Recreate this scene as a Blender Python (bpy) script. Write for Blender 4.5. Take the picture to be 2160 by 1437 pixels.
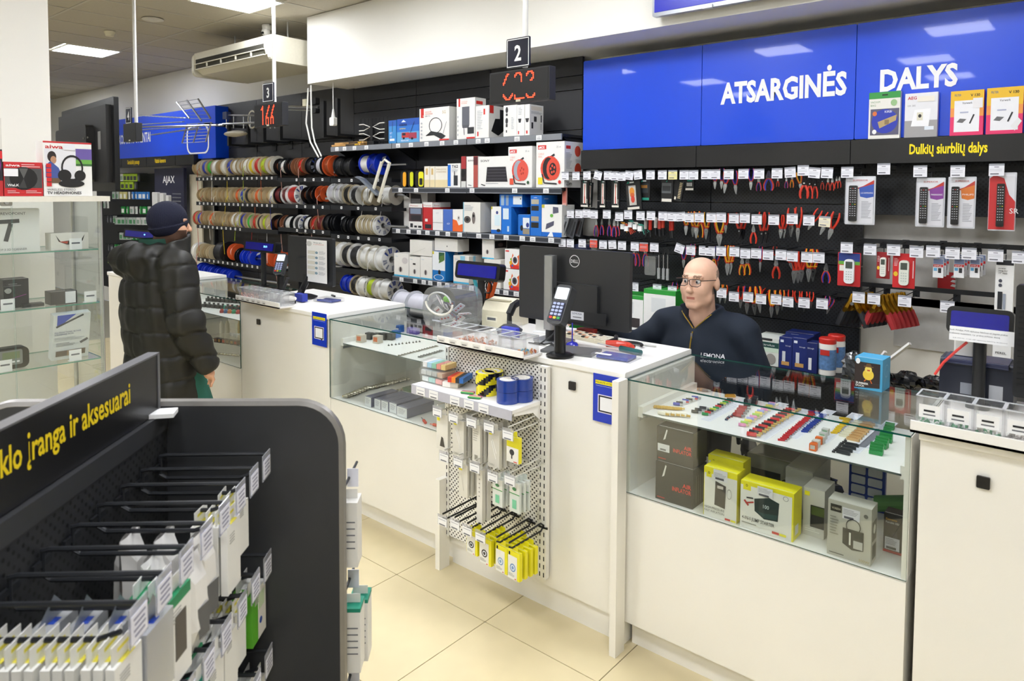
import bpy, bmesh, math, random
import numpy as np
from mathutils import Matrix, Vector, Euler
# ------------------------------------------------------------------ camera, world, exposure, ceiling lights
scene = bpy.context.scene
for o in list(bpy.data.objects):
 bpy.data.objects.remove(o)
rnd = random.Random(7)
EYE = np.array([0.0, 0.0, 1.9])
FOC, YAW, PITCH, ROLL, CY = 1497.0, math.radians(40.26), math.radians(2.835), math.radians(0.30), 477.3
_f = np.array([-math.sin(YAW) * math.cos(PITCH), math.cos(YAW) * math.cos(PITCH), -math.sin(PITCH)])
_r = np.array([math.cos(YAW), math.sin(YAW), 0.0])
_u = np.cross(_r, _f)
_R = math.cos(ROLL) * _r + math.sin(ROLL) * _u
_U = -math.sin(ROLL) * _r + math.cos(ROLL) * _u
def on(px, py, X=None, Y=None, Z=None):
 """survey helper: the point of a real plane (X, Y or Z = const) seen along one sight line of the photograph"""
 d = _f + (px - 1080) / FOC * _R - (py - CY) / FOC * _U
 if X is not None: t = (X - EYE[0]) / d[0]
 elif Y is not None: t = (Y - EYE[1]) / d[1]
 else: t = (Z - EYE[2]) / d[2]
 p = EYE + t * d
 return Vector((float(p[0]), float(p[1]), float(p[2])))
cam = bpy.data.cameras.new('camera')
cam.sensor_width = 36.0
cam.lens = FOC * 36.0 / 2160
cam.shift_y = -(718.5 - CY) / 2160
cam.clip_start = 0.05
cam.clip_end = 80
cam.dof.use_dof = True
cam.dof.focus_distance = 3.9
cam.dof.aperture_fstop = 5.6
cam_o = bpy.data.objects.new('camera', cam)
scene.collection.objects.link(cam_o)
mw = Matrix.Identity(4)
for i in range(3):
 mw[i][0], mw[i][1], mw[i][2], mw[i][3] = _R[i], _U[i], -_f[i], EYE[i]
cam_o.matrix_world = mw
scene.camera = cam_o
world = bpy.data.worlds.new('world')
scene.world = world
world.use_nodes = True
world.node_tree.nodes['Background'].inputs[0].default_value = (0.75, 0.85, 1.0, 1)
world.node_tree.nodes['Background'].inputs[1].default_value = 0.35
scene.view_settings.view_transform = 'Standard'
scene.view_settings.look = 'None'
scene.view_settings.gamma = 1.0
scene.view_settings.use_curve_mapping = False
scene.view_settings.exposure = 0.38
PANEL_POWER = 27.0
scene.cycles.max_bounces = 6
scene.cycles.diffuse_bounces = 3
scene.cycles.adaptive_threshold = 0.04
scene.cycles.glossy_bounces = 3
scene.cycles.transparent_max_bounces = 16
scene.cycles.caustics_reflective = False
scene.cycles.caustics_refractive = False
# ------------------------------------------------------------------ materials
def lin(h):
 h = h.lstrip('#')
 if len(h) == 3: h = ''.join(2 * c for c in h)
 c = [int(h[i:i + 2], 16) / 255 for i in (0, 2, 4)]
 return tuple((x / 12.92 if x <= 0.04045 else ((x + 0.055) / 1.055) ** 2.4) for x in c)
MATS = {}
def M(col, rough=0.5, metal=0.0, emit=0.0, var=0.05, scale=40.0, bump=0.0, coat=0.0):
 key = (col, rough, metal, emit, var, scale, bump, coat)
 if key in MATS: return MATS[key]
 m = bpy.data.materials.new('m_' + col.lstrip('#'))
 m.use_nodes = True
 nt = m.node_tree
 b = nt.nodes['Principled BSDF']
 c = lin(col)
 b.inputs['Roughness'].default_value = rough
 b.inputs['Metallic'].default_value = metal
 if coat: b.inputs['Coat Weight'].default_value = coat
 n = nt.nodes.new('ShaderNodeTexNoise')
 n.inputs['Scale'].default_value = scale
 n.inputs['Detail'].default_value = 1
 tc = nt.nodes.new('ShaderNodeTexCoord')
 nt.links.new(tc.outputs['Object'], n.inputs['Vector'])
 ramp = nt.nodes.new('ShaderNodeMix')
 ramp.data_type = 'RGBA'
 ramp.inputs['A'].default_value = (*[x * (1 - var) for x in c], 1)
 ramp.inputs['B'].default_value = (*[min(1, x * (1 + var)) for x in c], 1)
 nt.links.new(n.outputs['Fac'], ramp.inputs['Factor'])
 nt.links.new(ramp.outputs['Result'], b.inputs['Base Color'])
 if bump:
  bp = nt.nodes.new('ShaderNodeBump')
  bp.inputs['Strength'].default_value = bump
  bp.inputs['Distance'].default_value = 0.004
  nt.links.new(n.outputs['Fac'], bp.inputs['Height'])
  nt.links.new(bp.outputs['Normal'], b.inputs['Normal'])
 if emit:
  b.inputs['Emission Color'].default_value = (*c, 1)
  b.inputs['Emission Strength'].default_value = emit
 MATS[key] = m
 return m
def M_clear(name, tint, gloss=0.1, rough=0.03, haze=0.0):
 """thin sheet of glass or clear plastic: see-through with a mirror sheen and a little haze"""
 key = (name,)
 if key in MATS: return MATS[key]
 m = bpy.data.materials.new(name)
 m.use_nodes = True
 nt = m.node_tree
 nt.nodes.clear()
 out = nt.nodes.new('ShaderNodeOutputMaterial')
 tr = nt.nodes.new('ShaderNodeBsdfTransparent')
 tr.inputs[0].default_value = (*tint, 1)
 gl = nt.nodes.new('ShaderNodeBsdfGlossy')
 gl.inputs['Roughness'].default_value = rough
 fr = nt.nodes.new('ShaderNodeLayerWeight')
 pw = nt.nodes.new('ShaderNodeMath'); pw.operation = 'POWER'
 nt.links.new(fr.outputs['Facing'], pw.inputs[0]); pw.inputs[1].default_value = 4.0
 mul = nt.nodes.new('ShaderNodeMath'); mul.operation = 'MULTIPLY_ADD'
 mul.inputs[1].default_value = 0.5; mul.inputs[2].default_value = gloss
 mul.use_clamp = True
 nt.links.new(pw.outputs[0], mul.inputs[0])
 mx = nt.nodes.new('ShaderNodeMixShader')
 nt.links.new(mul.outputs[0], mx.inputs[0])
 nt.links.new(tr.outputs[0], mx.inputs[1]); nt.links.new(gl.outputs[0], mx.inputs[2])
 last = mx
 if haze:
  df = nt.nodes.new('ShaderNodeBsdfDiffuse')
  df.inputs[0].default_value = (0.85, 0.86, 0.86, 1)
  m2 = nt.nodes.new('ShaderNodeMixShader')
  m2.inputs[0].default_value = haze
  nt.links.new(mx.outputs[0], m2.inputs[1]); nt.links.new(df.outputs[0], m2.inputs[2])
  last = m2
 nt.links.new(last.outputs[0], out.inputs[0])
 MATS[key] = m
 return m
def M_peg(name, col, hole, pitch, rad, stagger=True, axis='XZ'):
 """perforated sheet steel: a lattice of small round holes in object space"""
 m = bpy.data.materials.new(name)
 m.use_nodes = True
 nt = m.node_tree
 b = nt.nodes['Principled BSDF']
 b.inputs['Roughness'].default_value = 0.45
 tc = nt.nodes.new('ShaderNodeTexCoord')
 sp = nt.nodes.new('ShaderNodeSeparateXYZ')
 nt.links.new(tc.outputs['Object'], sp.inputs[0])
 def mth(op, a, b_=None, c=None):
  n = nt.nodes.new('ShaderNodeMath'); n.operation = op
  for i, v in enumerate((a, b_, c)):
   if v is None: continue
   if isinstance(v, (int, float)): n.inputs[i].default_value = v
   else: nt.links.new(v, n.inputs[i])
  return n.outputs[0]
 def lattice(off):
  u = mth('SUBTRACT', mth('FRACT', mth('ADD', mth('DIVIDE', sp.outputs[axis[0]], pitch), off + 100)), 0.5)
  v = mth('SUBTRACT', mth('FRACT', mth('ADD', mth('DIVIDE', sp.outputs[axis[1]], pitch), off + 100)), 0.5)
  return mth('SQRT', mth('ADD', mth('MULTIPLY', u, u), mth('MULTIPLY', v, v)))
 d = lattice(0.0)
 if stagger: d = mth('MINIMUM', d, lattice(0.5))
 f = mth('LESS_THAN', d, rad)
 mx = nt.nodes.new('ShaderNodeMix'); mx.data_type = 'RGBA'
 mx.inputs['A'].default_value = (*lin(col), 1); mx.inputs['B'].default_value = (*lin(hole), 1)
 nt.links.new(f, mx.inputs['Factor'])
 nt.links.new(mx.outputs['Result'], b.inputs['Base Color'])
 return m
WHITE = M('#f1efe8', 0.42, var=0.015, scale=6)
LAMINATE = M('#f3f0e7', 0.38, var=0.02, scale=5)
TOPWHITE = M('#f7f5f0', 0.35, var=0.015, scale=5)
PAPER = M('#f4f4f4', 0.7, var=0.02)
CARD = M('#f0efeb', 0.55, var=0.02)
BLACKM = M('#17181a', 0.45, var=0.1)
BLACKP = M('#0d0e10', 0.3, var=0.1)
DARKMETAL = M('#26282c', 0.42, 0.3, var=0.08)
GREYINK = M('#6d6f75', 0.7)
INK = M('#1b1c20', 0.7)
CHROME = M('#c9ccd0', 0.2, 1.0)
STEEL = M('#b9bcc0', 0.32, 1.0)
RED = M('#d93a22', 0.42, coat=0.2)
ORED = M('#e2472a', 0.4, coat=0.2)
YEL = M('#f3b61d', 0.4, coat=0.2)
BLUEH = M('#2d37a8', 0.42, coat=0.2)
GLASS = M_clear('clear glass', (0.965, 0.985, 0.975), 0.075, 0.01, 0.0)
GEDGE = M('#0f4a42', 0.15, var=0.1)
PLASTIC = M_clear('clear plastic', (0.99, 0.99, 0.99), 0.04, 0.08, 0.06)
BLISTER = M_clear('blister plastic', (0.99, 0.99, 0.99), 0.015, 0.06, 0.0)
HAZEBAG = M_clear('polythene', (0.95, 0.95, 0.95), 0.12, 0.2, 0.30)
# ------------------------------------------------------------------ mesh building
COL = scene.collection
class MB:
 def __init__(s):
  s.v, s.f, s.m, s.mats, s.T = [], [], [], [], None
 def mi(s, mat):
  if mat not in s.mats: s.mats.append(mat)
  return s.mats.index(mat)
 def add(s, verts, faces, mat, T=None):
  k = len(s.v); i = s.mi(mat)
  for p in verts:
   p = Vector(p)
   if T is not None: p = T @ p
   if s.T is not None: p = s.T @ p
   s.v.append(tuple(p))
  for f in faces:
   s.f.append(tuple(k + j for j in f)); s.m.append(i)
  return s
 def box(s, c, d, mat, T=None, edge=None):
  x, y, z = d[0] / 2, d[1] / 2, d[2] / 2
  V = [(c[0] + a * x, c[1] + b * y, c[2] + e * z) for a in (-1, 1) for b in (-1, 1) for e in (-1, 1)]
  F = [(0, 1, 3, 2), (4, 6, 7, 5), (0, 4, 5, 1), (2, 3, 7, 6), (0, 2, 6, 4), (1, 5, 7, 3)]
  if edge is None: return s.add(V, F, mat, T)
  ax = min(range(3), key=lambda i: d[i]) * 2
  s.add(V, [F[ax], F[ax + 1]], mat, T)
  return s.add(V, [F[i] for i in range(6) if i not in (ax, ax + 1)], edge, T)
 def span(s, a, b, mat, T=None, edge=None):
  return s.box([(a[i] + b[i]) / 2 for i in range(3)], [abs(b[i] - a[i]) for i in range(3)], mat, T, edge)
 def rbox(s, c, d, r, mat, T=None, n=4, axis=2):
  """box with four rounded edges along one axis"""
  o = [i for i in range(3) if i != axis]
  P = []
  for qx, qy, a0 in ((1, 1, 0), (-1, 1, 90), (-1, -1, 180), (1, -1, 270)):
   for k in range(n + 1):
    a = math.radians(a0 + 90 * k / n)
    P.append((qx * (d[o[0]] / 2 - r) + r * math.cos(a), qy * (d[o[1]] / 2 - r) + r * math.sin(a)))
  V = []
  for h in (-0.5, 0.5):
   for p in P:
    q = [0, 0, 0]; q[o[0]] = c[o[0]] + p[0]; q[o[1]] = c[o[1]] + p[1]; q[axis] = c[axis] + h * d[axis]
    V.append(q)
  N = len(P)
  F = [tuple(range(N))[::-1], tuple(range(N, 2 * N))] + [(i, (i + 1) % N, N + (i + 1) % N, N + i) for i in range(N)]
  return s.add(V, F, mat, T)
 def cyl(s, p0, p1, r0, mat, r1=None, n=12, caps=True, T=None):
  r1 = r0 if r1 is None else r1
  p0, p1 = Vector(p0), Vector(p1)
  q = (p1 - p0).to_track_quat('Z', 'Y')
  a, b = q @ Vector((1, 0, 0)), q @ Vector((0, 1, 0))
  V = []
  for p, r in ((p0, r0), (p1, r1)):
   for i in range(n):
    t = 2 * math.pi * i / n
    V.append(p + a * (r * math.cos(t)) + b * (r * math.sin(t)))
  F = [(i, (i + 1) % n, n + (i + 1) % n, n + i) for i in range(n)]
  if caps: F += [tuple(range(n))[::-1], tuple(range(n, 2 * n))]
  return s.add(V, F, mat, T)
 def lathe(s, prof, mat, n=20, T=None, axis='Z', closed=False):
  V, F = [], []
  for r, h in prof:
   for i in range(n):
    t = 2 * math.pi * i / n
    c, d = r * math.cos(t), r * math.sin(t)
    V.append((c, d, h) if axis == 'Z' else (h, c, d) if axis == 'X' else (c, h, d))
  for j in range(len(prof) - 1):
   for i in range(n):
    F.append((j * n + i, j * n + (i + 1) % n, (j + 1) * n + (i + 1) % n, (j + 1) * n + i))
  if closed:
   F += [tuple(range(n))[::-1], tuple((len(prof) - 1) * n + i for i in range(n))]
  return s.add(V, F, mat, T)
 def tube(s, pts, r, mat, n=6, T=None, radii=None, flat=1.0):
  pts = [Vector(p) for p in pts]
  V, F = [], []
  up = None
  for j, p in enumerate(pts):
   d = (pts[min(j + 1, len(pts) - 1)] - pts[max(j - 1, 0)]).normalized()
   if up is None: up = Vector((0, 0, 1)) if abs(d.z) < 0.9 else Vector((0, 1, 0))
   a = d.cross(up).normalized(); b = a.cross(d).normalized(); up = b
   rr = radii[j] if radii else r
   for i in range(n):
    t = 2 * math.pi * i / n
    V.append(p + a * (rr * math.cos(t)) + b * (rr * flat * math.sin(t)))
  for j in range(len(pts) - 1):
   for i in range(n):
    F.append((j * n + i, j * n + (i + 1) % n, (j + 1) * n + (i + 1) % n, (j + 1) * n + i))
  F += [tuple(range(n))[::-1], tuple((len(pts) - 1) * n + i for i in range(n))]
  return s.add(V, F, mat, T)
 def prism(s, poly, y0, y1, mat, T=None):
  """polygon in the XZ plane pushed through y0..y1 (y0 is the side that faces the shop floor)"""
  n = len(poly)
  V = [(x, y0, z) for x, z in poly] + [(x, y1, z) for x, z in poly]
  F = [tuple(range(n)), tuple(range(2 * n - 1, n - 1, -1))] + [(i, n + i, n + (i + 1) % n, (i + 1) % n) for i in range(n)]
  return s.add(V, F, mat, T)
 def ball(s, c, r, mat, n=12, m=8, T=None):
  r = (r, r, r) if isinstance(r, (int, float)) else r
  V, F = [], []
  for j in range(m + 1):
   a = math.pi * j / m
   for i in range(n):
    t = 2 * math.pi * i / n
    V.append((c[0] + r[0] * math.sin(a) * math.cos(t), c[1] + r[1] * math.sin(a) * math.sin(t), c[2] + r[2] * math.cos(a)))
  for j in range(m):
   for i in range(n):
    F.append((j * n + i, (j + 1) * n + i, (j + 1) * n + (i + 1) % n, j * n + (i + 1) % n))
  return s.add(V, F, mat, T)
 def mesh(s, name, smooth=False):
  me = bpy.data.meshes.new(name)
  me.from_pydata(s.v, [], s.f)
  for m in s.mats: me.materials.append(m)
  me.polygons.foreach_set('material_index', s.m)
  if smooth:
   me.polygons.foreach_set('use_smooth', [True] * len(s.f))
   try: me.set_sharp_from_angle(angle=math.radians(38))
   except Exception: pass
  me.update()
  return me
 def build(s, name, parent=None, loc=None, rz=0.0, smooth=False, label=None):
  return put(s.mesh(name, smooth), name, parent, loc, rz, label)
def put(me, name, parent=None, loc=None, rz=0.0, label=None, rot=None):
 o = bpy.data.objects.new(name, me)
 COL.objects.link(o)
 if parent is not None: o.parent = parent
 if loc is not None: o.location = loc
 if rot is not None: o.rotation_euler = rot
 elif rz: o.rotation_euler = (0, 0, rz)
 if label: o['label'] = label
 return o
def thing(name, label, cat, loc=(0, 0, 0), rz=0.0, group=None, rot=None):
 o = bpy.data.objects.new(name, None)
 o.empty_display_size = 0.05
 COL.objects.link(o)
 o.location = loc
 o.rotation_euler = rot if rot is not None else (0, 0, rz)
 return tag(o, label, cat, group)
def tag(o, label, cat, group=None):
 o['label'] = label; o['category'] = cat
 if group: o['group'] = group
 return o
def struct(o):
 o['kind'] = 'structure'
 return o
def dup(root, loc=None, rz=None, label=None, group=None, rot=None):
 r = root.copy(); COL.objects.link(r)
 if loc is not None: r.location = loc
 if rot is not None: r.rotation_euler = rot
 elif rz is not None: r.rotation_euler = (0, 0, rz)
 if label: r['label'] = label
 if group: r['group'] = group
 for ch in list(root.children):
  c = ch.copy(); COL.objects.link(c); c.parent = r
  for g in list(ch.children):
   d = g.copy(); COL.objects.link(d); d.parent = c
 return r
_txt = {}
def text_mesh(body, bold=0.0):
 """outline of a line of lettering, height of capitals about 1, width as set"""
 key = (body, bold)
 if key not in _txt:
  cu = bpy.data.curves.new('t', 'FONT')
  cu.body = body; cu.offset = bold; cu.resolution_u = 2; cu.fill_mode = 'FRONT'
  ob = bpy.data.objects.new('t', cu)
  me = ob.to_mesh()
  V = [tuple(v.co) for v in me.vertices]; F = [tuple(p.vertices) for p in me.polygons]
  ob.to_mesh_clear()
  bpy.data.objects.remove(ob); bpy.data.curves.remove(cu)
  x0 = min((v[0] for v in V), default=0); x1 = max((v[0] for v in V), default=1)
  _txt[key] = (V, F, x0, x1)
 return _txt[key]
def letters(mb, body, x, z, h, mat, y=0.0, width=None, sx=1.0, bold=0.0, align='L', T=None):
 """lettering on a plane that faces -Y: x to the right, z up; h = capital height"""
 V, F, x0, x1 = text_mesh(body, bold)
 s = h / 0.72
 k = s * sx if width is None else width / max(1e-6, x1 - x0)
 w = (x1 - x0) * k
 ox = x - (w if align == 'R' else w / 2 if align == 'C' else 0)
 mb.add([(ox + (v[0] - x0) * k, y, z + v[1] * s) for v in V], F, mat, T)
 return w
def art(mb, W, H, items, y=-0.0006, T=None, step=0.00025):
 """flat print on a face W x H whose lower left corner is the origin, drawn in order"""
 yy = y
 for it in items:
  k = it[0]; yy -= step
  col = it[-1] if not isinstance(it[-1], dict) else it[-2]
  mt = M(col, 0.55, var=0.02) if isinstance(col, str) else col
  if k == 'r':
   a, b, c, d = it[1] * W, it[2] * H, it[3] * W, it[4] * H
   mb.add([(a, yy, b), (c, yy, b), (c, yy, d), (a, yy, d)], [(0, 1, 2, 3)], mt, T)
  elif k == 'e':
   n = 18; cx, cz, rx, rz = it[1] * W, it[2] * H, it[3] * W, it[4] * H
   mb.add([(cx + rx * math.cos(2 * math.pi * i / n), yy, cz + rz * math.sin(2 * math.pi * i / n)) for i in range(n)], [tuple(range(n))], mt, T)
  elif k == 'o':
   n = 22; cx, cz, rx, rz, th = it[1] * W, it[2] * H, it[3] * W, it[4] * H, it[5]
   V = [(cx + q * rx * math.cos(2 * math.pi * i / n), yy, cz + q * rz * math.sin(2 * math.pi * i / n)) for q in (1, 1 - th) for i in range(n)]
   mb.add(V, [(i, (i + 1) % n, n + (i + 1) % n, n + i) for i in range(n)], mt, T)
  elif k == 'p':
   mb.add([(a * W, yy, b * H) for a, b in it[1]], [tuple(range(len(it[1])))], mt, T)
  elif k == 'l':
   (a, b), (c, d), th = (it[1] * W, it[2] * H), (it[3] * W, it[4] * H), it[5] * H / 2
   v = Vector((c - a, d - b)).normalized(); nx, nz = -v.y * th, v.x * th
   mb.add([(a - nx, yy, b - nz), (c - nx, yy, d - nz), (c + nx, yy, d + nz), (a + nx, yy, b + nz)], [(0, 1, 2, 3)], mt, T)
  elif k == 't':
   kw = it[-1] if isinstance(it[-1], dict) else {}
   kw = dict(kw)
   if 'w' in kw: kw['width'] = kw.pop('w') * W
   letters(mb, it[4], it[1] * W, it[2] * H, it[3] * H, mt, y=yy, T=T, **kw)
  elif k == 'lines':      # small print: u, v_top, width, row pitch, rows
   u, v, w, p, n = it[1:6]
   for q in range(n):
    ww = w * (0.7 + 0.3 * ((q * 7919) % 5) / 4)
    b = (v - q * p) * H; t = p * H * 0.4
    mb.add([(u * W, yy, b - t), ((u + ww) * W, yy, b - t), ((u + ww) * W, yy, b), (u * W, yy, b)], [(0, 1, 2, 3)], mt, T)
RZ90 = Matrix.Rotation(math.pi / 2, 4, 'Z')
def carton(name, label, loc, size, body=CARD, front=(), side=(), rz=0.0, cat='box', group=None, lid=None, side_col=None):
 """printed cardboard box: origin at the middle of its base, front faces -Y"""
 w, d, h = size
 mb = MB()
 V = [(a * w / 2, b * d / 2, e * h) for a in (-1, 1) for b in (-1, 1) for e in (0, 1)]
 F = [(0, 1, 3, 2), (4, 6, 7, 5), (0, 4, 5, 1), (2, 3, 7, 6), (0, 2, 6, 4), (1, 5, 7, 3)]
 body = M(body, 0.5, var=0.02) if isinstance(body, str) else body
 sc = M(side_col, 0.5, var=0.02) if side_col else body
 lc = M(lid, 0.5, var=0.02) if lid else body
 mb.add(V, [F[2], F[3], F[4]], body); mb.add(V, [F[0], F[1]], sc); mb.add(V, [F[5]], lc)
 # tuck flap seam on the lid
 mb.box((0, -d / 2 + 0.008, h + 0.0004), (w * 0.92, 0.0015, 0.0008), M('#cfcdc6', 0.7))
 o = mb.build(name, None, loc, rz)
 tag(o, label, cat, group)
 if front or side:
  for nm, it, ww, T in (('printed_front', front, w, Matrix.Translation((-w / 2, -d / 2, 0))), ('printed_side', side, d, Matrix.Translation((w / 2, -d / 2, 0)) @ RZ90)):
   if it:
    a = MB(); art(a, ww, h, it, T=T); a.build(nm, o)
 return o
def px_carton(name, label, box, Y, depth, zb=None, **kw):
 """carton whose front face spans the photo box (x0, x1, ytop, ybottom) at distance Y"""
 x0, x1, yt, yb = box
 p = on(x0, yb, Y=Y); q = on(x1, yb, Y=Y); t = on((x0 + x1) / 2, yt, Y=Y); b = on((x0 + x1) / 2, yb, Y=Y)
 z = b.z if zb is None else zb
 w = q.x - p.x
 return carton(name, label, ((p.x + q.x) / 2, Y + depth / 2, z), (w, depth, t.z - z), **kw)
# ------------------------------------------------------------------ the room
YF, ZC, ZG, ZB, YBK = 2.49, 1.160, 1.137, 0.665, 3.08     # counter front, top, glass top, glass foot, counter back
YW, YS, YSIGN, YUP, ZCEIL = 4.55, 4.24, 4.38, 4.72, 3.59  # panel plane, shelf front, sign face, plaster wall, ceiling
X0, X1, Y0 = -17.5, 3.0, -4.5
fl = MB(); fl.span((X0, Y0, -0.1), (X1, YUP, -0.006), M('#8f8a78', 0.9)); floor = struct(fl.build('floor'))
PT = 0.592
tm = MB(); tm.rbox((0, 0, -0.004), (PT - 0.004, PT - 0.004, 0.008), 0.004, M('#e0d1a9', 0.22, var=0.05, scale=9), n=1)
tile_me = tm.mesh('tile')
for i in range(-13, 6):
 for j in range(-7, 5):
  x, y = -2.05 + PT * (i + 0.5), 2.25 + PT * (j + 0.5)
  if y < YUP - 0.3 and math.hypot(x, y) > 0.2: put(tile_me, 'tile', floor, (x, y, 0))
wl = MB(); wl.span((X0, YUP, 0), (X1, YUP + 0.12, ZCEIL), M('#f2efe6', 0.8, var=0.02, scale=3, bump=0.05)); wall_back = struct(wl.build('wall_back'))
for nm, a, b in (('wall_left', (X0 - 0.12, Y0, 0), (X0, YUP, ZCEIL)), ('wall_right', (X1, Y0, 0), (X1 + 0.12, YUP, ZCEIL)), ('wall_front', (X0, Y0 - 0.12, 0), (X1, Y0, ZCEIL))):
 w = MB(); w.span(a, b, M('#efece3', 0.8, var=0.02, scale=3)); struct(w.build(nm))
# ceiling: metal grid and mineral tiles
cl = MB(); cl.span((X0, Y0, ZCEIL + 0.03), (X1, YUP, ZCEIL + 0.10), M('#b9b6ac', 0.9)); ceiling = struct(cl.build('ceiling'))
GX, GY = [-6.97 + 0.6 * k for k in range(-17, 17)], [3.61 + 1.14 * k for k in range(-7, 1)] + [YUP]
LAMPS = [(-9.67, 3.325), (-6.07, 3.325), (-4.27, 2.77), (-2.47, 2.77), (-0.67, 2.77), (-5.47, 0.19), (-3.07, 0.19), (-1.27, 0.19), (-4.87, -1.52), (-1.87, -1.52), (0.53, 0.19), (1.13, -1.52), (-7.87, 0.19), (-10.87, 0.19), (-7.87, -1.52), (-13.27, 3.325), (-13.27, 0.19), (-1.87, -3.2), (-4.87, -3.2)]  # row of panels over the counters is unseen, added to brighten the bulkhead
lampcell = {}
TILE = M('#bdb6a6', 0.95, var=0.05, scale=60, bump=0.1)
tcache = {}
g = MB()
GRIDM = M('#c2bdb0', 0.6)
for x in GX: g.box((x, (Y0 + YUP) / 2, ZCEIL + 0.004), (0.022, YUP - Y0, 0.008), GRIDM)
for y in GY: g.box(((X0 + X1) / 2, y, ZCEIL + 0.005), (X1 - X0, 0.022, 0.008), GRIDM)
g.build('ceiling_grid', ceiling)
def ceil_tile(x0, x1, y0, y1):
 k = (round(x1 - x0, 3), round(y1 - y0, 3))
 if k not in tcache:
  t = MB(); t.box((0, 0, 0), (k[0] - 0.026, k[1] - 0.026, 0.014), TILE); tcache[k] = t.mesh('tile')
 put(tcache[k], 'tile', ceiling, ((x0 + x1) / 2, (y0 + y1) / 2, ZCEIL + 0.012))
for i in range(len(GX) - 1):
 for j in range(len(GY) - 1):
  a, b, c, d = GX[i], GX[i + 1], GY[j], GY[j + 1]
  if b > X1 or c < Y0 or (a < -15.5): continue
  L = [l for l in LAMPS if a < l[0] < b and c < l[1] < d]
  if L:
   ly = L[0][1]
   if ly - 0.3 - c > 0.1: ceil_tile(a, b, c, ly - 0.3)
   if d - ly - 0.3 > 0.1: ceil_tile(a, b, ly + 0.3, d)
  else: ceil_tile(a, b, c, d)
LEDM = M('#f6f9ff', 0.5, emit=PANEL_POWER, var=0.0)
lf = MB(); lf.box((0, -0.29, 0), (0.6, 0.02, 0.014), WHITE); lf.box((0, 0.29, 0), (0.6, 0.02, 0.014), WHITE); lf.box((-0.29, 0, 0), (0.02, 0.56, 0.014), WHITE); lf.box((0.29, 0, 0), (0.02, 0.56, 0.014), WHITE)
lf_me = lf.mesh('frame')
ld = MB(); ld.box((0, 0, 0.002), (0.56, 0.56, 0.008), LEDM); ld_me = ld.mesh('diffuser')
for k, (x, y) in enumerate(LAMPS):
 t = thing('ceiling_light', ('square lit LED panel in the ceiling above the blue antenna sign' if k == 0 else 'square lit LED panel in the ceiling in front of the air conditioner' if k == 1 else 'square lit LED panel in the ceiling over the shop floor'), 'ceiling light', (x, y, ZCEIL - 0.002), 0, 'ceiling light panels')
 put(lf_me, 'frame', t); put(ld_me, 'diffuser', t)
# white bulkhead over the right part of the wall
sf = MB(); SOFL = on(649, 177, Y=4.07)
sf.span((SOFL.x, 4.07, SOFL.z), (X1, YUP - 0.001, ZCEIL - 0.001), M('#f5f3ec', 0.75, var=0.015, scale=3)); struct(sf.build('trim_1'))
# dark shelving back panels, each board a part of the wall
DK = M('#2b2b2d', 0.5, var=0.1, scale=12)
DK2 = M('#222327', 0.5, var=0.1, scale=12)
def board(x0, x1, z0, z1, mat, y=YW, th=0.03, name='panel'):
 b = MB(); b.rbox(((x0 + x1) / 2, y + th / 2, (z0 + z1) / 2), (abs(x1 - x0) - 0.006, th, abs(z1 - z0) - 0.006), 0.003, mat, n=1, axis=1)
 return b.build(name, wall_back)
xs = [on(x, 250, Y=YW).x for x in (446, 541, 636, 746.7, 878)]
BAY = xs[4] - xs[3]
ztl = on(560, 207, Y=YW).z
for i in range(3):
 zz = [0.35, 0.9, 1.4, 1.9, 2.42, ztl]
 for a, b in zip(zz, zz[1:]): board(xs[i], xs[i + 1], a, b, DK)
zs = sorted([0.35, 0.8, 1.25, 1.7, 2.1, on(1229, 273, Y=YW).z, on(1229, 188, Y=YW).z, on(1229, 158, Y=YW).z, SOFL.z - 0.002])
for i in range(3):
 for a, b in zip(zs, zs[1:]): board(xs[3] + BAY * i, xs[3] + BAY * (i + 1), a, b, DK2)
# pegboard bays behind the tools
PEGD = M_peg('black pegboard', '#202328', '#08090a', 0.025, 0.22, True)
sx = [on(x, 310, Y=YSIGN).x for x in (1229, 1478, 1801, 2170)]
pegx = [sx[0] + 0.02, sx[1] + 0.0, sx[2] + 0.02, sx[2] + 0.02 + BAY, sx[2] + 0.02 + 2 * BAY]
for i in range(2):
 zz = [0.35, 0.72, 1.09, 1.46, 1.83, 2.26]
 for a, b in zip(zz, zz[1:]): board(pegx[i], pegx[i + 1], a, b, PEGD, name='pegboard')
for i in range(2, 4): board(pegx[i], pegx[i + 1], on(1900, 455, Y=YW).z, 2.26, PEGD, name='pegboard')
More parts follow.
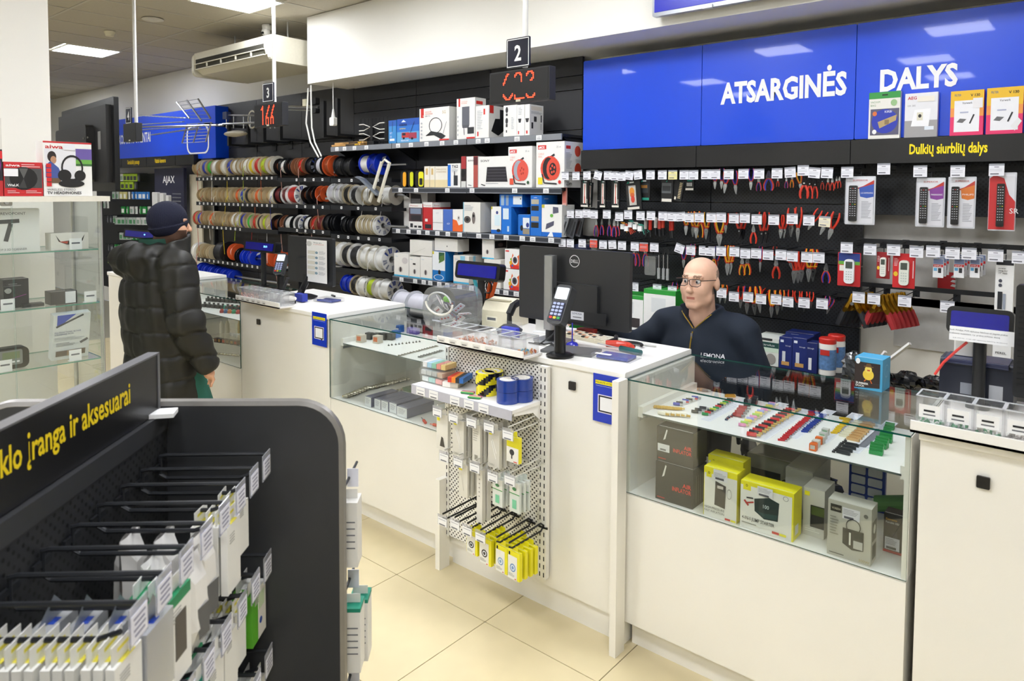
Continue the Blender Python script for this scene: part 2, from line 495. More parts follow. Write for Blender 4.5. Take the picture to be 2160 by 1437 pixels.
# ------------------------------------------------------------------ counters and glass showcases
XA0, XA1 = on(330, 600, Y=YF).x, on(428, 600, Y=YF).x
XB0, XB1 = on(506, 640, Y=YF).x, on(694, 690, Y=YF).x
XE0, XE1 = on(946, 900, Y=YF).x, on(1318, 900, Y=YF).x
XF1 = on(1921, 950, Y=YF).x
XG0 = on(1938, 950, Y=YF).x
LOCKM = M('#1c1a19', 0.4)
def tall_counter(x0, x1, label, lock=None):
 t = thing('counter_cabinet', label, 'counter', ((x0 + x1) / 2, (YF + YBK) / 2, 0))
 w, d = x1 - x0, YBK - YF
 b = MB(); b.box((0, 0.004, (0.115 + ZC - 0.03) / 2), (w - 0.004, d - 0.008, ZC - 0.03 - 0.115), LAMINATE); b.build('body', t)
 p = MB(); p.box((0, 0.012, 0.055), (w - 0.01, d - 0.03, 0.11), LAMINATE); p.build('plinth', t)
 c = MB(); c.rbox((0, 0, ZC - 0.015), (w, d + 0.006, 0.030), 0.006, TOPWHITE, n=2, axis=0); c.build('countertop', t)
 if lock:
  q = on(lock[0], lock[1], Y=YF)
  l = MB(); l.rbox((q.x - (x0 + x1) / 2, -d / 2 - 0.0005, q.z), (0.034, 0.008, 0.036), 0.003, LOCKM, n=2, axis=1); l.build('lock_cover', t)
 return t
tall_counter(XB0, XB1, 'plain white counter cabinet beneath the monitor with a paper notice', (545, 679))
tall_counter(XE0, XE1, 'white counter cabinet carrying the large monitor and card terminal', (1207, 814))
tall_counter(XG0, XG0 + 1.06, 'white counter cabinet under the customer display with a paper note', (2074, 1018))
tall_counter(XA0 - 1.0, XA0, 'white counter cabinet standing behind the customer in the long coat')
def showcase(x0, x1, label, tray_y0, tray_z, back=False, deck2=None):
 t = thing('display_counter', label, 'display counter', ((x0 + x1) / 2, YF, 0))
 w, d = x1 - x0, YBK - YF
 b = MB(); b.box((0, d / 2 + 0.003, (0.115 + ZB) / 2 - 0.004), (w - 0.004, d - 0.006, ZB - 0.115 - 0.008), LAMINATE); b.build('base_cabinet', t)
 p = MB(); p.box((0, d / 2 + 0.03, 0.055), (w - 0.02, d - 0.06, 0.11), LAMINATE); p.build('plinth', t)
 k = MB(); k.box((0, d / 2 + 0.004, ZB - 0.009), (w - 0.006, d - 0.008, 0.018), TOPWHITE); k.build('deck', t)
 for s in (-1, 1):
  e = MB(); e.box((s * (w / 2 - 0.009), d / 2 + 0.006, (ZB + ZG - 0.008) / 2), (0.018, d - 0.012, ZG - 0.008 - ZB), LAMINATE); e.build('side_panel', t)
 g = MB(); g.box((0, 0.003, (ZB + ZG - 0.006) / 2), (w - 0.002, 0.006, ZG - ZB - 0.006), GLASS, edge=GEDGE); g.build('front_pane', t)
 g = MB(); g.box((0, d / 2, ZG - 0.003), (w - 0.002, d, 0.006), GLASS, edge=GEDGE); g.build('top_pane', t)
 if back:
  q = MB(); q.box((0, d - 0.004, (ZB + tray_z) / 2), (w - 0.04, 0.008, tray_z - ZB), M('#e4e4de', 0.5)); q.build('back_panel', t)
  for bx in (0.18,):
   q = MB(); q.cyl((w / 2 - bx, d - 0.012, (ZB + tray_z) / 2 + 0.02), (w / 2 - bx, d - 0.03, (ZB + tray_z) / 2 + 0.02), 0.022, CHROME, n=14); q.build('door_latch', t)
 tr = MB(); tr.box((0, (tray_y0 - YF + d - 0.02) / 2, tray_z), (w - 0.075, d - 0.02 - (tray_y0 - YF), 0.007), TOPWHITE, edge=M('#57605c', 0.3)); tr.build('tray', t)
 for s in (-1, 1):
  r = MB(); r.box((s * (w / 2 - 0.03), (tray_y0 - YF + d - 0.02) / 2, tray_z + 0.008), (0.022, d - 0.02 - (tray_y0 - YF), 0.045), WHITE)
  r.box((s * (w / 2 - 0.019), (tray_y0 - YF + d - 0.02) / 2, tray_z - 0.025), (0.002, d - 0.05 - (tray_y0 - YF), 0.02), STEEL); r.build('slide_rail', t)
 if deck2:
  q = MB(); q.box((0, d / 2 + 0.02, deck2), (w - 0.04, d - 0.06, 0.006), GLASS, edge=GEDGE); q.build('glass_shelf', t)
 return t
TZC, TZF, TY = 0.982, 0.980, 2.56
showcase(XB1 + 0.002, XE0 - 0.002, 'glass topped display counter with relays and plugs on its tray', TY, TZC, back=True)
showcase(XE1 + 0.002, XF1, 'glass topped display counter with boxed pumps and jump starters', TY, TZF)
showcase(XA0 + 0.002, XB0 - 0.002, 'glass topped display counter of switches beside the customer', TY, 0.972, deck2=0.80)
# end boards standing between the units
for x, z1, lb in ((XE0, 0.46, 'white end board standing at the foot of the perforated rack'), (XE1, ZC - 0.02, 'white end board between the counter and the case of boxed pumps')):
 e = MB(); e.box((0, 0, z1 / 2), (0.03, 0.07, z1), LAMINATE); tag(e.build('end_board', None, (x, YF - 0.042, 0)), lb, 'board')
# ------------------------------------------------------------------ signs on the wall
BLUE = M('#0048dc', 0.3, var=0.03, scale=3, coat=0.25)
zs0, zs1 = on(1229, 317, Y=YSIGN).z, on(1229, 130, Y=YSIGN).z
sg = thing('wall_sign', 'long blue wall sign reading ATSARGINĖS DALYS in white capitals', 'sign', ((sx[0] + sx[3]) / 2, YSIGN, zs0))
ox = (sx[0] + sx[3]) / 2
sx2 = sx[:3] + [sx[3] + 0.9]
for a, b in zip(sx2, sx2[1:]):
 p = MB(); p.rbox(((a + b) / 2 - ox, 0.02, (zs1 - zs0) / 2), (b - a - 0.004, 0.04, zs1 - zs0), 0.004, BLUE, n=1, axis=1); p.build('panel', sg)
 q = MB(); q.box(((a + b) / 2 - ox, 0.10, (zs1 - zs0) / 2), (b - a - 0.02, 0.12, zs1 - zs0 - 0.04), DK); q.build('backing', sg)
WLET = M('#f2f2f2', 0.4)
def sign_text(parent, body, pl, pr, ybase, ytop, Y, mat, o, bold=0.012, lower=False, name='lettering'):
 a, b, t = on(pl, ybase[0], Y=Y), on(pr, ybase[1], Y=Y), on(pl, ytop, Y=Y)
 m = MB(); letters(m, body, a.x - o[0], a.z - o[1], (t.z - a.z), mat, y=-0.003, width=b.x - a.x, bold=bold); m.build(name, parent)
sign_text(sg, 'ATSARGINĖS', 1520, 1786, (219, 200), 176, YSIGN, WLET, (ox, zs0), bold=0.038)
sign_text(sg, 'DALYS', 1856, 2020, (192, 181), 148, YSIGN, WLET, (ox, zs0), bold=0.038)
# fascia boards under the blue sign
fz0, fz1 = on(1229, 357, Y=YSIGN - 0.04).z, on(1229, 318, Y=YSIGN - 0.04).z - 0.0
fx = [on(x, 330, Y=YSIGN - 0.04).x for x in (1226, 1469, 1794)]
fx.append(fx[2] + BAY); fx.append(fx[3] + BAY * 0.9)
for k, (a, b) in enumerate(zip(fx, fx[1:])):
 f = MB(); f.rbox((0, 0.06, (fz0 + fz1) / 2), (b - a - 0.004, 0.12, fz1 - fz0), 0.003, M('#191a1d', 0.22, var=0.05), n=1, axis=1)
 o = f.build('fascia_board', None, ((a + b) / 2, YSIGN - 0.045, 0))
 tag(o, ('glossy black fascia board over the boxed bit sets', 'glossy black fascia board over the red and blue pliers', 'black fascia board lettered in yellow about vacuum cleaner parts', 'black fascia board at the right end of the wall sign')[k], 'sign board')
 if k == 2:
  sign_text(o, 'Dulkių siurblių dalys', 1918, 2083, (325, 321), 304, YSIGN - 0.046, M('#ffe000', 0.5), ((a + b) / 2, 0), bold=0.03)
# second blue sign far along the wall
lx = [on(x, 300, Y=YSIGN).x for x in (226, 455)]
lz0, lz1 = on(455, 333, Y=YSIGN).z, on(455, 222, Y=YSIGN).z
s2 = thing('wall_sign', 'blue wall sign reading MATIKOS KOMPONENTAI behind the antennas', 'sign', (sum(lx) / 2 - 0.3, YSIGN, lz0))
o2 = (sum(lx) / 2 - 0.3, lz0)
p = MB(); p.rbox((0.3 - 0.5, 0.1, (lz1 - lz0) / 2), (lx[1] - lx[0] + 1.0, 0.2, lz1 - lz0), 0.006, BLUE, n=1, axis=1); p.build('panel', s2)
sign_text(s2, 'MATIKOS KOMPONENTAI', 236, 318, (306, 298), 287, YSIGN, WLET, o2, bold=0.02)
em = MB()
ea, eb = on(395, 326, Y=YSIGN), on(441, 262, Y=YSIGN)
er = Matrix.Translation(((ea.x + eb.x) / 2 - o2[0], -0.004, (ea.z + eb.z) / 2 - o2[1]))
ew, eh = abs(eb.x - ea.x), abs(eb.z - ea.z)
ring = []
for q in (1.0, 0.9):
 for qx, qz, a0 in ((1, 1, 0), (-1, 1, 90), (-1, -1, 180), (1, -1, 270)):
  for k in range(6):
   a = math.radians(a0 + 90 * k / 5); r = ew * 0.18
   ring.append((q * (qx * (ew / 2 - r) + r * math.cos(a)), 0, q * (qz * (eh / 2 - r) + r * math.sin(a))))
em.add(ring, [(i, (i + 1) % 24, 24 + (i + 1) % 24, 24 + i) for i in range(24)], WLET, er)
em.build('emblem', s2)
fzz = [(on(300, 352, Y=YSIGN - 0.04).z), on(300, 331, Y=YSIGN - 0.04).z - 0.01]
fxx = [on(x, 345, Y=YSIGN - 0.04).x for x in (214, 259, 312, 373, 412)]
for k, (a, b) in enumerate(zip(fxx, fxx[1:])):
 f = MB(); f.rbox((0, 0.05, sum(fzz) / 2), (b - a - 0.01, 0.1, fzz[1] - fzz[0]), 0.003, M('#17181c', 0.3), n=1, axis=1)
 o = f.build('fascia_board', None, ((a + b) / 2, YSIGN - 0.06, 0))
 tag(o, ('black fascia board with yellow lettering beside the wall mounted television', 'black fascia board with yellow lettering over the packet hooks', 'black fascia board with yellow lettering over the white alarm sensors', 'plain black fascia board beside the cable reels')[k], 'sign board')
 if k < 3:
  m = MB(); letters(m, ('garsas', 'Garsiakalbių apsauga', 'Vaizdo kameros')[k], 0, fzz[0] + 0.045, 0.06, M('#e8c400', 0.5), y=-0.003, width=(0.2, 0.42, 0.34)[k], bold=0.02, align='C'); m.build('lettering', o)
# ------------------------------------------------------------------ white perforated rack on the end of the counter
PEGW = M_peg('white pegboard', '#f3f1ea', '#3b3a36', 0.0235, 0.19, True)
RX0, RX1 = on(947, 1000, Y=2.466).x, on(1137, 1000, Y=2.466).x
RZ0, RZ1 = on(1140, 1218, Y=2.466).z, ZC - 0.035
rack = thing('perforated_rack', 'white perforated steel rack fixed to the counter front', 'display rack', ((RX0 + RX1) / 2, 2.466, RZ0))
rw = RX1 - RX0
for k in range(4):
 h = (RZ1 - RZ0) / 4
 p = MB(); p.box((0, 0.012, h * (k + 0.5)), (rw, 0.018, h - 0.003), PEGW); p.build('pegboard', rack)
for s, xx in ((0, -rw / 2 - 0.012), (1, rw / 2 + 0.022)):
 u = MB(); u.box((xx, 0.0085, (RZ1 - RZ0) / 2), (0.024 if s == 0 else 0.044, 0.025, RZ1 - RZ0), WHITE)
 n = 26
 for q in range(n):
  z = (RZ1 - RZ0) * (q + 0.5) / n
  for dx in ((0,) if s == 0 else (-0.011, 0.011)):
   u.box((xx + dx, -0.0042, z), (0.005, 0.002, 0.020), INK)
 u.build('upright', rack)
# hanging lane signs with LED boards
POLE = M('#e9e8e4', 0.3)
DOT = M('#ff3a1e', 0.4, emit=5.0, var=0.0)
DOTOFF = M('#121315', 0.5)
def lane(no, px_pole, plate, boardbox, rows, label1, label2, label3, Y=2.85, seen=True):
 pp = on(px_pole, 60, Y=Y + 0.02)
 bt = on(plate[0], plate[3], Y=Y).z
 m = MB(); m.cyl((0, 0, 0), (0, 0, ZCEIL - bt - 0.01), 0.014, POLE, n=14); m.cyl((0, 0, ZCEIL - bt - 0.025), (0, 0, ZCEIL - bt - 0.01), 0.04, POLE, n=16)
 pole = m.build('sign_pole', None, (pp.x, Y + 0.025, bt), smooth=True); tag(pole, label3, 'pole')
 a, b = on(plate[0], plate[3], Y=Y), on(plate[1], plate[3], Y=Y)
 h = on(plate[0], plate[2], Y=Y).z - a.z
 w = b.x - a.x
 t = thing('number_plate', label1, 'sign', ((a.x + b.x) / 2, Y, a.z))
 q = MB(); q.rbox((0, 0, h / 2), (w, 0.008, h), 0.008, M('#10142b', 0.2), n=3, axis=1); q.build('plate', t)
 q = MB()
 for s in (-1, 1):
  q.box((s * (w / 2 - 0.007), -0.0045, h / 2), (0.004, 0.001, h - 0.012), WLET); q.box((0, -0.0045, h / 2 + s * (h / 2 - 0.007)), (w - 0.012, 0.001, 0.004), WLET)
 letters(q, no, 0, h * 0.24, h * 0.52, WLET, y=-0.0046, sx=0.85, bold=0.025, align='C')
 q.build('numeral', t)
 x0, x1, yt, yb = boardbox
 a, b, c = on(x0, yb, Y=Y), on(x1, yb, Y=Y), on(x0, yt, Y=Y)
 w, h = b.x - a.x, c.z - a.z
 t = thing('led_board', label2, 'LED display', ((a.x + b.x) / 2, Y, a.z))
 q = MB(); q.rbox((0, 0.02, h / 2), (w, 0.05, h), 0.004, M('#2a2b2e', 0.5), n=2, axis=1); q.build('housing', t)
 q = MB(); q.box((0, -0.006, h / 2), (w - 0.016, 0.002, h - 0.016), DOTOFF); q.box((0, -0.0075, 0.009), (0.03, 0.002, 0.012), M('#d8d4c0', 0.5)); q.build('screen', t)
 if rows:
  q = MB()
  n, mm = len(rows[0]), len(rows)
  st = min((w - 0.06) / n, (h - 0.03) / mm)
  for j, r in enumerate(rows):
   for i, ch in enumerate(r):
    if ch == '#':
     cx, cz = (i - n / 2 + 0.5) * st, h / 2 + (mm / 2 - j - 0.5) * st
     q.add([(cx + st * 0.40 * math.cos(k * math.pi / 4), -0.0085, cz + st * 0.40 * math.sin(k * math.pi / 4)) for k in range(8)], [tuple(range(8))], DOT)
  q.build('lit_dots', t)['kind'] = 'stuff'
 return pole
R623 = ["....##.....####.....####..",
  "...##.....##..##...##..##.",
  "...#......#....#...#....#.",
  "..##...........#........#.",
  "..#............#.......##.",
  ".##............#......##..",
  ".#........................",
  "..........................",
  "..........................",
  "..........................",
  "..........................",
  "..........................",
  ".#......#.................",
  ".##....##.#........#.....#",
  "..##..##..#........##...##",
  "...####...########..#####."]
R166 = ["..#.......#.....#",
  ".##......##....##",
  "###......#.....#.",
  "..#.....##....##.",
  "..#.....#.....#..",
  "..#....##....##..",
  "..#....#.....#...",
  "..#...##.....##..",
  "..#...####..####.",
  "..#...#..#..#..#.",
  "..#...#..#..#..#.",
  "..#...#..#..#..#.",
  "..#...#..#..#..#."]
lane('2', 1107, (1069, 1118, 84, 146), (1034, 1160, 155, 222), R623, 'largest dark blue number plate, over the counter with the big monitor', 'large black LED board with broken red digits over the boxed antennas', 'white ceiling pole in front of the bulkhead')
lane('3', 576, (555, 578, 177, 217), (538, 597, 222, 270), R166, 'dark blue number plate in front of the dark panels left of the bulkhead', 'smaller black LED board with red digits among the silver antennas', 'white ceiling pole passing the end of the air conditioner')
lane('4', 282, (266, 278, 228, 262), (262, 289, 262, 300), None, 'narrow blue number plate in front of the blue wall sign', 'plain dark display board without digits before the blue wall sign', 'white ceiling pole near the wall mounted television', Y=2.55)
# television on the bulkhead
tv = thing('television', 'silver framed television hung on the white bulkhead', 'television', (on(1500, 20, Y=3.98).x, 3.98, on(1378, 36, Y=3.98).z))
tvx = on(1376, 33, Y=3.98).x - tv.location.x
q = MB(); q.rbox((tvx + 0.55, 0.02, 0.32), (1.1, 0.04, 0.64), 0.01, M('#9fa2a8', 0.3, 0.7), n=2, axis=1); q.build('bezel', tv)
q = MB(); q.box((tvx + 0.55, -0.001, 0.325), (1.07, 0.004, 0.60), M('#20269a', 0.25, emit=0.55, var=0.35, scale=3)); q.build('screen', tv)
q = MB(); q.box((tvx + 0.37, 0.0, 0.005), (0.06, 0.03, 0.02), CHROME); q.build('receiver', tv)
q = MB(); q.box((tvx + 0.55, 0.064, 0.32), (0.4, 0.05, 0.3), BLACKM); q.build('wall_bracket', tv)
# air conditioner under the ceiling
acx0, acx1 = on(410, 137, Y=3.7).x, on(566, 100, Y=3.7).x
acz = on(410, 137, Y=3.7).z
ac = thing('air_conditioner', 'long cream ceiling air conditioner with open louvre slots', 'air conditioner', ((acx0 + acx1) / 2, 3.7, acz - 0.1))
aw = acx1 - acx0
CREAM = M('#d9d4c2', 0.45)
prof = [(0.0, 0.12), (0.02, 0.05), (0.09, 0.0), (0.62, -0.03), (0.66, 0.0), (0.66, 0.22), (0.05, 0.24), (0.0, 0.22)]
m = MB(); n = len(prof)
V = [(-aw / 2, y, z) for y, z in prof] + [(aw / 2, y, z) for y, z in prof]
m.add(V, [tuple(range(n))[::-1], tuple(range(n, 2 * n))] + [(i, n + i, n + (i + 1) % n, (i + 1) % n) for i in range(n)], CREAM); m.build('casing', ac)
m = MB(); m.box((-0.02, -0.001, 0.125), (aw - 0.12, 0.006, 0.05), M('#2b2a22', 0.8)); m.build('air_slot', ac)
m = MB(); m.box((-0.02, 0.006, 0.072), (aw - 0.12, 0.02, 0.045), M('#3a382c', 0.8)); m.build('lower_slot', ac)
m = MB(); m.box((-0.02, -0.008, 0.098), (aw - 0.10, 0.02, 0.008), CREAM); m.build('louvre', ac)
m = MB(); m.box((-0.02, 0.0, 0.045), (aw - 0.10, 0.02, 0.008), CREAM); m.build('louvre', ac)
for k in range(4):
 m = MB(); m.box((-aw * 0.3 + k * aw * 0.2, -0.004, 0.075), (0.02, 0.02, 0.04), CREAM); m.build('vane', ac)
for s in (-1, 1):
 m = MB(); m.rbox((s * (aw / 2 + 0.02), 0.32, 0.10), (0.04, 0.66, 0.25), 0.06, CREAM, axis=0); m.build('end_cap', ac)
 m = MB(); m.cyl((s * aw * 0.35, 0.35, 0.23), (s * aw * 0.35, 0.35, ZCEIL - acz + 0.1 - 0.002), 0.008, STEEL, n=8); m.build('hanger_rod', ac)
# camera, smoke detector, ceiling speaker
cp = on(563, 52, Z=ZCEIL)
t = thing('dome_camera', 'white dome security camera on the ceiling near the air conditioner', 'security camera', (cp.x, cp.y, ZCEIL - 0.002))
m = MB(); m.lathe([(0.045, 0), (0.05, -0.01), (0.045, -0.05), (0.03, -0.06)], WHITE, 16, closed=True); m.build('mount', t, smooth=True)
m = MB(); m.ball((0, -0.01, -0.075), 0.046, WHITE, 16, 10); m.build('eyeball', t, smooth=True)
m = MB(); m.cyl((0.01, -0.05, -0.088), (0.012, -0.056, -0.092), 0.012, BLACKP, n=10); m.cyl((-0.016, -0.05, -0.088), (-0.016, -0.056, -0.092), 0.010, BLACKP, n=10); m.build('lens', t)
cp = on(231, 66, Z=ZCEIL)
m = MB(); m.lathe([(0.055, 0), (0.055, -0.015), (0.045, -0.03), (0.04, -0.05), (0.0, -0.052)], M('#e6dfc4', 0.5), 18)
tag(m.build('smoke_detector', None, (cp.x, cp.y, ZCEIL - 0.002), smooth=True), 'round cream smoke detector on the ceiling', 'smoke detector')
cp = on(322, 40, Z=ZCEIL)
m = MB(); m.lathe([(0.10, 0), (0.10, -0.008), (0.085, -0.012), (0.08, -0.004), (0.0, -0.003)], M('#d6d2c6', 0.5), 22)
tag(m.build('ceiling_speaker', None, (cp.x, cp.y, ZCEIL - 0.002), smooth=True), 'round grilled speaker set in the ceiling', 'speaker')
# ------------------------------------------------------------------ wall shelves with boxed goods
SHX = [on(697, 312, Y=YS).x, on(826, 303, Y=YS).x, on(984.7, 292, Y=YS).x, on(1185, 283, Y=YS).x]
Z1, Z2, Z3, Z4 = 2.328, 1.927, 1.557, 1.119
STRIP = M('#8d9096', 0.35, 0.2)
STRIPD = M('#3c3f45', 0.4)
plm = MB(); plm.box((0, 0, 0), (0.052, 0.002, 0.036), PAPER); plm.box((0, -0.0014, -0.008), (0.036, 0.0005, 0.004), GREYINK); plm.box((0, -0.0014, 0.004), (0.03, 0.0005, 0.003), GREYINK)
plab = plm.mesh('price_label')
def wall_shelf(x0, x1, z, label, labels=(), dark=True):
 t = thing('wall_shelf', label, 'shelf', ((x0 + x1) / 2, YS, z))
 w = x1 - x0; d = YW - YS - 0.002
 b = MB(); b.box((0, d / 2 + 0.012, -0.013), (w - 0.004, d - 0.024, 0.022), DARKMETAL); b.build('board', t)
 s = MB(); s.box((0, 0.006, -0.024), (w - 0.008, 0.010, 0.046), STRIP); s.box((0, 0.0005, -0.024), (w - 0.008, 0.001, 0.030), STRIPD if dark else STRIP); s.build('price_strip', t)
 for sgn in (-1, 1):
  k = MB(); k.prism([(0, -0.026), (0, -0.10), (-0.004, -0.10), (-0.004, -0.026)], d - 0.02, d, DARKMETAL, Matrix.Translation((sgn * (w / 2 - 0.02), 0, 0)))
  k.add([(sgn * (w / 2 - 0.02), 0.05, -0.028), (sgn * (w / 2 - 0.02), d, -0.028), (sgn * (w / 2 - 0.02), d, -0.15), (sgn * (w / 2 - 0.023), 0.05, -0.028), (sgn * (w / 2 - 0.023), d, -0.028), (sgn * (w / 2 - 0.023), d, -0.15)], [(0, 1, 2), (5, 4, 3), (0, 3, 4, 1), (1, 4, 5, 2), (2, 5, 3, 0)], DARKMETAL); k.build('bracket', t)
 for px in labels:
  put(plab, 'price_label', t, (on(px, 300 if z > 2 else 400 if z > 1.8 else 500, Y=YS).x - (x0 + x1) / 2, -0.002, -0.024))
 return t
wall_shelf(SHX[0], SHX[1] - 0.002, Z1, 'wall shelf under the grid antenna and wooden slats', (711, 727, 748, 773), False)
wall_shelf(SHX[1], SHX[2] - 0.002, Z1, 'wall shelf holding the truck antenna and ring antenna boxes', (840, 867, 900, 933, 962), False)
wall_shelf(SHX[2], SHX[3], Z1, 'wall shelf holding the tall white antenna boxes below the LED board', (1009, 1028, 1091, 1137), False)
wall_shelf(SHX[1], SHX[2] - 0.002, Z2, 'wall shelf holding the yellow tape measures', (845, 878, 944))
wall_shelf(SHX[2], SHX[3], Z2, 'wall shelf holding the boxed cable reels', (996, 1086, 1152))
wall_shelf(SHX[1], SHX[2] - 0.002, Z3, 'wall shelf holding the red car radio boxes', (840, 862, 884, 902, 923, 945, 970))
wall_shelf(SHX[2], SHX[3], Z3, 'wall shelf holding the bright blue alarm boxes', (1010, 1038, 1068, 1102, 1124, 1163))
wall_shelf(SHX[1], SHX[2] - 0.002, Z4, 'wall shelf holding the pale indoor camera boxes', (847, 876, 894, 908, 927, 944, 970))
wall_shelf(SHX[2], SHX[3], Z4, 'wall shelf holding the orange camera boxes', (995, 1025, 1049, 1068, 1090, 1120))
LG, DG, RD, BL, OR = '#b9bcc0', '#3a3c40', '#d8312a', '#1769c8', '#ee6a2c'
icons = [('e', 0.08, 0.55 - 0.11 * k, 0.03, 0.03, LG) for k in range(5)]
SB = lambda n, lb, bx, zb, depth=0.2, Y=YS + 0.012, **kw: px_carton(n, lb, bx, Y, depth, zb, **kw)
e = 0.0015
# top shelf
SB('antenna_box', 'small sky blue antenna carton at the end of the top shelf', (820, 835.5, 254, 299), Z1 + e, 0.09, body='#3f8fd0', front=[('r', 0, 0.75, 1, 1, '#2f62b8'), ('r', 0.15, 0.1, 0.8, 0.2, '#f0f4f8'), ('l', 0.5, 0.5, 0.55, 0.95, 0.03, '#22355a'), ('t', 0.2, 0.4, 0.09, 'KY', '#eef'), ('t', 0.2, 0.24, 0.09, '33', '#eef')])
SB('antenna_box', 'blue carton with a picture of red trucks', (837.6, 884, 250, 296), Z1 + e, 0.16, body='#2f76cf', front=[('r', 0, 0, 1, 0.45, '#5fa6d8'), ('r', 0, 0.72, 1, 1, '#2457b4'), ('p', [(0.2, 0.86), (0.3, 0.96), (0.42, 0.86)], '#dfeaf6'), ('t', 0.12, 0.70, 0.10, 'KORONA', '#101a38', {'bold': 0.02, 'sx': 0.8}), ('t', 0.12, 0.56, 0.06, 'ANTENNA', '#f3e04a'), ('r', 0.22, 0.2, 0.55, 0.42, '#c23b3a'), ('r', 0.55, 0.15, 0.9, 0.4, '#a83a52'), ('r', 0.25, 0.3, 0.4, 0.4, '#20263a'), ('e', 0.32, 0.18, 0.05, 0.05, '#14151a'), ('e', 0.7, 0.15, 0.05, 0.05, '#14151a'), ('l', 0.62, 0.4, 0.8, 0.85, 0.02, '#20304a'), ('t', 0.2, 0.05, 0.07, 'PROFI-LINE', '#ffffff')])
emos = [('r', 0.05, 0.72, 0.15, 1.0, RD), ('t', 0.115, 0.75, 0.07, 'e', '#ffffff')]
SB('antenna_box', 'white carton with a picture of a ring antenna', (885, 947.5, 227, 295), Z1 + e, 0.1, front=emos + [('t', 0.2, 0.86, 0.05, 'INDOOR', '#e08a78'), ('t', 0.2, 0.80, 0.05, 'ANTENNA', '#e08a78'), ('t', 0.2, 0.74, 0.04, 'EM8-1715', GREYINK), ('t', 0.78, 0.8, 0.09, '5G', '#c9b27a'), ('o', 0.55, 0.46, 0.22, 0.24, 0.09, '#222326'), ('p', [(0.22, 0.16), (0.4, 0.3), (0.75, 0.22), (0.9, 0.12), (0.75, 0.03), (0.5, 0.17), (0.26, 0.2)], '#26282b'), ('l', 0.8, 0.2, 0.92, 0.55, 0.012, '#555'), ('r', 0.68, 0, 1, 0.04, RD)] + icons)
SB('antenna_box', 'tall white carton with a picture of a grey panel antenna', (963.4, 1002, 207, 290), Z1 + e, 0.13, front=[('r', 0.1, 0.8, 0.19, 1.0, RD), ('t', 0.25, 0.9, 0.03, 'OUTDOOR', '#e08a78'), ('t', 0.25, 0.86, 0.03, 'ANTENNA', '#e08a78'), ('r', 0.3, 0.34, 0.7, 0.79, '#63656d'), ('p', [(0.3, 0.34), (0.7, 0.34), (0.66, 0.27), (0.33, 0.27)], '#55575e'), ('l', 0.4, 0.27, 0.42, 0.1, 0.02, '#26272b'), ('r', 0.6, 0.12, 0.95, 0.28, '#2b2c31'), ('r', 0.55, 0, 1, 0.04, RD)] + icons, side=[('r', 0.1, 0.84, 0.7, 0.92, RD), ('lines', 0.1, 0.7, 0.7, 0.04, 10, LG)])
SB('antenna_box', 'white carton turned to show a black outdoor antenna', (1003.5, 1031, 223, 287), Z1 + e, 0.19, front=[('r', 0.6, 0.72, 0.72, 0.9, RD), ('lines', 0.12, 0.85, 0.4, 0.05, 12, LG), ('r', 0.12, 0.06, 0.22, 0.2, RD)], side=[('r', 0.05, 0.76, 0.3, 1, RD), ('p', [(0.15, 0.2), (0.4, 0.6), (0.9, 0.62), (0.98, 0.25), (0.6, 0.08)], '#17181b'), ('r', 0.7, 0.4, 0.95, 0.9, '#26272b')])
SB('antenna_box', 'white carton printed with three round reels', (1062, 1090, 222, 285), Z1 + e, 0.11, front=[('e', 0.25, 0.85, 0.1, 0.1, '#2a2b2e'), ('r', 0.18, 0.66, 0.32, 0.74, '#2a2b2e'), ('e', 0.25, 0.5, 0.1, 0.1, '#2a2b2e'), ('r', 0.18, 0.3, 0.32, 0.4, '#2a2b2e'), ('r', 0.2, 0.12, 0.28, 0.2, '#2a2b2e'), ('lines', 0.6, 0.6, 0.2, 0.05, 8, LG)])
SB('antenna_box', 'narrow white carton with a black cup symbol', (1090.5, 1106, 221, 284), Z1 + e, 0.15, front=[('p', [(0.15, 0.55), (0.6, 0.55), (0.5, 0.42), (0.25, 0.42)], '#2a2b2e'), ('r', 0.15, 0.05, 0.3, 0.15, RD), ('lines', 0.2, 0.9, 0.5, 0.05, 5, LG)])
SB('antenna_box', 'white carton with pictures of a phone and icons on its side', (1107, 1117, 220, 284), Z1 + e, 0.17, front=[('p', [(0.1, 0.55), (0.9, 0.55), (0.7, 0.42), (0.3, 0.42)], '#2a2b2e'), ('r', 0.3, 0.05, 0.6, 0.15, RD)], side=[('r', 0.1, 0.82, 0.9, 0.95, '#e6ddd0'), ('r', 0.3, 0.45, 0.5, 0.62, '#3a3b40'), ('r', 0.8, 0.45, 0.88, 0.68, '#3a3b40'), ('r', 0.12, 0.22, 0.25, 0.42, '#2a2b2e'), ('lines', 0.1, 0.78, 0.8, 0.03, 3, LG), ('l', 0.82, 0.2, 0.82, 0.4, 0.02, '#3a3b40')])
# wooden slats lying at the shelf end
wd = on(700, 300, Y=YS + 0.04)
for k, (dx, dy, dz) in enumerate(((0, 0, 0), (0.02, 0.06, 0), (0.06, 0.12, 0), (0.01, 0.03, 0.022))):
 m = MB(); m.rbox((0, 0, 0.010), (0.46, 0.05, 0.020), 0.003, M(('#c89a5c', '#b88848', '#a87838', '#c9a066')[k], 0.6, var=0.2, scale=18), n=1, axis=0)
 m.box((0.10, -0.0258, 0.010), (0.2, 0.001, 0.016), M('#2c2418', 0.6))
 m.box((0.17, -0.0268, 0.010), (0.05, 0.001, 0.012), M('#c9a21e', 0.6))
 tag(m.build('wood_slat', None, (SHX[0] + 0.22 + dx, YS + 0.045 + dy, Z1 + e + dz)), 'brown wooden slat lying at the end of the top shelf', 'slat', 'slats on the top shelf')
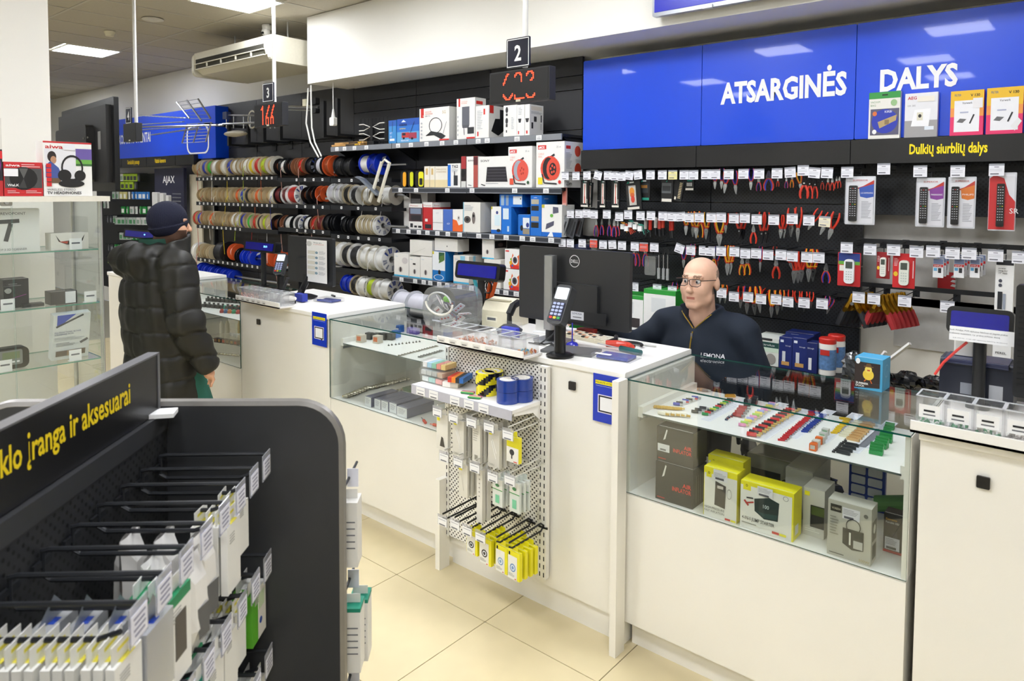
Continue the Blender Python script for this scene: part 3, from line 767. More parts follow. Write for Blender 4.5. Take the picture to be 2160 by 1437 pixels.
# second shelf
ym = [(845, 858), (860, 873), (875, 895)]
for k, (a, b) in enumerate(ym):
 p, q = on(a, 394, Y=YS + 0.02), on(b, 394, Y=YS + 0.02)
 w, h = q.x - p.x, 0.145
 t = thing('tape_measure', ('tape measure pack with an orange edge', 'tape measure pack with a lime yellow edge', 'tape measure pack with a yellow case beside cream boxes')[k], 'tape measure', ((p.x + q.x) / 2, YS + 0.07, Z2 + e), 0, 'tape measures on the second shelf')
 m = MB(); m.rbox((0, 0, h / 2), (w * 0.95, 0.10, h), 0.03, BLACKM, axis=1); m.build('case', t)
 m = MB(); m.rbox((w * 0.18, -0.052, h / 2), (w * 0.5, 0.006, h * 0.9), 0.02, M(('#f0a81e', '#d8dc22', '#ece62a')[k], 0.5), axis=1)
 if k == 2: m.rbox((w * 0.2, -0.056, h * 0.35), (w * 0.3, 0.004, h * 0.4), 0.008, BLACKM, axis=1)
 m.build('band', t)
for k, (a, b) in enumerate(((895, 906), (907, 917), (918, 944))):
 SB('sensor_box', ('slim cream detector carton beside the tape measures', 'slim cream detector carton with a tan panel', 'wide cream detector carton printed with two words')[k], (a, b, 351, 393.5), Z2 + e, 0.16, body='#efe9da', front=[('r', 0, 0.0, 1, 0.36, '#e6d5a8'), ('t', 0.1, 0.82, 0.08, 'PARADOX', '#b0945e', {'w': 0.8}), ('t', 0.1, 0.7, 0.08, 'STANDARD', '#b0945e', {'w': 0.8})] if k == 2 else [('r', 0, 0, 1, 0.36, '#e6d5a8'), ('r', 0.3, 0.6, 0.7, 0.9, '#d8b878')])
SB('radio_box', 'blue and white two way radio carton lettered T62', (944.6, 971, 345, 393), Z2 + e, 0.14, front=[('r', 0, 0.05, 0.24, 0.95, '#1d6fd0'), ('t', 0.32, 0.82, 0.12, 'T62', '#16181d', {'w': 0.5, 'bold': 0.015}), ('r', 0.48, 0.08, 0.8, 0.5, '#2b2f34'), ('l', 0.55, 0.5, 0.55, 0.68, 0.05, '#2b2f34'), ('lines', 0.32, 0.78, 0.5, 0.04, 4, LG)])
SB('accessory_box', 'narrow red and black accessory box beside an amplifier carton', (973, 983, 330, 393), Z2 + e, 0.14, body='#2a2326', front=[('r', 0, 0.6, 1, 1, '#a83236'), ('e', 0.4, 0.45, 0.4, 0.12, '#111111'), ('r', 0, 0, 1, 0.2, '#d8d8d4')])
SB('amplifier_box', 'narrow white amplifier carton with a red edge', (984, 1008, 330, 393), Z2 + e, 0.24, front=[('t', 0.12, 0.84, 0.055, 'SONY', '#15161a', {'w': 0.55, 'bold': 0.01}), ('r', 0.62, 0.0, 1, 1, '#b4524a'), ('r', 0.62, 0.72, 1, 0.98, '#5a2026'), ('l', 0.15, 0.08, 0.45, 0.06, 0.02, '#222222')])
SB('amplifier_box', 'wide white amplifier carton with a black finned amplifier picture', (1009, 1072, 330, 393), Z2 + e, 0.2, front=[('t', 0.08, 0.83, 0.07, 'SONY', '#15161a', {'w': 0.3, 'bold': 0.012}), ('p', [(0.26, 0.18), (0.98, 0.18), (0.92, 0.66), (0.3, 0.66)], '#26242a'), ('r', 0.32, 0.56, 0.92, 0.585, '#4a474e'), ('r', 0.32, 0.46, 0.93, 0.485, '#4a474e'), ('r', 0.3, 0.36, 0.94, 0.385, '#4a474e'), ('r', 0.29, 0.26, 0.95, 0.285, '#4a474e'), ('lines', 0.26, 0.14, 0.6, 0.05, 1, LG), ('l', 0.1, 0.1, 0.24, 0.06, 0.03, '#222222')])
def reel_front(main, second, yellow):
 c = [('r', 0.06, 0.84, 0.36, 0.93, RD), ('t', 0.08, 0.855, 0.055, 'eMOS', '#ffffff', {'w': 0.22, 'bold': 0.02}), ('t', 0.72, 0.86, 0.045, '25 m', '#8a8c90'), ('t', 0.08, 0.72, 0.04, 'CABLE', '#eda79a'), ('t', 0.08, 0.66, 0.04, 'REEL', '#eda79a')]
 c += [('l', 0.42, 0.62, 0.66, 0.72, 0.05, '#22242a'), ('e', 0.5, 0.42, 0.34, 0.27, main), ('e', 0.44, 0.42, 0.2, 0.24, second), ('e', 0.62, 0.40, 0.24, 0.24, main), ('e', 0.60, 0.40, 0.13, 0.14, '#2a2326' if yellow else '#e25a48')]
 c += [('e', 0.60 + 0.07 * math.cos(a), 0.40 + 0.075 * math.sin(a), 0.03, 0.03, main if yellow else '#b53a30') for a in (0.5, 1.8, 3.0, 4.3, 5.5)]
 c += [('l', 0.3, 0.1, 0.75, 0.08, 0.03, '#2a2a2e'), ('l', 0.3, 0.1, 0.22, 0.3, 0.03, '#2a2a2e'), ('e', 0.85, 0.12, 0.05, 0.04, RD if yellow else '#2e5a3a'), ('r', 0.08, 0.07, 0.24, 0.22, '#f2e12e' if yellow else '#e2553c')]
 return c
SB('cable_reel_box', 'white carton with a picture of a grey and red cable reel', (1072, 1122, 309, 393.5), Z2 + e, 0.2, front=reel_front('#e0584a', '#9ea6b4', False))
SB('cable_reel_box', 'tall white carton with a picture of a red and black cable reel', (1131, 1190, 299, 394), Z2 + e, 0.24, front=reel_front('#e0503c', '#2a2326', True), side=[('r', 0.08, 0.84, 0.32, 0.91, RD), ('e', 0.7, 0.8, 0.16, 0.12, '#e0503c'), ('e', 0.72, 0.4, 0.18, 0.14, '#d8482e'), ('lines', 0.08, 0.76, 0.3, 0.03, 12, LG), ('t', 0.1, 0.05, 0.09, '25m', '#16171a')])
# third shelf
SB('amplifier_box', 'large pale grey carton with a black amplifier behind red boxes', (852, 902, 404, 481), Z3 + e, 0.10, Y=YS + 0.19, body='#dfdedb', front=[('p', [(0.3, 0.55), (0.8, 0.55), (0.72, 0.92), (0.3, 0.95)], '#3a3a3e'), ('r', 0.32, 0.68, 0.7, 0.8, '#8d8f93')])
SB('car_radio_box', 'red and white car radio carton with a dashboard photo', (863, 891, 430, 482.5), Z3 + e, 0.15, body='#e9e6e2', side_col='#b9282c', front=[('t', 0.1, 0.9, 0.05, 'Pioneer', '#c23030', {'w': 0.6}), ('r', 0, 0.3, 1, 0.85, '#4a3438'), ('r', 0.1, 0.6, 0.9, 0.82, '#7d8aa0'), ('r', 0.15, 0.35, 0.9, 0.55, '#26242a'), ('r', 0.1, 0.06, 0.3, 0.22, '#26242a'), ('r', 0.4, 0.06, 0.6, 0.14, '#26242a'), ('r', 0.7, 0.06, 0.95, 0.14, '#26242a')])
SB('car_radio_box', 'long red car radio carton with a white lid band', (893, 912, 427, 483), Z3 + e, 0.22, body='#c02a2e', front=[('r', 0, 0.82, 1, 1, '#e7e4e0'), ('t', 0.1, 0.86, 0.06, 'Pioneer', '#c23030', {'w': 0.8}), ('r', 0.2, 0.05, 0.9, 0.2, '#26242a'), ('r', 0.2, 0.3, 0.5, 0.4, '#efe4e0')], side=[('r', 0, 0.82, 1, 1, '#e7e4e0'), ('t', 0.1, 0.86, 0.06, 'Pioneer', '#c23030')])
SB('alarm_box', 'plain white carton tied with a thin black cord', (913, 934, 442, 484), Z3 + e, 0.15, body='#ecebe9', front=[('r', 0, 0.36, 1, 0.375, '#26272b'), ('t', 0.3, 0.8, 0.07, 'AJAX', '#c4c6ca')])
SB('alarm_box', 'periwinkle blue carton beside an orange box', (935, 954, 442, 486), Z3 + e, 0.15, body='#4a6fc0', front=[('t', 0.4, 0.3, 0.08, 'ADF', '#e7ecf6')])
SB('camera_box', 'white and orange carton with a small round camera', (955, 976, 442, 487), Z3 + e, 0.15, body='#f3efe9', front=[('p', [(0, 0), (1, 0), (1, 0.35), (0.6, 0.28), (0.4, 0.5), (0, 0.55)], OR), ('e', 0.6, 0.6, 0.14, 0.12, '#d9d2ca'), ('e', 0.6, 0.62, 0.05, 0.05, '#2a2b2e')])
SB('camera_box', 'tall ivory camera carton with a pan camera and a doorbell', (977, 1013, 427, 490), Z3 + e, 0.2, body='#ece9e0', front=[('r', 0, 0.0, 0.05, 1, '#8fc8dc'), ('e', 0.25, 0.42, 0.2, 0.12, '#5c5552'), ('e', 0.25, 0.42, 0.09, 0.06, '#1c1b1c'), ('e', 0.62, 0.48, 0.1, 0.2, '#7a706c'), ('e', 0.62, 0.55, 0.06, 0.05, '#1c1b1c'), ('lines', 0.1, 0.9, 0.5, 0.05, 4, LG)])
bb = lambda *x: [('r', 0, 0, 1, 0.14, BL), ('r', 0.0, 0.9, 0.14, 1, '#c9c03a')] + list(x)
SB('alarm_kit_box', 'white and blue alarm kit carton with a round sensor', (1036, 1057, 436, 492), Z3 + e, 0.16, front=bb(('e', 0.6, 0.78, 0.12, 0.06, '#3d4a8a'), ('e', 0.75, 0.12, 0.2, 0.06, '#1c1d22'), ('r', 0.35, 0.3, 0.9, 0.7, '#d9ecf2')), side_col='#1d6fc8')
SB('alarm_kit_box', 'solid blue alarm kit carton with a white label', (1058, 1078, 437, 492.5), Z3 + e, 0.2, body='#1d74d2', front=[('r', 0.15, 0.55, 0.75, 0.95, '#dbe8f2'), ('r', 0.6, 0.1, 0.8, 0.3, '#bcd4ea')])
SB('alarm_kit_box', 'blue carton lying across two other boxes under the shelf', (1054, 1102, 410, 435), on(1078, 436.5, Y=YS + 0.03).z, 0.16, Y=YS + 0.03, body='#1d6fcc', front=[('r', 0.06, 0.1, 0.2, 0.9, '#9fb6c8'), ('r', 0.28, 0.1, 0.4, 0.9, '#8d9fb2'), ('r', 0.6, 0.2, 0.98, 0.85, '#dfe5ea'), ('r', 0.9, 0.6, 0.95, 0.7, INK)])
SB('alarm_kit_box', 'small blue carton with a white data panel', (1093, 1118, 453, 494), Z3 + e, 0.16, body='#1d70cc', front=[('r', 0.4, 0.35, 0.95, 0.85, '#e4ebf0'), ('r', 0.4, 0.05, 0.95, 0.32, '#9a8f7a'), ('e', 0.3, 0.35, 0.12, 0.14, '#1c2026'), ('e', 0.8, 0.5, 0.13, 0.12, '#2f3e8c')])
SB('alarm_kit_box', 'tall blue carton with a column of room photos', (1119, 1142, 412, 496), Z3 + e, 0.2, body='#1d70cc', front=[('r', 0.06, 0.78, 0.75, 0.9, '#b9b09a'), ('r', 0.06, 0.62, 0.75, 0.74, '#2a2622'), ('r', 0.06, 0.36, 0.75, 0.48, '#a99f88'), ('r', 0.06, 0.2, 0.75, 0.33, '#23221f'), ('t', 0.3, 0.93, 0.03, 'swann', '#ffffff')], side=[('t', 0.15, 0.9, 0.05, 'swann', '#dfeaf6')])
SB('solar_panel_box', 'white and blue carton with a dark solar panel picture', (1142.5, 1185, 432, 497), Z3 + e, 0.16, front=bb(('p', [(0.2, 0.22), (0.6, 0.36), (0.62, 0.5), (0.24, 0.4)], '#55566a'), ('p', [(0.56, 0.72), (0.84, 0.76), (0.82, 0.92), (0.56, 0.94)], '#5a5b70'), ('e', 0.5, 0.66, 0.08, 0.055, '#6db348'), ('p', [(0.3, 0), (0.6, 0), (0.5, 0.22)], '#f1f4f8')))
# fourth shelf
cam = lambda x, y: [('e', x, y, 0.16, 0.13, '#cfcac4'), ('e', x, y, 0.08, 0.11, '#4a3f40'), ('r', 0, 0, 1, 0.06, '#45b4dc'), ('t', 0.1, 0.85, 0.06, 'imou', '#9fb9c8')]
z4b = on(900, 540.5, Y=YS + 0.02).z
SB('indoor_camera_box', 'ivory camera carton with a wide swivel camera', (831.5, 862, 535, 579), Z4 + e, 0.14, body='#efece4', front=cam(0.45, 0.3) + [('e', 0.75, 0.7, 0.2, 0.14, '#d5cfcb')])
SB('indoor_camera_box', 'ivory camera carton with a black slot and small camera', (863.5, 886, 542, 583), Z4 + e, 0.14, body='#efece4', front=cam(0.5, 0.3) + [('r', 0.35, 0.62, 0.6, 0.7, '#3a3334')])
SB('indoor_camera_box', 'ivory camera carton beside the blue video kit', (887, 911.5, 542, 586.5), Z4 + e, 0.14, body='#efece4', front=cam(0.45, 0.3))
SB('indoor_camera_box', 'plain ivory carton stacked on two camera boxes', (864.7, 911.5, 507, 540), z4b + 0.001, 0.13, Y=YS + 0.02, body='#e6e3da', front=[('p', [(0, 0), (0.7, 0.5), (0.7, 0.52), (0, 0.02)], '#cbc7bc')])
SB('video_kit_box', 'blue video kit carton showing a camera on a wall', (912.5, 939, 531, 591), Z4 + e, 0.22, body='#1d79c4', front=[('r', 0, 0.36, 1, 1, '#f0f3f4'), ('r', 0.5, 0.72, 0.95, 0.98, '#2b5a3c'), ('p', [(0.5, 0.6), (0.9, 0.7), (0.9, 0.9), (0.6, 0.85)], '#5a7c3a'), ('e', 0.55, 0.3, 0.1, 0.08, '#17181b'), ('o', 0.5, 0.12, 0.4, 0.1, 0.15, '#e8f2fa'), ('r', 0, 0.9, 0.12, 1, '#d8c83a')], side=[('r', 0.5, 0.5, 0.7, 0.95, '#c9d6e0')])
SB('indoor_camera_box', 'low ivory carton lying on the blue video kit', (917, 965, 504, 529.5), on(940, 530.5, Y=YS + 0.03).z + 0.002, 0.14, Y=YS + 0.03, body='#e6e3da', front=[('e', 0.55, 0.4, 0.02, 0.06, '#4a4846')])
SB('indoor_camera_box', 'ivory camera carton with a pale blue stripe behind the display pole', (956.5, 989, 540, 595), Z4 + e, 0.2, body='#ebe7de', front=cam(0.5, 0.2)[2:] + [('r', 0.45, 0.75, 0.75, 1, '#8cc4da')], side=[('r', 0.25, 0.8, 0.4, 1, '#8cc4da')])
zc4 = on(1030, 547, Y=YS + 0.03).z
SB('indoor_camera_box', 'ivory camera carton resting under the upper one with a blue band', (1021, 1056, 548, 605), Z4 + e, 0.16, body='#e6e2d9', front=[('r', 0, 0.72, 0.8, 0.82, '#3a9fd0'), ('e', 0.45, 0.2, 0.14, 0.08, '#b9b4c8')])
SB('indoor_camera_box', 'upper ivory camera carton with a dark photo on its side', (1017, 1042, 505, 546), zc4 + 0.004, 0.16, Y=YS + 0.03, body='#e6e2d9', front=cam(0.45, 0.35), side=[('r', 0.05, 0.55, 0.95, 0.92, '#1d1719'), ('e', 0.5, 0.72, 0.2, 0.1, '#5a4a46')])
rc = [('p', [(0.35, 0.1), (1, 0.0), (1, 0.75), (0.7, 0.5), (0.55, 0.8)], '#ea6a2e'), ('r', 0.4, 0.0, 1, 0.18, RD), ('r', 0.05, 0.86, 0.3, 0.93, RD), ('e', 0.72, 0.45, 0.22, 0.25, '#e8e8e6'), ('e', 0.72, 0.45, 0.15, 0.17, '#4a4650'), ('e', 0.72, 0.45, 0.07, 0.08, '#16151a'), ('e', 0.42, 0.3, 0.09, 0.1, '#e8b82e'), ('e', 0.44, 0.48, 0.06, 0.06, '#7db83a'), ('e', 0.55, 0.16, 0.06, 0.06, '#2e6ac0')]
SB('dome_camera_box', 'orange and white dome camera carton standing on the shelf', (1062, 1095, 568, 610), Z4 + e, 0.15, front=rc)
SB('dome_camera_box', 'orange and white dome camera carton stacked on another', (1065, 1095, 526, 566.5), on(1080, 567.5, Y=YS + 0.012).z + 0.003, 0.14, front=rc)
SB('dome_camera_box', 'white carton with a blue stripe standing behind the monitor', (1100, 1135, 560, 616), Z4 + e, 0.15, body='#e9eaea', front=[('r', 0, 0.1, 0.3, 0.3, BL)])
# lower boxes behind the seller
GRN = '#2f9e3c'
lowz = 0.86
ls = MB(); ls.box((0, 0.16, -0.012), (4.4, 0.34, 0.024), DARKMETAL); lsh = ls.build('base_shelf', None, (-1.6, 4.19, lowz)); tag(lsh, 'dark base shelf along the foot of the tool wall', 'shelf')
for k, (bx, h, lb) in enumerate(((((1290, 1356, 622, 700)), 0.0, 'green topped white carton picturing a phone holder'), ((1357, 1424, 612, 690), 0, 'green and white carton with a round logo behind the seller'), ((1130, 1200, 660, 760), 0, 'green edged white carton behind the card terminal'))):
 px_carton('holder_box', lb, bx, 4.215, 0.2, lowz + 0.02 if k == 2 else on(1340, 700, Y=4.215).z, body='#f1f2f0', lid=GRN, side_col=GRN, front=[('r', 0, 0.9, 1, 1, GRN), ('r', 0.25, 0.5, 0.7, 0.82, '#dfe3e4'), ('p', [(0.3, 0.15), (0.5, 0.18), (0.5, 0.4), (0.36, 0.45)], '#26282c'), ('r', 0.62, 0.12, 0.9, 0.38, '#3a3436')])
px_carton('holder_box', 'lower green and white carton behind the seller arm', (1290, 1424, 705, 790), 4.215, 0.2, lowz + 0.002, body='#eef0ee', lid=GRN, side_col=GRN, front=[('r', 0, 0.85, 1, 1, GRN), ('r', 0.3, 0.4, 0.4, 0.6, '#3c3a3c'), ('r', 0.6, 0.1, 0.8, 0.3, '#3c3a3c')])
# vacuum cleaner bag packs on the ledge over the yellow lettering
vz = fz1 + 0.001; VB = dict(Y=YSIGN - 0.041, depth=0.034, zb=vz)
px_carton('dust_bag_box', 'white and green dust bag pack with a brown bag picture', (1831, 1897, 194, 292), body='#eceae2', front=[('r', 0, 0.86, 1, 1, '#3a9a48'), ('r', 0.42, 0.92, 0.6, 0.95, '#1c2a20'), ('t', 0.06, 0.77, 0.04, 'VACUUM', '#5a8a4a', {'w': 0.3}), ('t', 0.06, 0.7, 0.04, 'BAG', '#5a8a4a'), ('e', 0.8, 0.76, 0.1, 0.07, '#9ac08a'), ('r', 0.06, 0.08, 0.97, 0.64, '#5c5a72'), ('e', 0.52, 0.37, 0.42, 0.26, '#2c3cae'), ('p', [(0.3, 0.36), (0.9, 0.5), (0.88, 0.38), (0.36, 0.22)], '#b8a070'), ('r', 0.52, 0.3, 0.66, 0.4, '#8a7450'), ('t', 0.52, 0.55, 0.05, 'KIRBI', '#eef0fa', {'w': 0.22}), ('e', 0.2, 0.54, 0.07, 0.05, '#d8703a'), ('e', 0.2, 0.15, 0.07, 0.05, '#f0f0f0')], cat='box', **VB)
px_carton('dust_bag_box', 'white and grey dust bag pack with a white bag picture', (1907, 1976, 196, 288), body='#e9e9ec', front=[('r', 0, 0, 1, 0.38, '#a4a2a2'), ('t', 0.08, 0.86, 0.07, 'AEG', '#b8282c', {'w': 0.28, 'bold': 0.02}), ('t', 0.08, 0.7, 0.04, 'GR 28S', '#9a9a9e', {'w': 0.25}), ('p', [(0.2, 0.25), (0.3, 0.62), (0.8, 0.64), (0.74, 0.24)], '#f4f4f6'), ('r', 0.38, 0.38, 0.56, 0.56, '#dcd8c4'), ('e', 0.47, 0.48, 0.05, 0.04, '#2a2a2a'), ('r', 0.62, 0.16, 0.9, 0.24, '#e4ecf4'), ('r', 0.38, 0.8, 0.9, 0.92, '#efe9dc')], cat='box', **VB)
vf = lambda s: [('r', 0, 0.62, 1, 1, '#f0c02e'), ('r', 0, 0.42, 1, 0.62, '#f09a4a'), ('r', 0, 0, 1, 0.42, '#e8386e'), ('r', 0.12, 0.08, 0.88, 0.78, '#f1f1f5'), ('t', 0.6, 0.86, 0.06, 'V 130', '#2a2218', {'w': 0.28, 'bold': 0.02}), ('t', 0.12, 0.88, 0.05, 'FILTER', '#2f6a9a', {'w': 0.2}), ('t', 0.36, 0.7, 0.05, 'Vorwerk', '#26262c', {'w': 0.3}), ('p', [(0.2, 0.3), (0.38, 0.28), (0.5, 0.36), (0.3, 0.38)], '#6e6e70'), ('l', 0.6, 0.26, 0.72, 0.46, 0.03, '#26262a'), ('r', 0.3, 0.5, 0.55, 0.53, '#b8bcd4')] + s
px_carton('dust_bag_box', 'pink and yellow dust bag pack with a price sticker', (2003, 2073, 191, 284), body='#e8386e', front=vf([('r', 0.68, 0.6, 0.97, 0.82, '#ece9ea')]), cat='box', **VB)
px_carton('dust_bag_box', 'pink and yellow dust bag pack with a slanted label', (2079, 2156, 184, 282), body='#e8386e', front=vf([('p', [(0.68, 0.16), (0.8, 0.06), (0.98, 0.26), (0.88, 0.34)], '#ecebec')]), cat='box', **VB)
# ------------------------------------------------------------------ cable reel rack
KRAFT, KRAFT2, GREYB = M('#b3a07c', 0.75, var=0.06), M('#c4b695', 0.75, var=0.06), M('#cfcabb', 0.7, var=0.04)
SPK = {}
WIND = {'copper': M('#c0704a', 0.3, 0.8), 'black': M('#15161a', 0.5), 'red': M('#c0241c', 0.5), 'green': M('#2fae2c', 0.5), 'blue': M('#2038a8', 0.5), 'yellow': M('#e0c81e', 0.5), 'white': M('#e8e8e4', 0.5), 'lime': M('#b4cc22', 0.5), 'kraft': M('#b89a6c', 0.7), 'orange': M('#d8662a', 0.5), 'wine': M('#6a1e22', 0.5), 'clear': M('#c9c9d2', 0.35)}
FLG = {'kraft': KRAFT, 'kraft2': KRAFT2, 'grey': GREYB, 'white': M('#e4e4e0', 0.5), 'black': M('#121316', 0.35), 'blue': M('#1436c4', 0.35), 'print': M('#e9e8e4', 0.5), 'brown': M('#8a5a3e', 0.45), 'orange': M('#d85a28', 0.5), 'clear': M('#bcbfc4', 0.35)}
def spool(x, y, z, R, w, fl, wd, face=None, rw=0.72, wire=None, grp='cable reels on the wall rack', lb=None):
 key = (round(R, 3), round(w, 3), fl, wd, face, rw)
 if key not in SPK:
  hub = R * 0.26
  pr = lambda h0, h1: [(hub, h0), (R * 0.97, h0), (R, (h0 + h1) / 2), (R * 0.97, h1), (hub, h1), (hub, h0)]
  a = MB(); a.lathe(pr(-w / 2, -w / 2 + 0.005), FLG[fl], 24, axis='X'); fa = a.mesh('flange', True)
  a = MB(); a.lathe(pr(w / 2 - 0.005, w / 2), FLG[fl], 24, axis='X')
  if face == 'print':     # printed paper face: blue stripes and lettering
   B1, B2 = M('#3b4f9a', 0.5), M('#8b8f9c', 0.5)
   n = 24
   for k in range(n):
    if k % 6 in (0, 1, 3):
     t0, t1 = 2 * math.pi * k / n, 2 * math.pi * (k + 0.8) / n
     a.add([(w / 2 + 0.001, R * q * math.cos(t), R * q * math.sin(t)) for q, t in ((0.5, t0), (0.9, t0), (0.9, t1), (0.5, t1))], [(0, 1, 2, 3)], B1 if k < 12 else B2)
  elif face == 'label':
   a.add([(w / 2 + 0.001, R * u, R * v) for u, v in ((-0.1, 0.35), (0.35, 0.5), (0.45, 0.75), (0.0, 0.62))], [(0, 1, 2, 3)], PAPER)
  elif face == 'orange':
   a.lathe([(R * 0.4, w / 2 + 0.001), (R * 0.9, w / 2 + 0.001)], M('#d8582a', 0.5), 24, axis='X')
   a.add([(w / 2 + 0.002, R * u, R * v) for u, v in ((-0.3, -0.7), (0.3, -0.7), (0.3, -0.45), (-0.3, -0.45))], [(0, 1, 2, 3)], PAPER)
  fb = a.mesh('flange', True)
  a = MB(); a.lathe([(R * rw, -w / 2 + 0.005), (R * rw, w / 2 - 0.005)], WIND[wd], 24, axis='X')
  a.lathe([(hub, -w / 2 + 0.004), (hub, w / 2 - 0.004)], FLG[fl], 20, axis='X'); wn = a.mesh('winding', True)
  SPK[key] = (fa, fb, wn)
 fa, fb, wn = SPK[key]
 nm = {'kraft': 'tan cardboard', 'kraft2': 'pale tan cardboard', 'grey': 'grey cardboard', 'white': 'white plastic', 'black': 'black plastic', 'blue': 'bright blue plastic', 'print': 'white printed', 'brown': 'brown plastic', 'orange': 'orange faced', 'clear': 'clear grey plastic'}[fl]
 wm = {'copper': 'bare copper wire', 'kraft': 'hidden wire', 'clear': 'silvery speaker cable'}.get(wd, wd + ' wire')
 t = thing('cable_reel', lb or f'{nm} reel of {wm} on the {rowname(z)} row of the rack', 'cable reel', (x, y, z), 0, grp)
 put(fa, 'flange', t); put(fb, 'flange', t); put(wn, 'winding', t)
 if wire:
  L, col, sway = wire
  m = MB(); q = R * rw
  pts = [(0, -q, 0), (sway * 0.1, -R - 0.010, -0.04), (sway * 0.5, -R - 0.012, -L * 0.6), (sway, -R - 0.012, -L)]
  m.tube(pts, 0.0026, WIND.get(col) or M(col, 0.5), n=5); m.build('loose_end', t)
 return t
def rowname(z):
 return ('top', 'second', 'third', 'fourth', 'lowest')[min(range(5), key=lambda k: abs(z - (2.03, 1.83, 1.62, 1.34, 1.08)[k]))]
YR = 4.40                     # reel axles
def rail(xa, xb, z, label, nlab, lab_from=0.0, lab_to=1.0):
 t = thing('rack_rail', label, 'rail', ((xa + xb) / 2, 4.29, z))
 w = xb - xa
 m = MB(); m.box((0, -0.036, 0.0), (w, 0.010, 0.045), DARKMETAL); m.build('bar', t)
 for k in range(nlab):
  x = -w / 2 + w * (lab_from + (lab_to - lab_from) * (k + 0.5) / nlab)
  put(sqlab, 'reel_tag', t, (x, -0.042, 0.0))
 for s in (-1, 1):
  m = MB(); m.box((s * (w / 2 - 0.004), 0.09, -0.005), (0.006, 0.25, 0.03), DARKMETAL); m.build('arm', t)
 return t
m = MB(); m.box((0, 0, 0), (0.030, 0.001, 0.026), PAPER); m.box((0, -0.0008, 0), (0.016, 0.0004, 0.008), INK); sqlab = m.mesh('reel_tag')
def axle(xa, xb, z, lb):
 m = MB(); m.cyl((xa, 0, 0), (xb, 0, 0), 0.011, STEEL, n=10); tag(m.build('axle_rod', None, (0, YR, z), smooth=True), lb, 'rod')
rr = random.Random(3)
XL0, XL1, XM1, XR1 = on(420, 380, Y=4.29).x, on(592, 380, Y=4.29).x, on(703, 380, Y=4.29).x, on(833, 380, Y=4.29).x
rows = ('top', 'second', 'third', 'fourth', 'bottom')
zl = [on(422, y, Y=4.29).z for y in (378, 429, 477, 546)]
for k in range(4): rail(XL0, XL1, zl[k], f'dark rack rail with white tags under the {rows[k]} row of tan reels', 17 if k < 2 else 10 if k == 2 else 13, 0.02, 0.97 if k < 2 else 0.6 if k == 2 else 0.8)
zm = [on(650, y, Y=4.29).z for y in (379.5, 436, 487, 560)]
for k in range(3): rail(XL1 + 0.01, XM1, zm[k], f'dark rack rail under the {rows[k]} row of copper wire reels', 4, 0.3, 0.95)
zr = [on(831, y, Y=4.29).z for y in (380, 441.5, 507, 582)]
for k in range(4): rail(XM1 + 0.01, XR1, zr[k], f'dark rack rail under the {rows[k]} row of large printed reels', (4, 3, 5, 0)[k], 0.05, 0.9)
# left part: rows of tan discs (centre heights from the photo)
def row_left(px0, px1, yc, n, cols, Rm, fls, lastn=0):
 a, b = on(px0, yc[0], Y=YR), on(px1, yc[1], Y=YR)
 for i in range(n):
  f = i / (n - 1)
  x = a.x + (b.x - a.x) * f
  R = Rm[0] + (Rm[1] - Rm[0]) * f + rr.uniform(-0.004, 0.006)
  c = cols[i % len(cols)]
  spool(x, YR, (a.z + b.z) / 2, R, (b.x - a.x) / n * 0.86, fls[i % len(fls)], c, rw=0.86 if c not in ('kraft',) else 0.7, wire=(0.2 + 0.25 * rr.random(), ('yellow', 'red', 'blue', 'lime', 'white', 'green', 'orange')[i % 7], rr.uniform(-0.05, 0.05)) if i % 3 == 1 else None)
row_left(424, 582, (352, 352), 15, ['kraft', 'kraft', 'blue', 'green', 'white', 'kraft', 'white', 'blue', 'white', 'kraft', 'white', 'yellow', 'red', 'lime', 'kraft'], (0.098, 0.108), ['kraft', 'grey', 'kraft2', 'kraft', 'grey'])
row_left(432, 588, (412, 413), 17, ['kraft', 'kraft', 'kraft', 'kraft', 'kraft', 'kraft', 'kraft', 'kraft', 'kraft', 'orange', 'blue', 'black', 'kraft', 'orange', 'kraft', 'kraft', 'white'], (0.092, 0.10), ['kraft', 'kraft2', 'kraft'])
row_left(424, 525, (461, 465), 12, ['red', 'blue', 'kraft', 'kraft', 'orange', 'kraft', 'kraft', 'kraft', 'kraft', 'white', 'clear', 'blue'], (0.095, 0.10), ['kraft', 'kraft2', 'kraft'])
row_left(540, 584, (469, 471), 5, ['green', 'red', 'black', 'lime', 'kraft'], (0.10, 0.11), ['kraft2', 'kraft'])
row_left(424, 452, (530, 533), 4, ['white', 'kraft', 'kraft', 'kraft'], (0.11, 0.10), ['white', 'kraft2', 'kraft', 'kraft2'])
for k in range(4): axle(XL0 + 0.02, XL1 - 0.005, on((424, 432, 424, 424)[k], (352, 412.5, 463, 531)[k], Y=YR).z, f'steel axle rod through the {rows[k]} row of tan reels')
def one(px, py, dpx, w, fl, wd, face=None, rw=0.72, wire=None, lb=None, y=YR):
 p = on(px, py, Y=y); q = on(px, py + dpx / 2, Y=y)
 return spool(p.x, y, p.z, p.z - q.z, w, fl, wd, face, rw, wire, lb=lb)
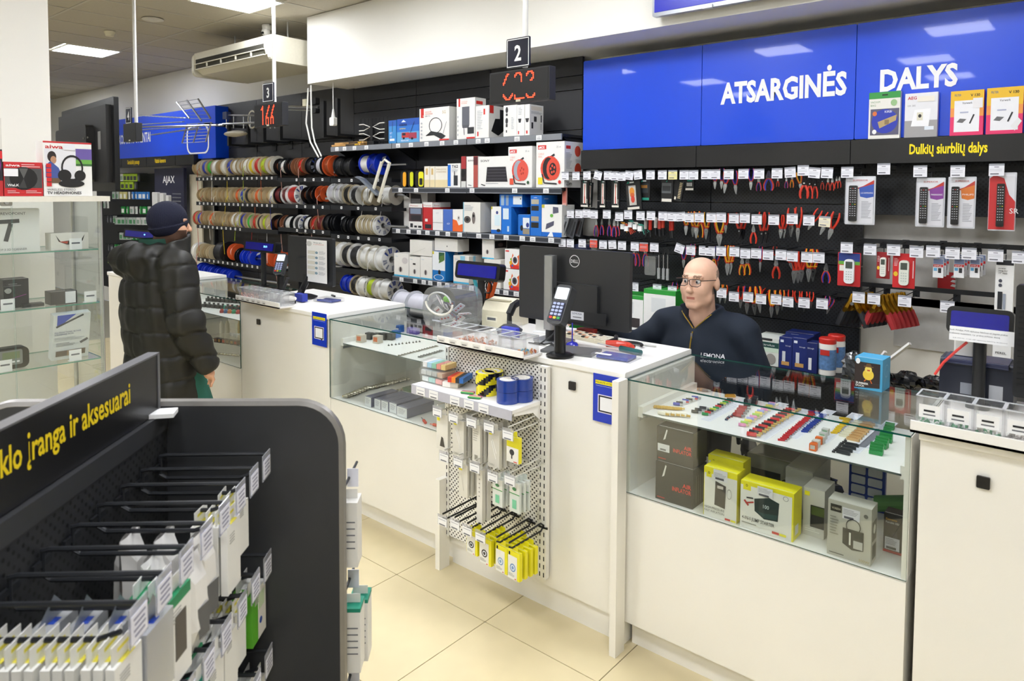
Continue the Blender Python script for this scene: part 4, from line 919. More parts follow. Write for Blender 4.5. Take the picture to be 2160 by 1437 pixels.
# black octagonal tub and small reels on the fourth row
one(478, 532, 46, 0.16, 'black', 'black', 'label', 0.95, lb='wide black reel with a white label on the fourth row')
one(500, 532, 36, 0.10, 'orange', 'white', 'orange', 0.6); one(512, 540, 34, 0.05, 'black', 'black', None, 0.8); one(524, 542, 34, 0.07, 'blue', 'blue', None, 0.8); one(538, 545, 34, 0.09, 'blue', 'blue', 'label', 0.8, lb='bright blue plastic reel with a white sticker behind the display')
one(578, 543, 40, 0.09, 'orange', 'orange', 'orange', 0.7); one(600, 552, 40, 0.10, 'orange', 'red', 'orange', 0.7, (0.25, '#c98a7a', 0.05))
for k, (px, py) in enumerate(((430, 569), (442, 572), (455, 575), (468, 578), (481, 581), (494, 584))): one(px, py, 30, 0.08, 'blue', 'blue', None, 0.8, lb='bright blue reel on the lowest row behind the counter')
axle(XL0 + 0.02, XL1, on(462, 577, Y=YR).z, 'steel axle rod through the lowest blue reels')
axle(XL1, XM1, on(560, 540, Y=YR).z - 0.02, 'steel axle rod through the blue and orange reels')
# middle part: copper reels
for px, py, d, w, fl, wd, fc in ((597, 352, 36, 0.10, 'black', 'copper', None), (609, 352, 36, 0.09, 'black', 'white', None), (621, 352, 37, 0.09, 'black', 'copper', None), (633, 352, 38, 0.08, 'brown', 'copper', None), (646, 350, 36, 0.08, 'brown', 'red', 'label'), (664, 350, 37, 0.10, 'black', 'black', 'print'),
                              (600, 412, 40, 0.12, 'black', 'wine', None), (614, 412, 40, 0.10, 'white', 'wine', 'label'), (630, 411, 42, 0.16, 'print', 'red', 'print'), (655, 412, 36, 0.10, 'black', 'copper', None), (668, 411, 38, 0.09, 'black', 'copper', None), (684, 409, 34, 0.10, 'orange', 'copper', 'orange'),
                              (595, 473, 40, 0.14, 'black', 'copper', None), (609, 472, 36, 0.07, 'brown', 'copper', 'label'), (622, 473, 40, 0.12, 'black', 'white', None), (641, 473, 40, 0.10, 'print', 'black', 'print'), (661, 474, 40, 0.10, 'black', 'white', None), (674, 474, 38, 0.08, 'brown', 'red', 'label'), (688, 474, 40, 0.10, 'brown', 'wine', None)):
 one(px, py, d, w, fl, wd, fc, 0.55 if wd == 'copper' else 0.8, (0.3, '#d8a89a', 0.04) if px in (609, 646, 684, 674) else None)
# right part
for px, py, d, w, fl, wd, fc, lb in ((687, 350, 45, 0.10, 'black', 'clear', None, None), (703, 350, 44, 0.10, 'orange', 'copper', 'orange', None), (728, 351, 45, 0.12, 'black', 'black', None, None), (747, 351, 47, 0.13, 'black', 'black', None, None), (782, 346, 44, 0.13, 'blue', 'white', None, None), (800, 346, 46, 0.10, 'blue', 'blue', 'label', 'bright blue reel with two white stickers on the top row'),
                                  (712, 408, 42, 0.10, 'white', 'clear', None, None), (726, 409, 42, 0.08, 'white', 'clear', None, None), (745, 411, 44, 0.10, 'kraft2', 'black', None, None), (760, 412, 42, 0.10, 'white', 'black', 'label', None), (786, 413, 42, 0.12, 'kraft2', 'white', None, None), (826, 412, 42, 0.14, 'grey', 'white', None, None),
                                  (702, 471, 40, 0.09, 'black', 'black', None, None), (717, 471, 41, 0.06, 'black', 'black', 'label', 'black plastic reel with two white labels on the third row'), (738, 475, 38, 0.07, 'black', 'black', None, None), (752, 475, 38, 0.07, 'black', 'black', None, None), (769, 474, 41, 0.05, 'kraft2', 'white', None, None), (778, 474, 42, 0.05, 'kraft2', 'white', None, None), (787, 475, 42, 0.05, 'kraft2', 'white', None, None), (796, 475, 42, 0.05, 'kraft2', 'white', None, None), (805, 476, 42, 0.05, 'print', 'white', 'print', None),
                                  (713, 534, 48, 0.09, 'kraft2', 'black', None, None), (730, 536, 50, 0.09, 'print', 'white', 'print', None), (745, 538, 51, 0.12, 'grey', 'black', None, None), (764, 540, 52, 0.14, 'print', 'black', 'print', None), (784, 543, 53, 0.12, 'grey', 'white', None, None), (800, 545, 54, 0.12, 'grey', 'white', None, None), (818, 547, 54, 0.12, 'print', 'white', 'print', None),
                                  (737, 598, 36, 0.08, 'blue', 'blue', None, None), (747, 600, 38, 0.07, 'blue', 'blue', None, None), (760, 602, 42, 0.10, 'kraft2', 'black', None, None), (776, 605, 44, 0.12, 'print', 'white', 'print', None), (793, 607, 42, 0.10, 'grey', 'lime', None, None), (808, 610, 44, 0.08, 'grey', 'white', None, None), (824, 612, 46, 0.14, 'print', 'white', 'print', None)):
 one(px, py, d, w, fl, wd, fc, 0.8, (0.35 if px == 800 else 0.2, 'white' if wd == 'white' else 'black', -0.04) if px in (728, 826, 803, 777, 800, 760, 786) else None, lb)
for k, y in enumerate((349, 411, 474, 541, 604)): axle(XM1 + 0.02, XR1 + (0.04 if k < 4 else 0.1), on(770, y, Y=YR).z, f'steel axle rod through the {rows[k]} row of large reels')
for k, y in enumerate((351, 411, 473)): axle(XL1 + 0.02, XM1, on(650, y, Y=YR).z, f'steel axle rod through the {rows[k]} row of copper reels')
# upright posts of the reel rack
for k, (x, lb) in enumerate(((XL0 - 0.03, 'dark rack upright at the far end of the tan reels'), (XL1 + 0.005, 'dark rack upright between tan and copper reels'), (XM1 + 0.005, 'dark rack upright between copper and printed reels'), (XR1 - 0.01, 'dark rack upright beside the boxed goods shelves'))):
 m = MB(); m.box((0, 0, 0.98), (0.014, 0.05, 1.9), DARKMETAL); tag(m.build('rack_upright', None, (x, 4.52, 0.35 - 0.33)), lb, 'upright')
# pale end panel left of the reels
m = MB(); m.box((0, 0, 1.05), (0.34, 0.02, 2.1), M('#d8d0bc', 0.6)); tag(m.build('cream_panel', None, (on(409, 400, Y=4.5).x, 4.53, 0.0)), 'cream panel at the end of the cable reel rack', 'panel')
# two big clear reels standing on the floor side table behind the counter
for px, py, d, w, lb in ((860, 640, 56, 0.16, 'silvery speaker cable reel half hidden behind another'), (895, 646, 60, 0.20, 'large silvery speaker cable reel with a grey flange')):
 one(px, py, d, w, 'clear', 'clear', 'label' if px == 895 else None, 0.82, lb=lb, y=3.75)
m = MB(); m.box((0, 0, 0.445), (0.75, 0.4, 0.89), M('#24262a', 0.6)); tag(m.build('low_cabinet', None, (on(880, 640, Y=3.75).x, 3.78, 0)), 'dark low cabinet under the silvery cable reels', 'cabinet')
# vertical wire cutter of white and grey metal hanging on the rack
t = thing('cable_measurer', 'grey and cream folding metal bracket hung over the reels', 'bracket', tuple(on(790, 380, Y=4.2)))
q0 = on(790, 380, Y=4.2)
def rel(px, py, Y=4.2): return on(px, py, Y=Y) - q0
m = MB(); m.tube([rel(756, 374), rel(765, 378), rel(800, 412)], 0.045, M('#8b939c', 0.4, 0.6), n=6, flat=0.25); m.build('grey_plate', t)
for a, b in (((805, 342), (780, 425)), ((822, 342), (798, 426))):
 m = MB(); m.tube([rel(*a), rel((a[0] + b[0]) / 2, (a[1] + b[1]) / 2), rel(*b)], 0.022, M('#ded9c8', 0.4), n=6, flat=0.4); m.build('cream_arm', t)
m = MB(); m.tube([rel(805, 345), rel(812, 337), rel(822, 345)], 0.012, M('#ded9c8', 0.4), n=6); m.build('hook', t)
# ------------------------------------------------------------------ antennas and brackets over the reels
ALU = M('#bdbfc2', 0.28, 1.0)
def bar(m, a, b, r, mat=ALU, Y=None, n=6):
 m.cyl(a, b, r, mat, n=n)
def P(px, py, Y): return on(px, py, Y=Y)
# wall brackets: L shaped black arms
for k, (px, yt, yb) in enumerate(((484, 258, 308), (524, 262, 304), (557, 266, 300), (592, 266, 296), (684, 213, 290), (713, 208, 287))):
 a, b = P(px, yt, 4.22), P(px, yb, 4.22)
 t = thing('antenna_bracket', 'black steel wall bracket with an upright arm among the antennas' if k < 4 else ('tall black steel bracket carrying a white cable', 'tall black steel bracket with a hanging paper tag')[k - 4], 'bracket', (b.x, 4.22, b.z), 0, 'antenna brackets')
 m = MB(); m.box((0, 0, (a.z - b.z) / 2), (0.035, 0.035, a.z - b.z), BLACKM); m.build('upright_arm', t)
 m = MB(); m.box((0, 0.16, 0.012), (0.03, 0.32, 0.024), BLACKM); m.build('wall_arm', t)
 m = MB(); m.box((0, 0.325, 0.0), (0.09, 0.006, 0.12), BLACKM); m.build('wall_plate', t)
m = MB(); m.box((0, 0, 0), (on(745, 285, Y=4.2).x - on(446, 305, Y=4.2).x, 0.03, 0.03), BLACKM); tag(m.build('cross_bar', None, ((on(745, 285, Y=4.2).x + on(446, 305, Y=4.2).x) / 2, 4.52, on(600, 296, Y=4.52).z)), 'long black bar carrying the antenna brackets', 'bar')
# long yagi with a folded reflector
ya = 3.95
o0 = P(380, 268, ya)
t = thing('yagi_antenna', 'long silver yagi antenna with a square wire reflector', 'antenna', tuple(o0))
m = MB(); bar(m, P(290, 268, ya) - o0, P(470, 264, ya) - o0, 0.012); m.box((0.6, 0.285, 0.0), (0.03, 0.57, 0.03), BLACKM); m.build('boom', t)
for (a, b) in (((290, 243), (392, 249)), ((292, 263), (385, 257)), ((300, 274), (470, 262)), ((318, 285), (420, 270))):
 m = MB(); p, q = P(*a, ya) - o0, P(*b, ya) - o0
 n = 14
 for i in range(n):
  u = p + (q - p) * ((i + 0.5) / n); m.cyl(u + Vector((-0.05, -0.02, 0)), u + Vector((0.05, 0.02, 0)), 0.006, ALU, n=5)
 bar(m, p, q, 0.005); m.build('element_row', t)
for a, b in (((373, 216), (400, 250)), ((394, 212), (425, 255)), ((418, 209), (444, 250))):
 m = MB(); bar(m, P(*a, ya) - o0, P(*b, ya) - o0, 0.011); m.build('reflector_arm', t)
m = MB()
for i in range(6):
 f = i / 5; bar(m, P(373 + 27 * f, 216 + 34 * f, ya) - o0, P(418 + 26 * f, 209 + 41 * f, ya) - o0, 0.003, n=4)
c = [(395, 262), (446, 258), (434, 299), (384, 302)]
for i in range(7):
 f = i / 6
 bar(m, P(c[0][0] + (c[3][0] - c[0][0]) * f, c[0][1] + (c[3][1] - c[0][1]) * f, ya) - o0, P(c[1][0] + (c[2][0] - c[1][0]) * f, c[1][1] + (c[2][1] - c[1][1]) * f, ya) - o0, 0.004, n=4)
m.build('reflector_wires', t)
for a, b in ((c[0], c[3]), (c[1], c[2]), ((420, 260), (408, 300))):
 m = MB(); bar(m, P(*a, ya) - o0, P(*b, ya) - o0, 0.009); m.build('reflector_arm', t)
# short yagi with upright rods and a coil of cable
yb_ = 4.1
o0 = P(520, 256, yb_)
t = thing('yagi_antenna', 'short silver antenna with upright rods beside the LED board', 'antenna', tuple(o0))
m = MB(); bar(m, P(470, 262, yb_) - o0, P(600, 256, yb_) - o0, 0.012); bar(m, P(478, 243, yb_) - o0, P(540, 244, yb_) - o0, 0.009); m.build('boom', t)
for px in (478, 493, 514, 528, 570, 580):
 m = MB(); bar(m, P(px, 246, yb_) - o0, P(px, 271, yb_) - o0, 0.007); m.build('rod', t)
m = MB(); m.box(tuple(P(478, 244, yb_) - o0), (0.09, 0.05, 0.08), M('#2a3560', 0.5)); m.build('clamp', t)
m = MB()
for k in range(3):
 m.tube([P(532 + 9 * math.cos(a), 252 + (17 + k) * math.sin(a), yb_ + 0.03 + 0.02 * k) - o0 for a in [2 * math.pi * i / 16 for i in range(17)]], 0.004, M('#d8d4c4', 0.5), n=5)
m.build('cable_coil', t)
# antenna lying over the bracket by the LED board
o0 = P(640, 230, 4.2)
t = thing('yagi_antenna', 'silver antenna boom resting on the tall black bracket', 'antenna', tuple(o0))
m = MB(); bar(m, P(600, 225, 4.2) - o0, P(672, 227, 4.2) - o0, 0.014); bar(m, P(600, 232, 4.2) - o0, P(665, 233, 4.2) - o0, 0.008); m.build('boom', t)
m = MB(); m.box(tuple(P(646, 217, 4.2) - o0), (0.06, 0.05, 0.07), M('#d9d3b8', 0.5)); m.build('junction_box', t)
m = MB(); m.rbox(tuple(P(662, 214, 4.2) - o0), (0.13, 0.05, 0.07), 0.015, BLACKM, axis=1); m.rbox(tuple(P(664, 234, 4.2) - o0), (0.10, 0.05, 0.05), 0.015, BLACKM, axis=1); m.build('clamp', t)
# flat panel antenna, paper tags, white cables
o0 = P(497, 282, 4.15)
m = MB(); m.ball((0, 0, 0), (0.21, 0.09, 0.035), M('#b9b4a6', 0.5), 18, 8); tag(m.build('disc_antenna', None, tuple(o0), smooth=True), 'grey disc antenna lying on the black brackets', 'antenna')
o0 = P(703, 250, 4.15)
m = MB(); m.cyl((0, 0, 0.0), (0, 0, 0.09), 0.022, M('#e4e2dc', 0.5), r1=0.008, n=10); m.rbox((0, 0, -0.03), (0.07, 0.04, 0.08), 0.015, M('#e4e2dc', 0.5), axis=1); m.cyl((0, 0, 0.09), (0, 0, 0.6), 0.004, WHITE, n=6)
tag(m.build('cable_plug', None, (o0.x, 4.15, o0.z)), 'white mains plug hanging on its cable below the bulkhead', 'plug')
for k, pts in enumerate((((650, 186), (649, 215), (646, 260), (655, 300), (672, 332)), ((656, 180), (657, 240), (658, 270), (664, 300), (678, 330)))):
 o0 = P(*pts[1], 4.14)
 m = MB(); m.tube([P(a, b, 4.14) - o0 for a, b in pts], 0.008, WHITE, n=6); tag(m.build('white_cable', None, tuple(o0), smooth=True), ('white cable dropping past the tall bracket to the black reel', 'shorter white cable running beside another to the black reel')[k], 'cable')
# grid antenna on the top shelf
o0 = P(784, 303, YS + 0.12); o0.z = Z1 + 0.0015
t = thing('grid_antenna', 'black wire grid antenna with white crossed dipoles', 'antenna', tuple(o0))
m = MB(); w, h = 0.40, 0.27
for i in range(8): m.box((-w / 2 + w * i / 7, 0.03, h / 2), (0.003, 0.003, h), BLACKM)
for i in range(6): m.box((0, 0.03, h * i / 5 + (0.0015 if i == 0 else -0.0015)), (w, 0.003, 0.003), BLACKM)
m.build('wire_grid', t)
for zc in (0.09, 0.18):
 m = MB()
 for s in (-1, 1): m.tube([(s * 0.19, 0, zc + 0.03), (s * 0.12, 0, zc + 0.03), (s * 0.02, 0, zc), (s * 0.12, 0, zc - 0.03), (s * 0.19, 0, zc - 0.03)], 0.005, WHITE, n=5)
 m.build('dipole', t)
m = MB(); m.box((0, 0.01, 0.13), (0.035, 0.03, 0.14), BLACKM); m.cyl((0, 0.01, 0.0), (0, 0.01, 0.1), 0.012, BLACKM, n=8); m.box((0.03, -0.01, 0.02), (0.1, 0.06, 0.04), BLACKM); m.build('mast_clamp', t)
# ------------------------------------------------------------------ tool wall: hooks, price labels, pliers, packs
YLB = 4.25
HOOKM = M('#2e3034', 0.35, 0.6)
m = MB(); L_ = YW - YLB - 0.002
m.tube([(0, 0.002, 0.0), (0, L_, 0.0)], 0.0028, HOOKM, n=5); m.tube([(0, 0.03, -0.012), (0, 0.045, -0.028), (0, L_, -0.028)], 0.0028, HOOKM, n=5); m.box((0, L_ - 0.003, -0.012), (0.035, 0.005, 0.05), HOOKM)
HOOK_ME = m.mesh('wire_hook')
def tag_mesh(paper, w=0.064, h=0.052):
 m = MB(); m.box((0, 0, -h / 2 - 0.008), (w, 0.0015, h), paper); m.box((0, 0.0006, -0.004), (w, 0.003, 0.010), M('#9a9ca4', 0.4)); m.box((0, -0.0016, -0.016), (w * 0.3, 0.0004, 0.003), GREYINK)
 m.box((-w * 0.05, -0.0012, -0.027), (w * 0.8, 0.0004, 0.0025), M('#c8c8d0', 0.7)); m.box((-w * 0.05, -0.0012, -0.035), (w * 0.8, 0.0004, 0.0025), M('#c8c8d0', 0.7)); m.box((-w * 0.12, -0.0012, -h + 0.002), (w * 0.55, 0.0004, 0.006), M('#77777f', 0.7))
 return m.mesh('price_label')
TAGS = {'w': tag_mesh(M('#eeeef4', 0.5, var=0.02)), 'y': tag_mesh(M('#ece3a0', 0.5)), 'r': tag_mesh(M('#e0503e', 0.5)), 'c': tag_mesh(M('#efe6c8', 0.5))}
RNG = random.Random(11)
def hook(px, py, row, where, colour='w', tilt=0.0, Y=YLB):
 p = on(px, py, Y=Y)
 cn = {'w': 'white', 'y': 'yellow', 'r': 'red', 'c': 'cream'}[colour]
 o = put(HOOK_ME, 'wire_hook', None, (p.x, Y, p.z + 0.034))
 tag(o, f'wire hook with a {cn} price label, {row} row of {where}', 'hook', f'hooks in the {row} row of {where}')
 put(TAGS[colour], 'price_label', o, (0, 0, 0.002), rot=(0, tilt, 0), label=f'{cn} price label')
 return o
TW = 'the tool wall'
R1 = [(1192, 373), (1215, 373), (1238, 372), (1263, 372, 'w', .25), (1282, 372), (1297, 373), (1311, 374), (1328, 372, 'w', .12), (1345, 371, 'w', -.1), (1372, 371), (1397, 371), (1419, 371, 'y'), (1443, 371), (1463, 371), (1489, 370), (1509, 370), (1537, 370), (1568, 369), (1601, 369), (1639, 368), (1666, 366, 'w', -.06), (1694, 362), (1719, 367, 'w', .1), (1745, 367, 'w', .05), (1787, 366)]
R2 = [(1203, 453), (1221, 453), (1237, 452), (1253, 454), (1280, 454), (1306, 459), (1325, 455), (1351, 457), (1373, 457), (1398, 458), (1417, 459), (1435, 459, 'w', -.08), (1454, 461), (1475, 461), (1500, 461), (1521, 461), (1548, 463), (1571, 462), (1596, 465), (1632, 466), (1671, 464), (1706, 467), (1740, 470, 'c', .06)]
R3 = [(1186, 514), (1203, 515), (1228, 515), (1252, 515, 'r'), (1272, 518), (1291, 518, 'w', -.08), (1312, 520), (1339, 522), (1358, 523, 'r'), (1380, 524), (1436, 527, 'w', .3), (1457, 530), (1484, 531), (1498, 532), (1521, 532), (1549, 533), (1572, 537), (1595, 537), (1620, 540), (1647, 540), (1671, 543), (1702, 545), (1727, 546)]
R4 = [(1338, 607), (1386, 611), (1418, 615), (1522, 620), (1548, 628), (1578, 629), (1605, 633), (1637, 634), (1662, 639), (1696, 641), (1734, 643)]
for rn, R in (('top', R1), ('second', R2), ('third', R3), ('bottom', R4)):
 for h in R: hook(h[0], h[1], rn, TW, *(h[2:]))
RT = [(1864, 359), (1941, 364), (2020, 364), (2102, 361)]
for h in RT: hook(h[0], h[1], 'top', 'the remote control display')
for h in ((1786, 525), (1835, 529), (1885, 530), (1933, 534), (1968, 533), (2009, 537), (2044, 538), (2100, 542), (2151, 546)): hook(h[0], h[1], 'second', 'the remote control display')
for h in ((1811, 630), (1843, 633), (1908, 638), (1998, 650)): hook(h[0], h[1], 'bottom', 'the remote control display')
# cross rails the hooks are clipped on
for lb, pxa, pxb, py, ya in (('dark rail behind the top row of tool hooks', 1236, 1795, 371, 0), ('dark rail behind the second row of tool hooks', 1236, 1795, 459, 0), ('dark rail behind the third row of tool hooks', 1236, 1795, 531, 0), ('dark rail behind the bottom row of tool hooks', 1320, 1795, 622, 0), ('dark rail behind the top row of remote controls', 1805, 2160, 362, 0), ('dark rail behind the second row of remote controls', 1790, 2160, 530, 0), ('dark rail behind the row of red clamps', 1800, 2100, 632, 0)):
 a, b = on(pxa, py, Y=YW), on(pxb, py, Y=YW)
 z = on((pxa + pxb) / 2, py, Y=YLB).z + 0.02
 m = MB(); m.box((0, 0, 0), (b.x - a.x, 0.012, 0.026), M('#1d1f22', 0.4)); tag(m.build('cross_rail', None, ((a.x + b.x) / 2, YW - 0.012, z)), lb, 'rail')
# pliers: two sleeved handles, steel jaws, pivot
def pliers_meshes(style):
 c1 = M('#d8371f', 0.4, coat=0.2) if style != 'k' else M('#c8321f', 0.4, coat=0.2)
 c2 = {'rb': BLUEH, 'ry': YEL, 'r': None, 'k': None, 'b': None}[style]
 out = []
 for s in (-1, 1):
  m = MB()
  pts = [(s * 0.10, 0, 0), (s * 0.125, 0, -0.14), (s * 0.12, 0, -0.3), (s * 0.085, 0, -0.45), (s * 0.045, 0, -0.56), (s * 0.03, 0, -0.63)]
  m.tube(pts, 0.04, c1, n=8, radii=[0.026, 0.038, 0.042, 0.043, 0.045, 0.03], flat=0.8)
  if c2: m.tube([(p[0] - s * 0.02, p[1] - 0.012, p[2]) for p in pts[:-1]], 0.03, c2, n=6, radii=[0.016, 0.027, 0.031, 0.031, 0.03])
  if style == 'ry': m.ball((s * 0.06, 0, -0.53), (0.06, 0.045, 0.03), YEL if s > 0 else c1, 8, 6)
  out.append(m.mesh('handle', True))
 m = MB()
 jm = M('#1a1a1c', 0.35, 0.5) if style == 'k' else M('#a9adb0', 0.28, 1.0)
 m.prism([(-0.06, -0.60), (0.06, -0.60), (0.085, -0.70), (0.055, -0.85), (0.018, -1.0), (-0.018, -1.0), (-0.055, -0.85), (-0.085, -0.70)], -0.03, 0.03, jm)
 m.cyl((0, -0.034, -0.69), (0, -0.040, -0.69), 0.03, CHROME, n=10); m.box((0, -0.0305, -0.87), (0.006, 0.002, 0.24), INK)
 out.append(m.mesh('jaws'))
 return out
PLM = {s: pliers_meshes(s) for s in ('rb', 'ry', 'r', 'k')}
COLN = {'rb': 'red and blue handled', 'ry': 'red and yellow handled', 'r': 'plain red handled', 'k': 'red handled black jawed'}
def pliers(px, yt, yb, style, down=True, row='top', Y=None, tilt=0.0, wide=1.0):
 Y = Y if Y is not None else 4.295 + RNG.uniform(0, 0.05)
 a, b = on(px, yt, Y=Y), on(px, yb, Y=Y)
 s = a.z - b.z
 t = thing('pliers', f'{COLN[style]} pliers hung {"jaws" if down else "handles"} down in the {row} row of the tool wall', 'pliers', (a.x, Y, a.z if down else b.z), 0, f'{row} row pliers on the tool wall', rot=(0, tilt if down else tilt + math.pi, 0.05 * RNG.uniform(-3, 3)))
 t.scale = (s * wide, s, s)
 put(PLM[style][0], 'handle', t); put(PLM[style][1], 'handle', t); put(PLM[style][2], 'jaws', t)
for d in ((1509, 358, 399, 'rb'), (1523, 356, 399, 'rb'), (1534, 358, 408, 'rb', 1, 4.30, .1), (1549, 361, 410, 'rb', 1, None, -.12), (1585, 356, 401, 'rb'), (1601, 372, 403, 'rb', 0, None, 0, 1.3), (1622, 360, 402, 'rb', 0, None, 0, 1.8), (1641, 374, 394, 'r', 0), (1659, 373, 397, 'rb', 0), (1671, 368, 396, 'ry', 0), (1684, 363, 405, 'ry', 1, None, -.2), (1697, 372, 419, 'k', 0, None, 0, 1.4), (1709, 374, 419, 'k', 0), (1720, 376, 419, 'k', 0), (1735, 375, 400, 'k', 0), (1747, 374, 402, 'r', 0), (1756, 374, 402, 'r', 0), (1765, 372, 398, 'r', 0), (1771, 372, 396, 'r', 0)):
 pliers(d[0], d[1], d[2], d[3], bool(d[4]) if len(d) > 4 else True, 'top', *(d[5:]))
for d in ((1258, 460, 499, 'rb', 0), (1270, 462, 496, 'rb', 0), (1286, 460, 498, 'rb', 0), (1296, 462, 500, 'rb', 0), (1303, 464, 498, 'rb', 0), (1448, 447, 496, 'ry'), (1463, 447, 500, 'ry'), (1470, 446, 503, 'ry'), (1478, 448, 501, 'ry', 0), (1491, 448, 505, 'ry'), (1519, 454, 520, 'ry', 1, None, 0, 1.2), (1532, 450, 492, 'r'), (1560, 449, 505, 'k'), (1568, 450, 505, 'k'), (1590, 474, 514, 'r', 0, None, 0, 1.3), (1608, 447, 514, 'k', 1, None, 0, .8), (1617, 448, 512, 'k', 1, None, 0, .8), (1648, 453, 503, 'r'), (1655, 453, 503, 'r'), (1670, 439, 500, 'r', 1, 4.4), (1685, 437, 510, 'r', 1, None, 0, .7), (1730, 442, 492, 'r', 1, None, .5), (1752, 450, 500, 'r', 1, None, .4), (1765, 448, 508, 'r', 1, None, .25)):
 pliers(d[0], d[1], d[2], d[3], bool(d[4]) if len(d) > 4 else True, 'second', *(d[5:]))
for d in ((1338, 517, 560, 'rb', 0), (1345, 517, 562, 'rb', 0), (1362, 517, 562, 'rb', 0), (1443, 522, 565, 'rb'), (1462, 515, 560, 'rb'), (1513, 520, 571, 'rb'), (1507, 530, 570, 'ry', 0), (1536, 518, 581, 'ry'), (1542, 518, 579, 'ry'), (1566, 542, 581, 'ry', 0, None, 0, 1.3), (1577, 540, 580, 'ry', 0, None, 0, 1.3), (1605, 520, 574, 'rb', 1, None, 0, .6), (1635, 520, 552, 'r', 1, 4.42), (1638, 545, 588, 'r', 0, None, 0, 1.4), (1659, 533, 570, 'r', 1, None, -.35), (1677, 530, 598, 'r'), (1685, 531, 597, 'r'), (1692, 531, 595, 'r'), (1708, 525, 595, 'ry'), (1717, 526, 594, 'ry'), (1743, 556, 597, 'rb', 0, None, 0, 1.5)):
 pliers(d[0], d[1], d[2], d[3], bool(d[4]) if len(d) > 4 else True, 'third', *(d[5:]))
for d in ((1424, 596, 640, 'rb'), (1520, 600, 640, 'ry'), (1530, 601, 640, 'ry'), (1563, 604, 650, 'r'), (1577, 604, 662, 'rb'), (1588, 605, 664, 'ry', 1, None, -.1), (1598, 604, 660, 'ry', 1, None, -.15), (1618, 610, 650, 'r', 1, 4.42, .5), (1629, 612, 670, 'ry'), (1641, 613, 664, 'ry'), (1650, 612, 655, 'ry'), (1668, 612, 650, 'r'), (1682, 614, 655, 'r'), (1697, 615, 658, 'r'), (1712, 616, 650, 'r'), (1746, 625, 660, 'rb', 1), (1756, 630, 665, 'rb', 1, None, .3)):
 pliers(d[0], d[1], d[2], d[3], bool(d[4]) if len(d) > 4 else True, 'bottom', *(d[5:]))
# small grips and hex keys in the second row
for k, (px, py, col) in enumerate(((1310, 478, '#e8a021'), (1318, 482, '#d8452c'), (1326, 474, '#2f9c86'), (1336, 478, '#d9d6cc'), (1346, 482, '#3aa08a'))):
 p = on(px, py, Y=4.3)
 m = MB()
 for i in range(4): m.tube([(0.006 * i, 0.004 * i, 0.03), (0.006 * i + 0.02, 0.004 * i, 0.02), (0.05 + 0.01 * i, 0.004 * i, -0.04 + 0.006 * i)], 0.0035, M(col, 0.4), n=5)
 m.box((0.02, -0.008, 0.0), (0.03, 0.02, 0.035), PAPER); m.box((0, 0.006, 0.065), (0.004, 0.004, 0.08), HOOKM)
 tag(m.build('hex_key_set', None, (p.x, 4.3, p.z)), ('orange hex key set hung beside the red and blue pliers', 'red hex key set hung in the second row', 'green hex key set hung in the second row', 'white handled hex key set hung in the second row', 'teal hex key set hung in the second row')[k], 'hex keys')
for k, (px, py, col) in enumerate(((1362, 480, '#b8b8b4'), (1370, 482, '#d8301f'), (1380, 478, '#e8e6e0'), (1391, 480, '#c04038'), (1397, 478, '#d2452f'), (1412, 484, '#d83420'), (1418, 483, '#c02a1c'))):
 p = on(px, py, Y=4.3)
 m = MB(); m.cyl((0, 0, 0.05), (0, 0, -0.01), 0.012, M(col, 0.45), n=8); m.cyl((0, 0, -0.01), (0.004, 0, -0.06), 0.009, BLACKM, n=8); m.box((0, 0.0, 0.07), (0.004, 0.004, 0.06), HOOKM); m.ball((0, 0, 0.05), 0.014, M(col, 0.45), 8, 6)
 tag(m.build('stripper_tool', None, (p.x, 4.3 + 0.01 * (k % 3), p.z)), ('grey handled stripper hung behind the second row labels', 'red stripper beside the grey one', 'white handled stripper hung in the second row', 'dull red stripper hung in the second row', 'bright red short stripper hung in the second row', 'red stripper at the middle of the second row', 'dark red stripper at the middle of the second row')[k], 'wire stripper', 'wire strippers in the second row')
# screwdriver testers with clear handles in the third row
for k, px in enumerate((1390, 1398, 1405)):
 a, b = on(px, 538, Y=4.30), on(px, 588 + k * 2, Y=4.30)
 h = a.z - b.z
 t = thing('voltage_tester', 'clear handled voltage tester screwdriver hung in the third row', 'screwdriver', (a.x, 4.30 + 0.012 * k, b.z), 0, 'clear handled testers')
 m = MB(); m.cyl((0, 0, 0), (0, 0, h * 0.45), 0.010, M_clear('tester handle', (0.9, 0.9, 0.92), 0.2, 0.1, 0.35), n=8); m.build('handle', t)
 m = MB(); m.cyl((0, 0, h * 0.45), (0, 0, h), 0.004, STEEL, n=6); m.build('blade', t)
 m = MB(); m.box((0, 0, h + 0.01), (0.022, 0.002, 0.04), BLACKM); m.build('hang_card', t)
p = on(1375, 560, Y=4.32)
m = MB(); m.rbox((0, 0, 0), (0.085, 0.05, 0.13), 0.012, M_clear('smoked pack', (0.4, 0.4, 0.42), 0.2, 0.1, 0.15), axis=1); m.rbox((0, 0.012, 0.0), (0.05, 0.02, 0.09), 0.01, BLACKM, axis=1); m.box((0, 0.02, 0.1), (0.004, 0.004, 0.09), HOOKM)
tag(m.build('bit_pack', None, (p.x, 4.32, p.z)), 'smoked clear pack of bits beside the clear testers', 'tool pack')
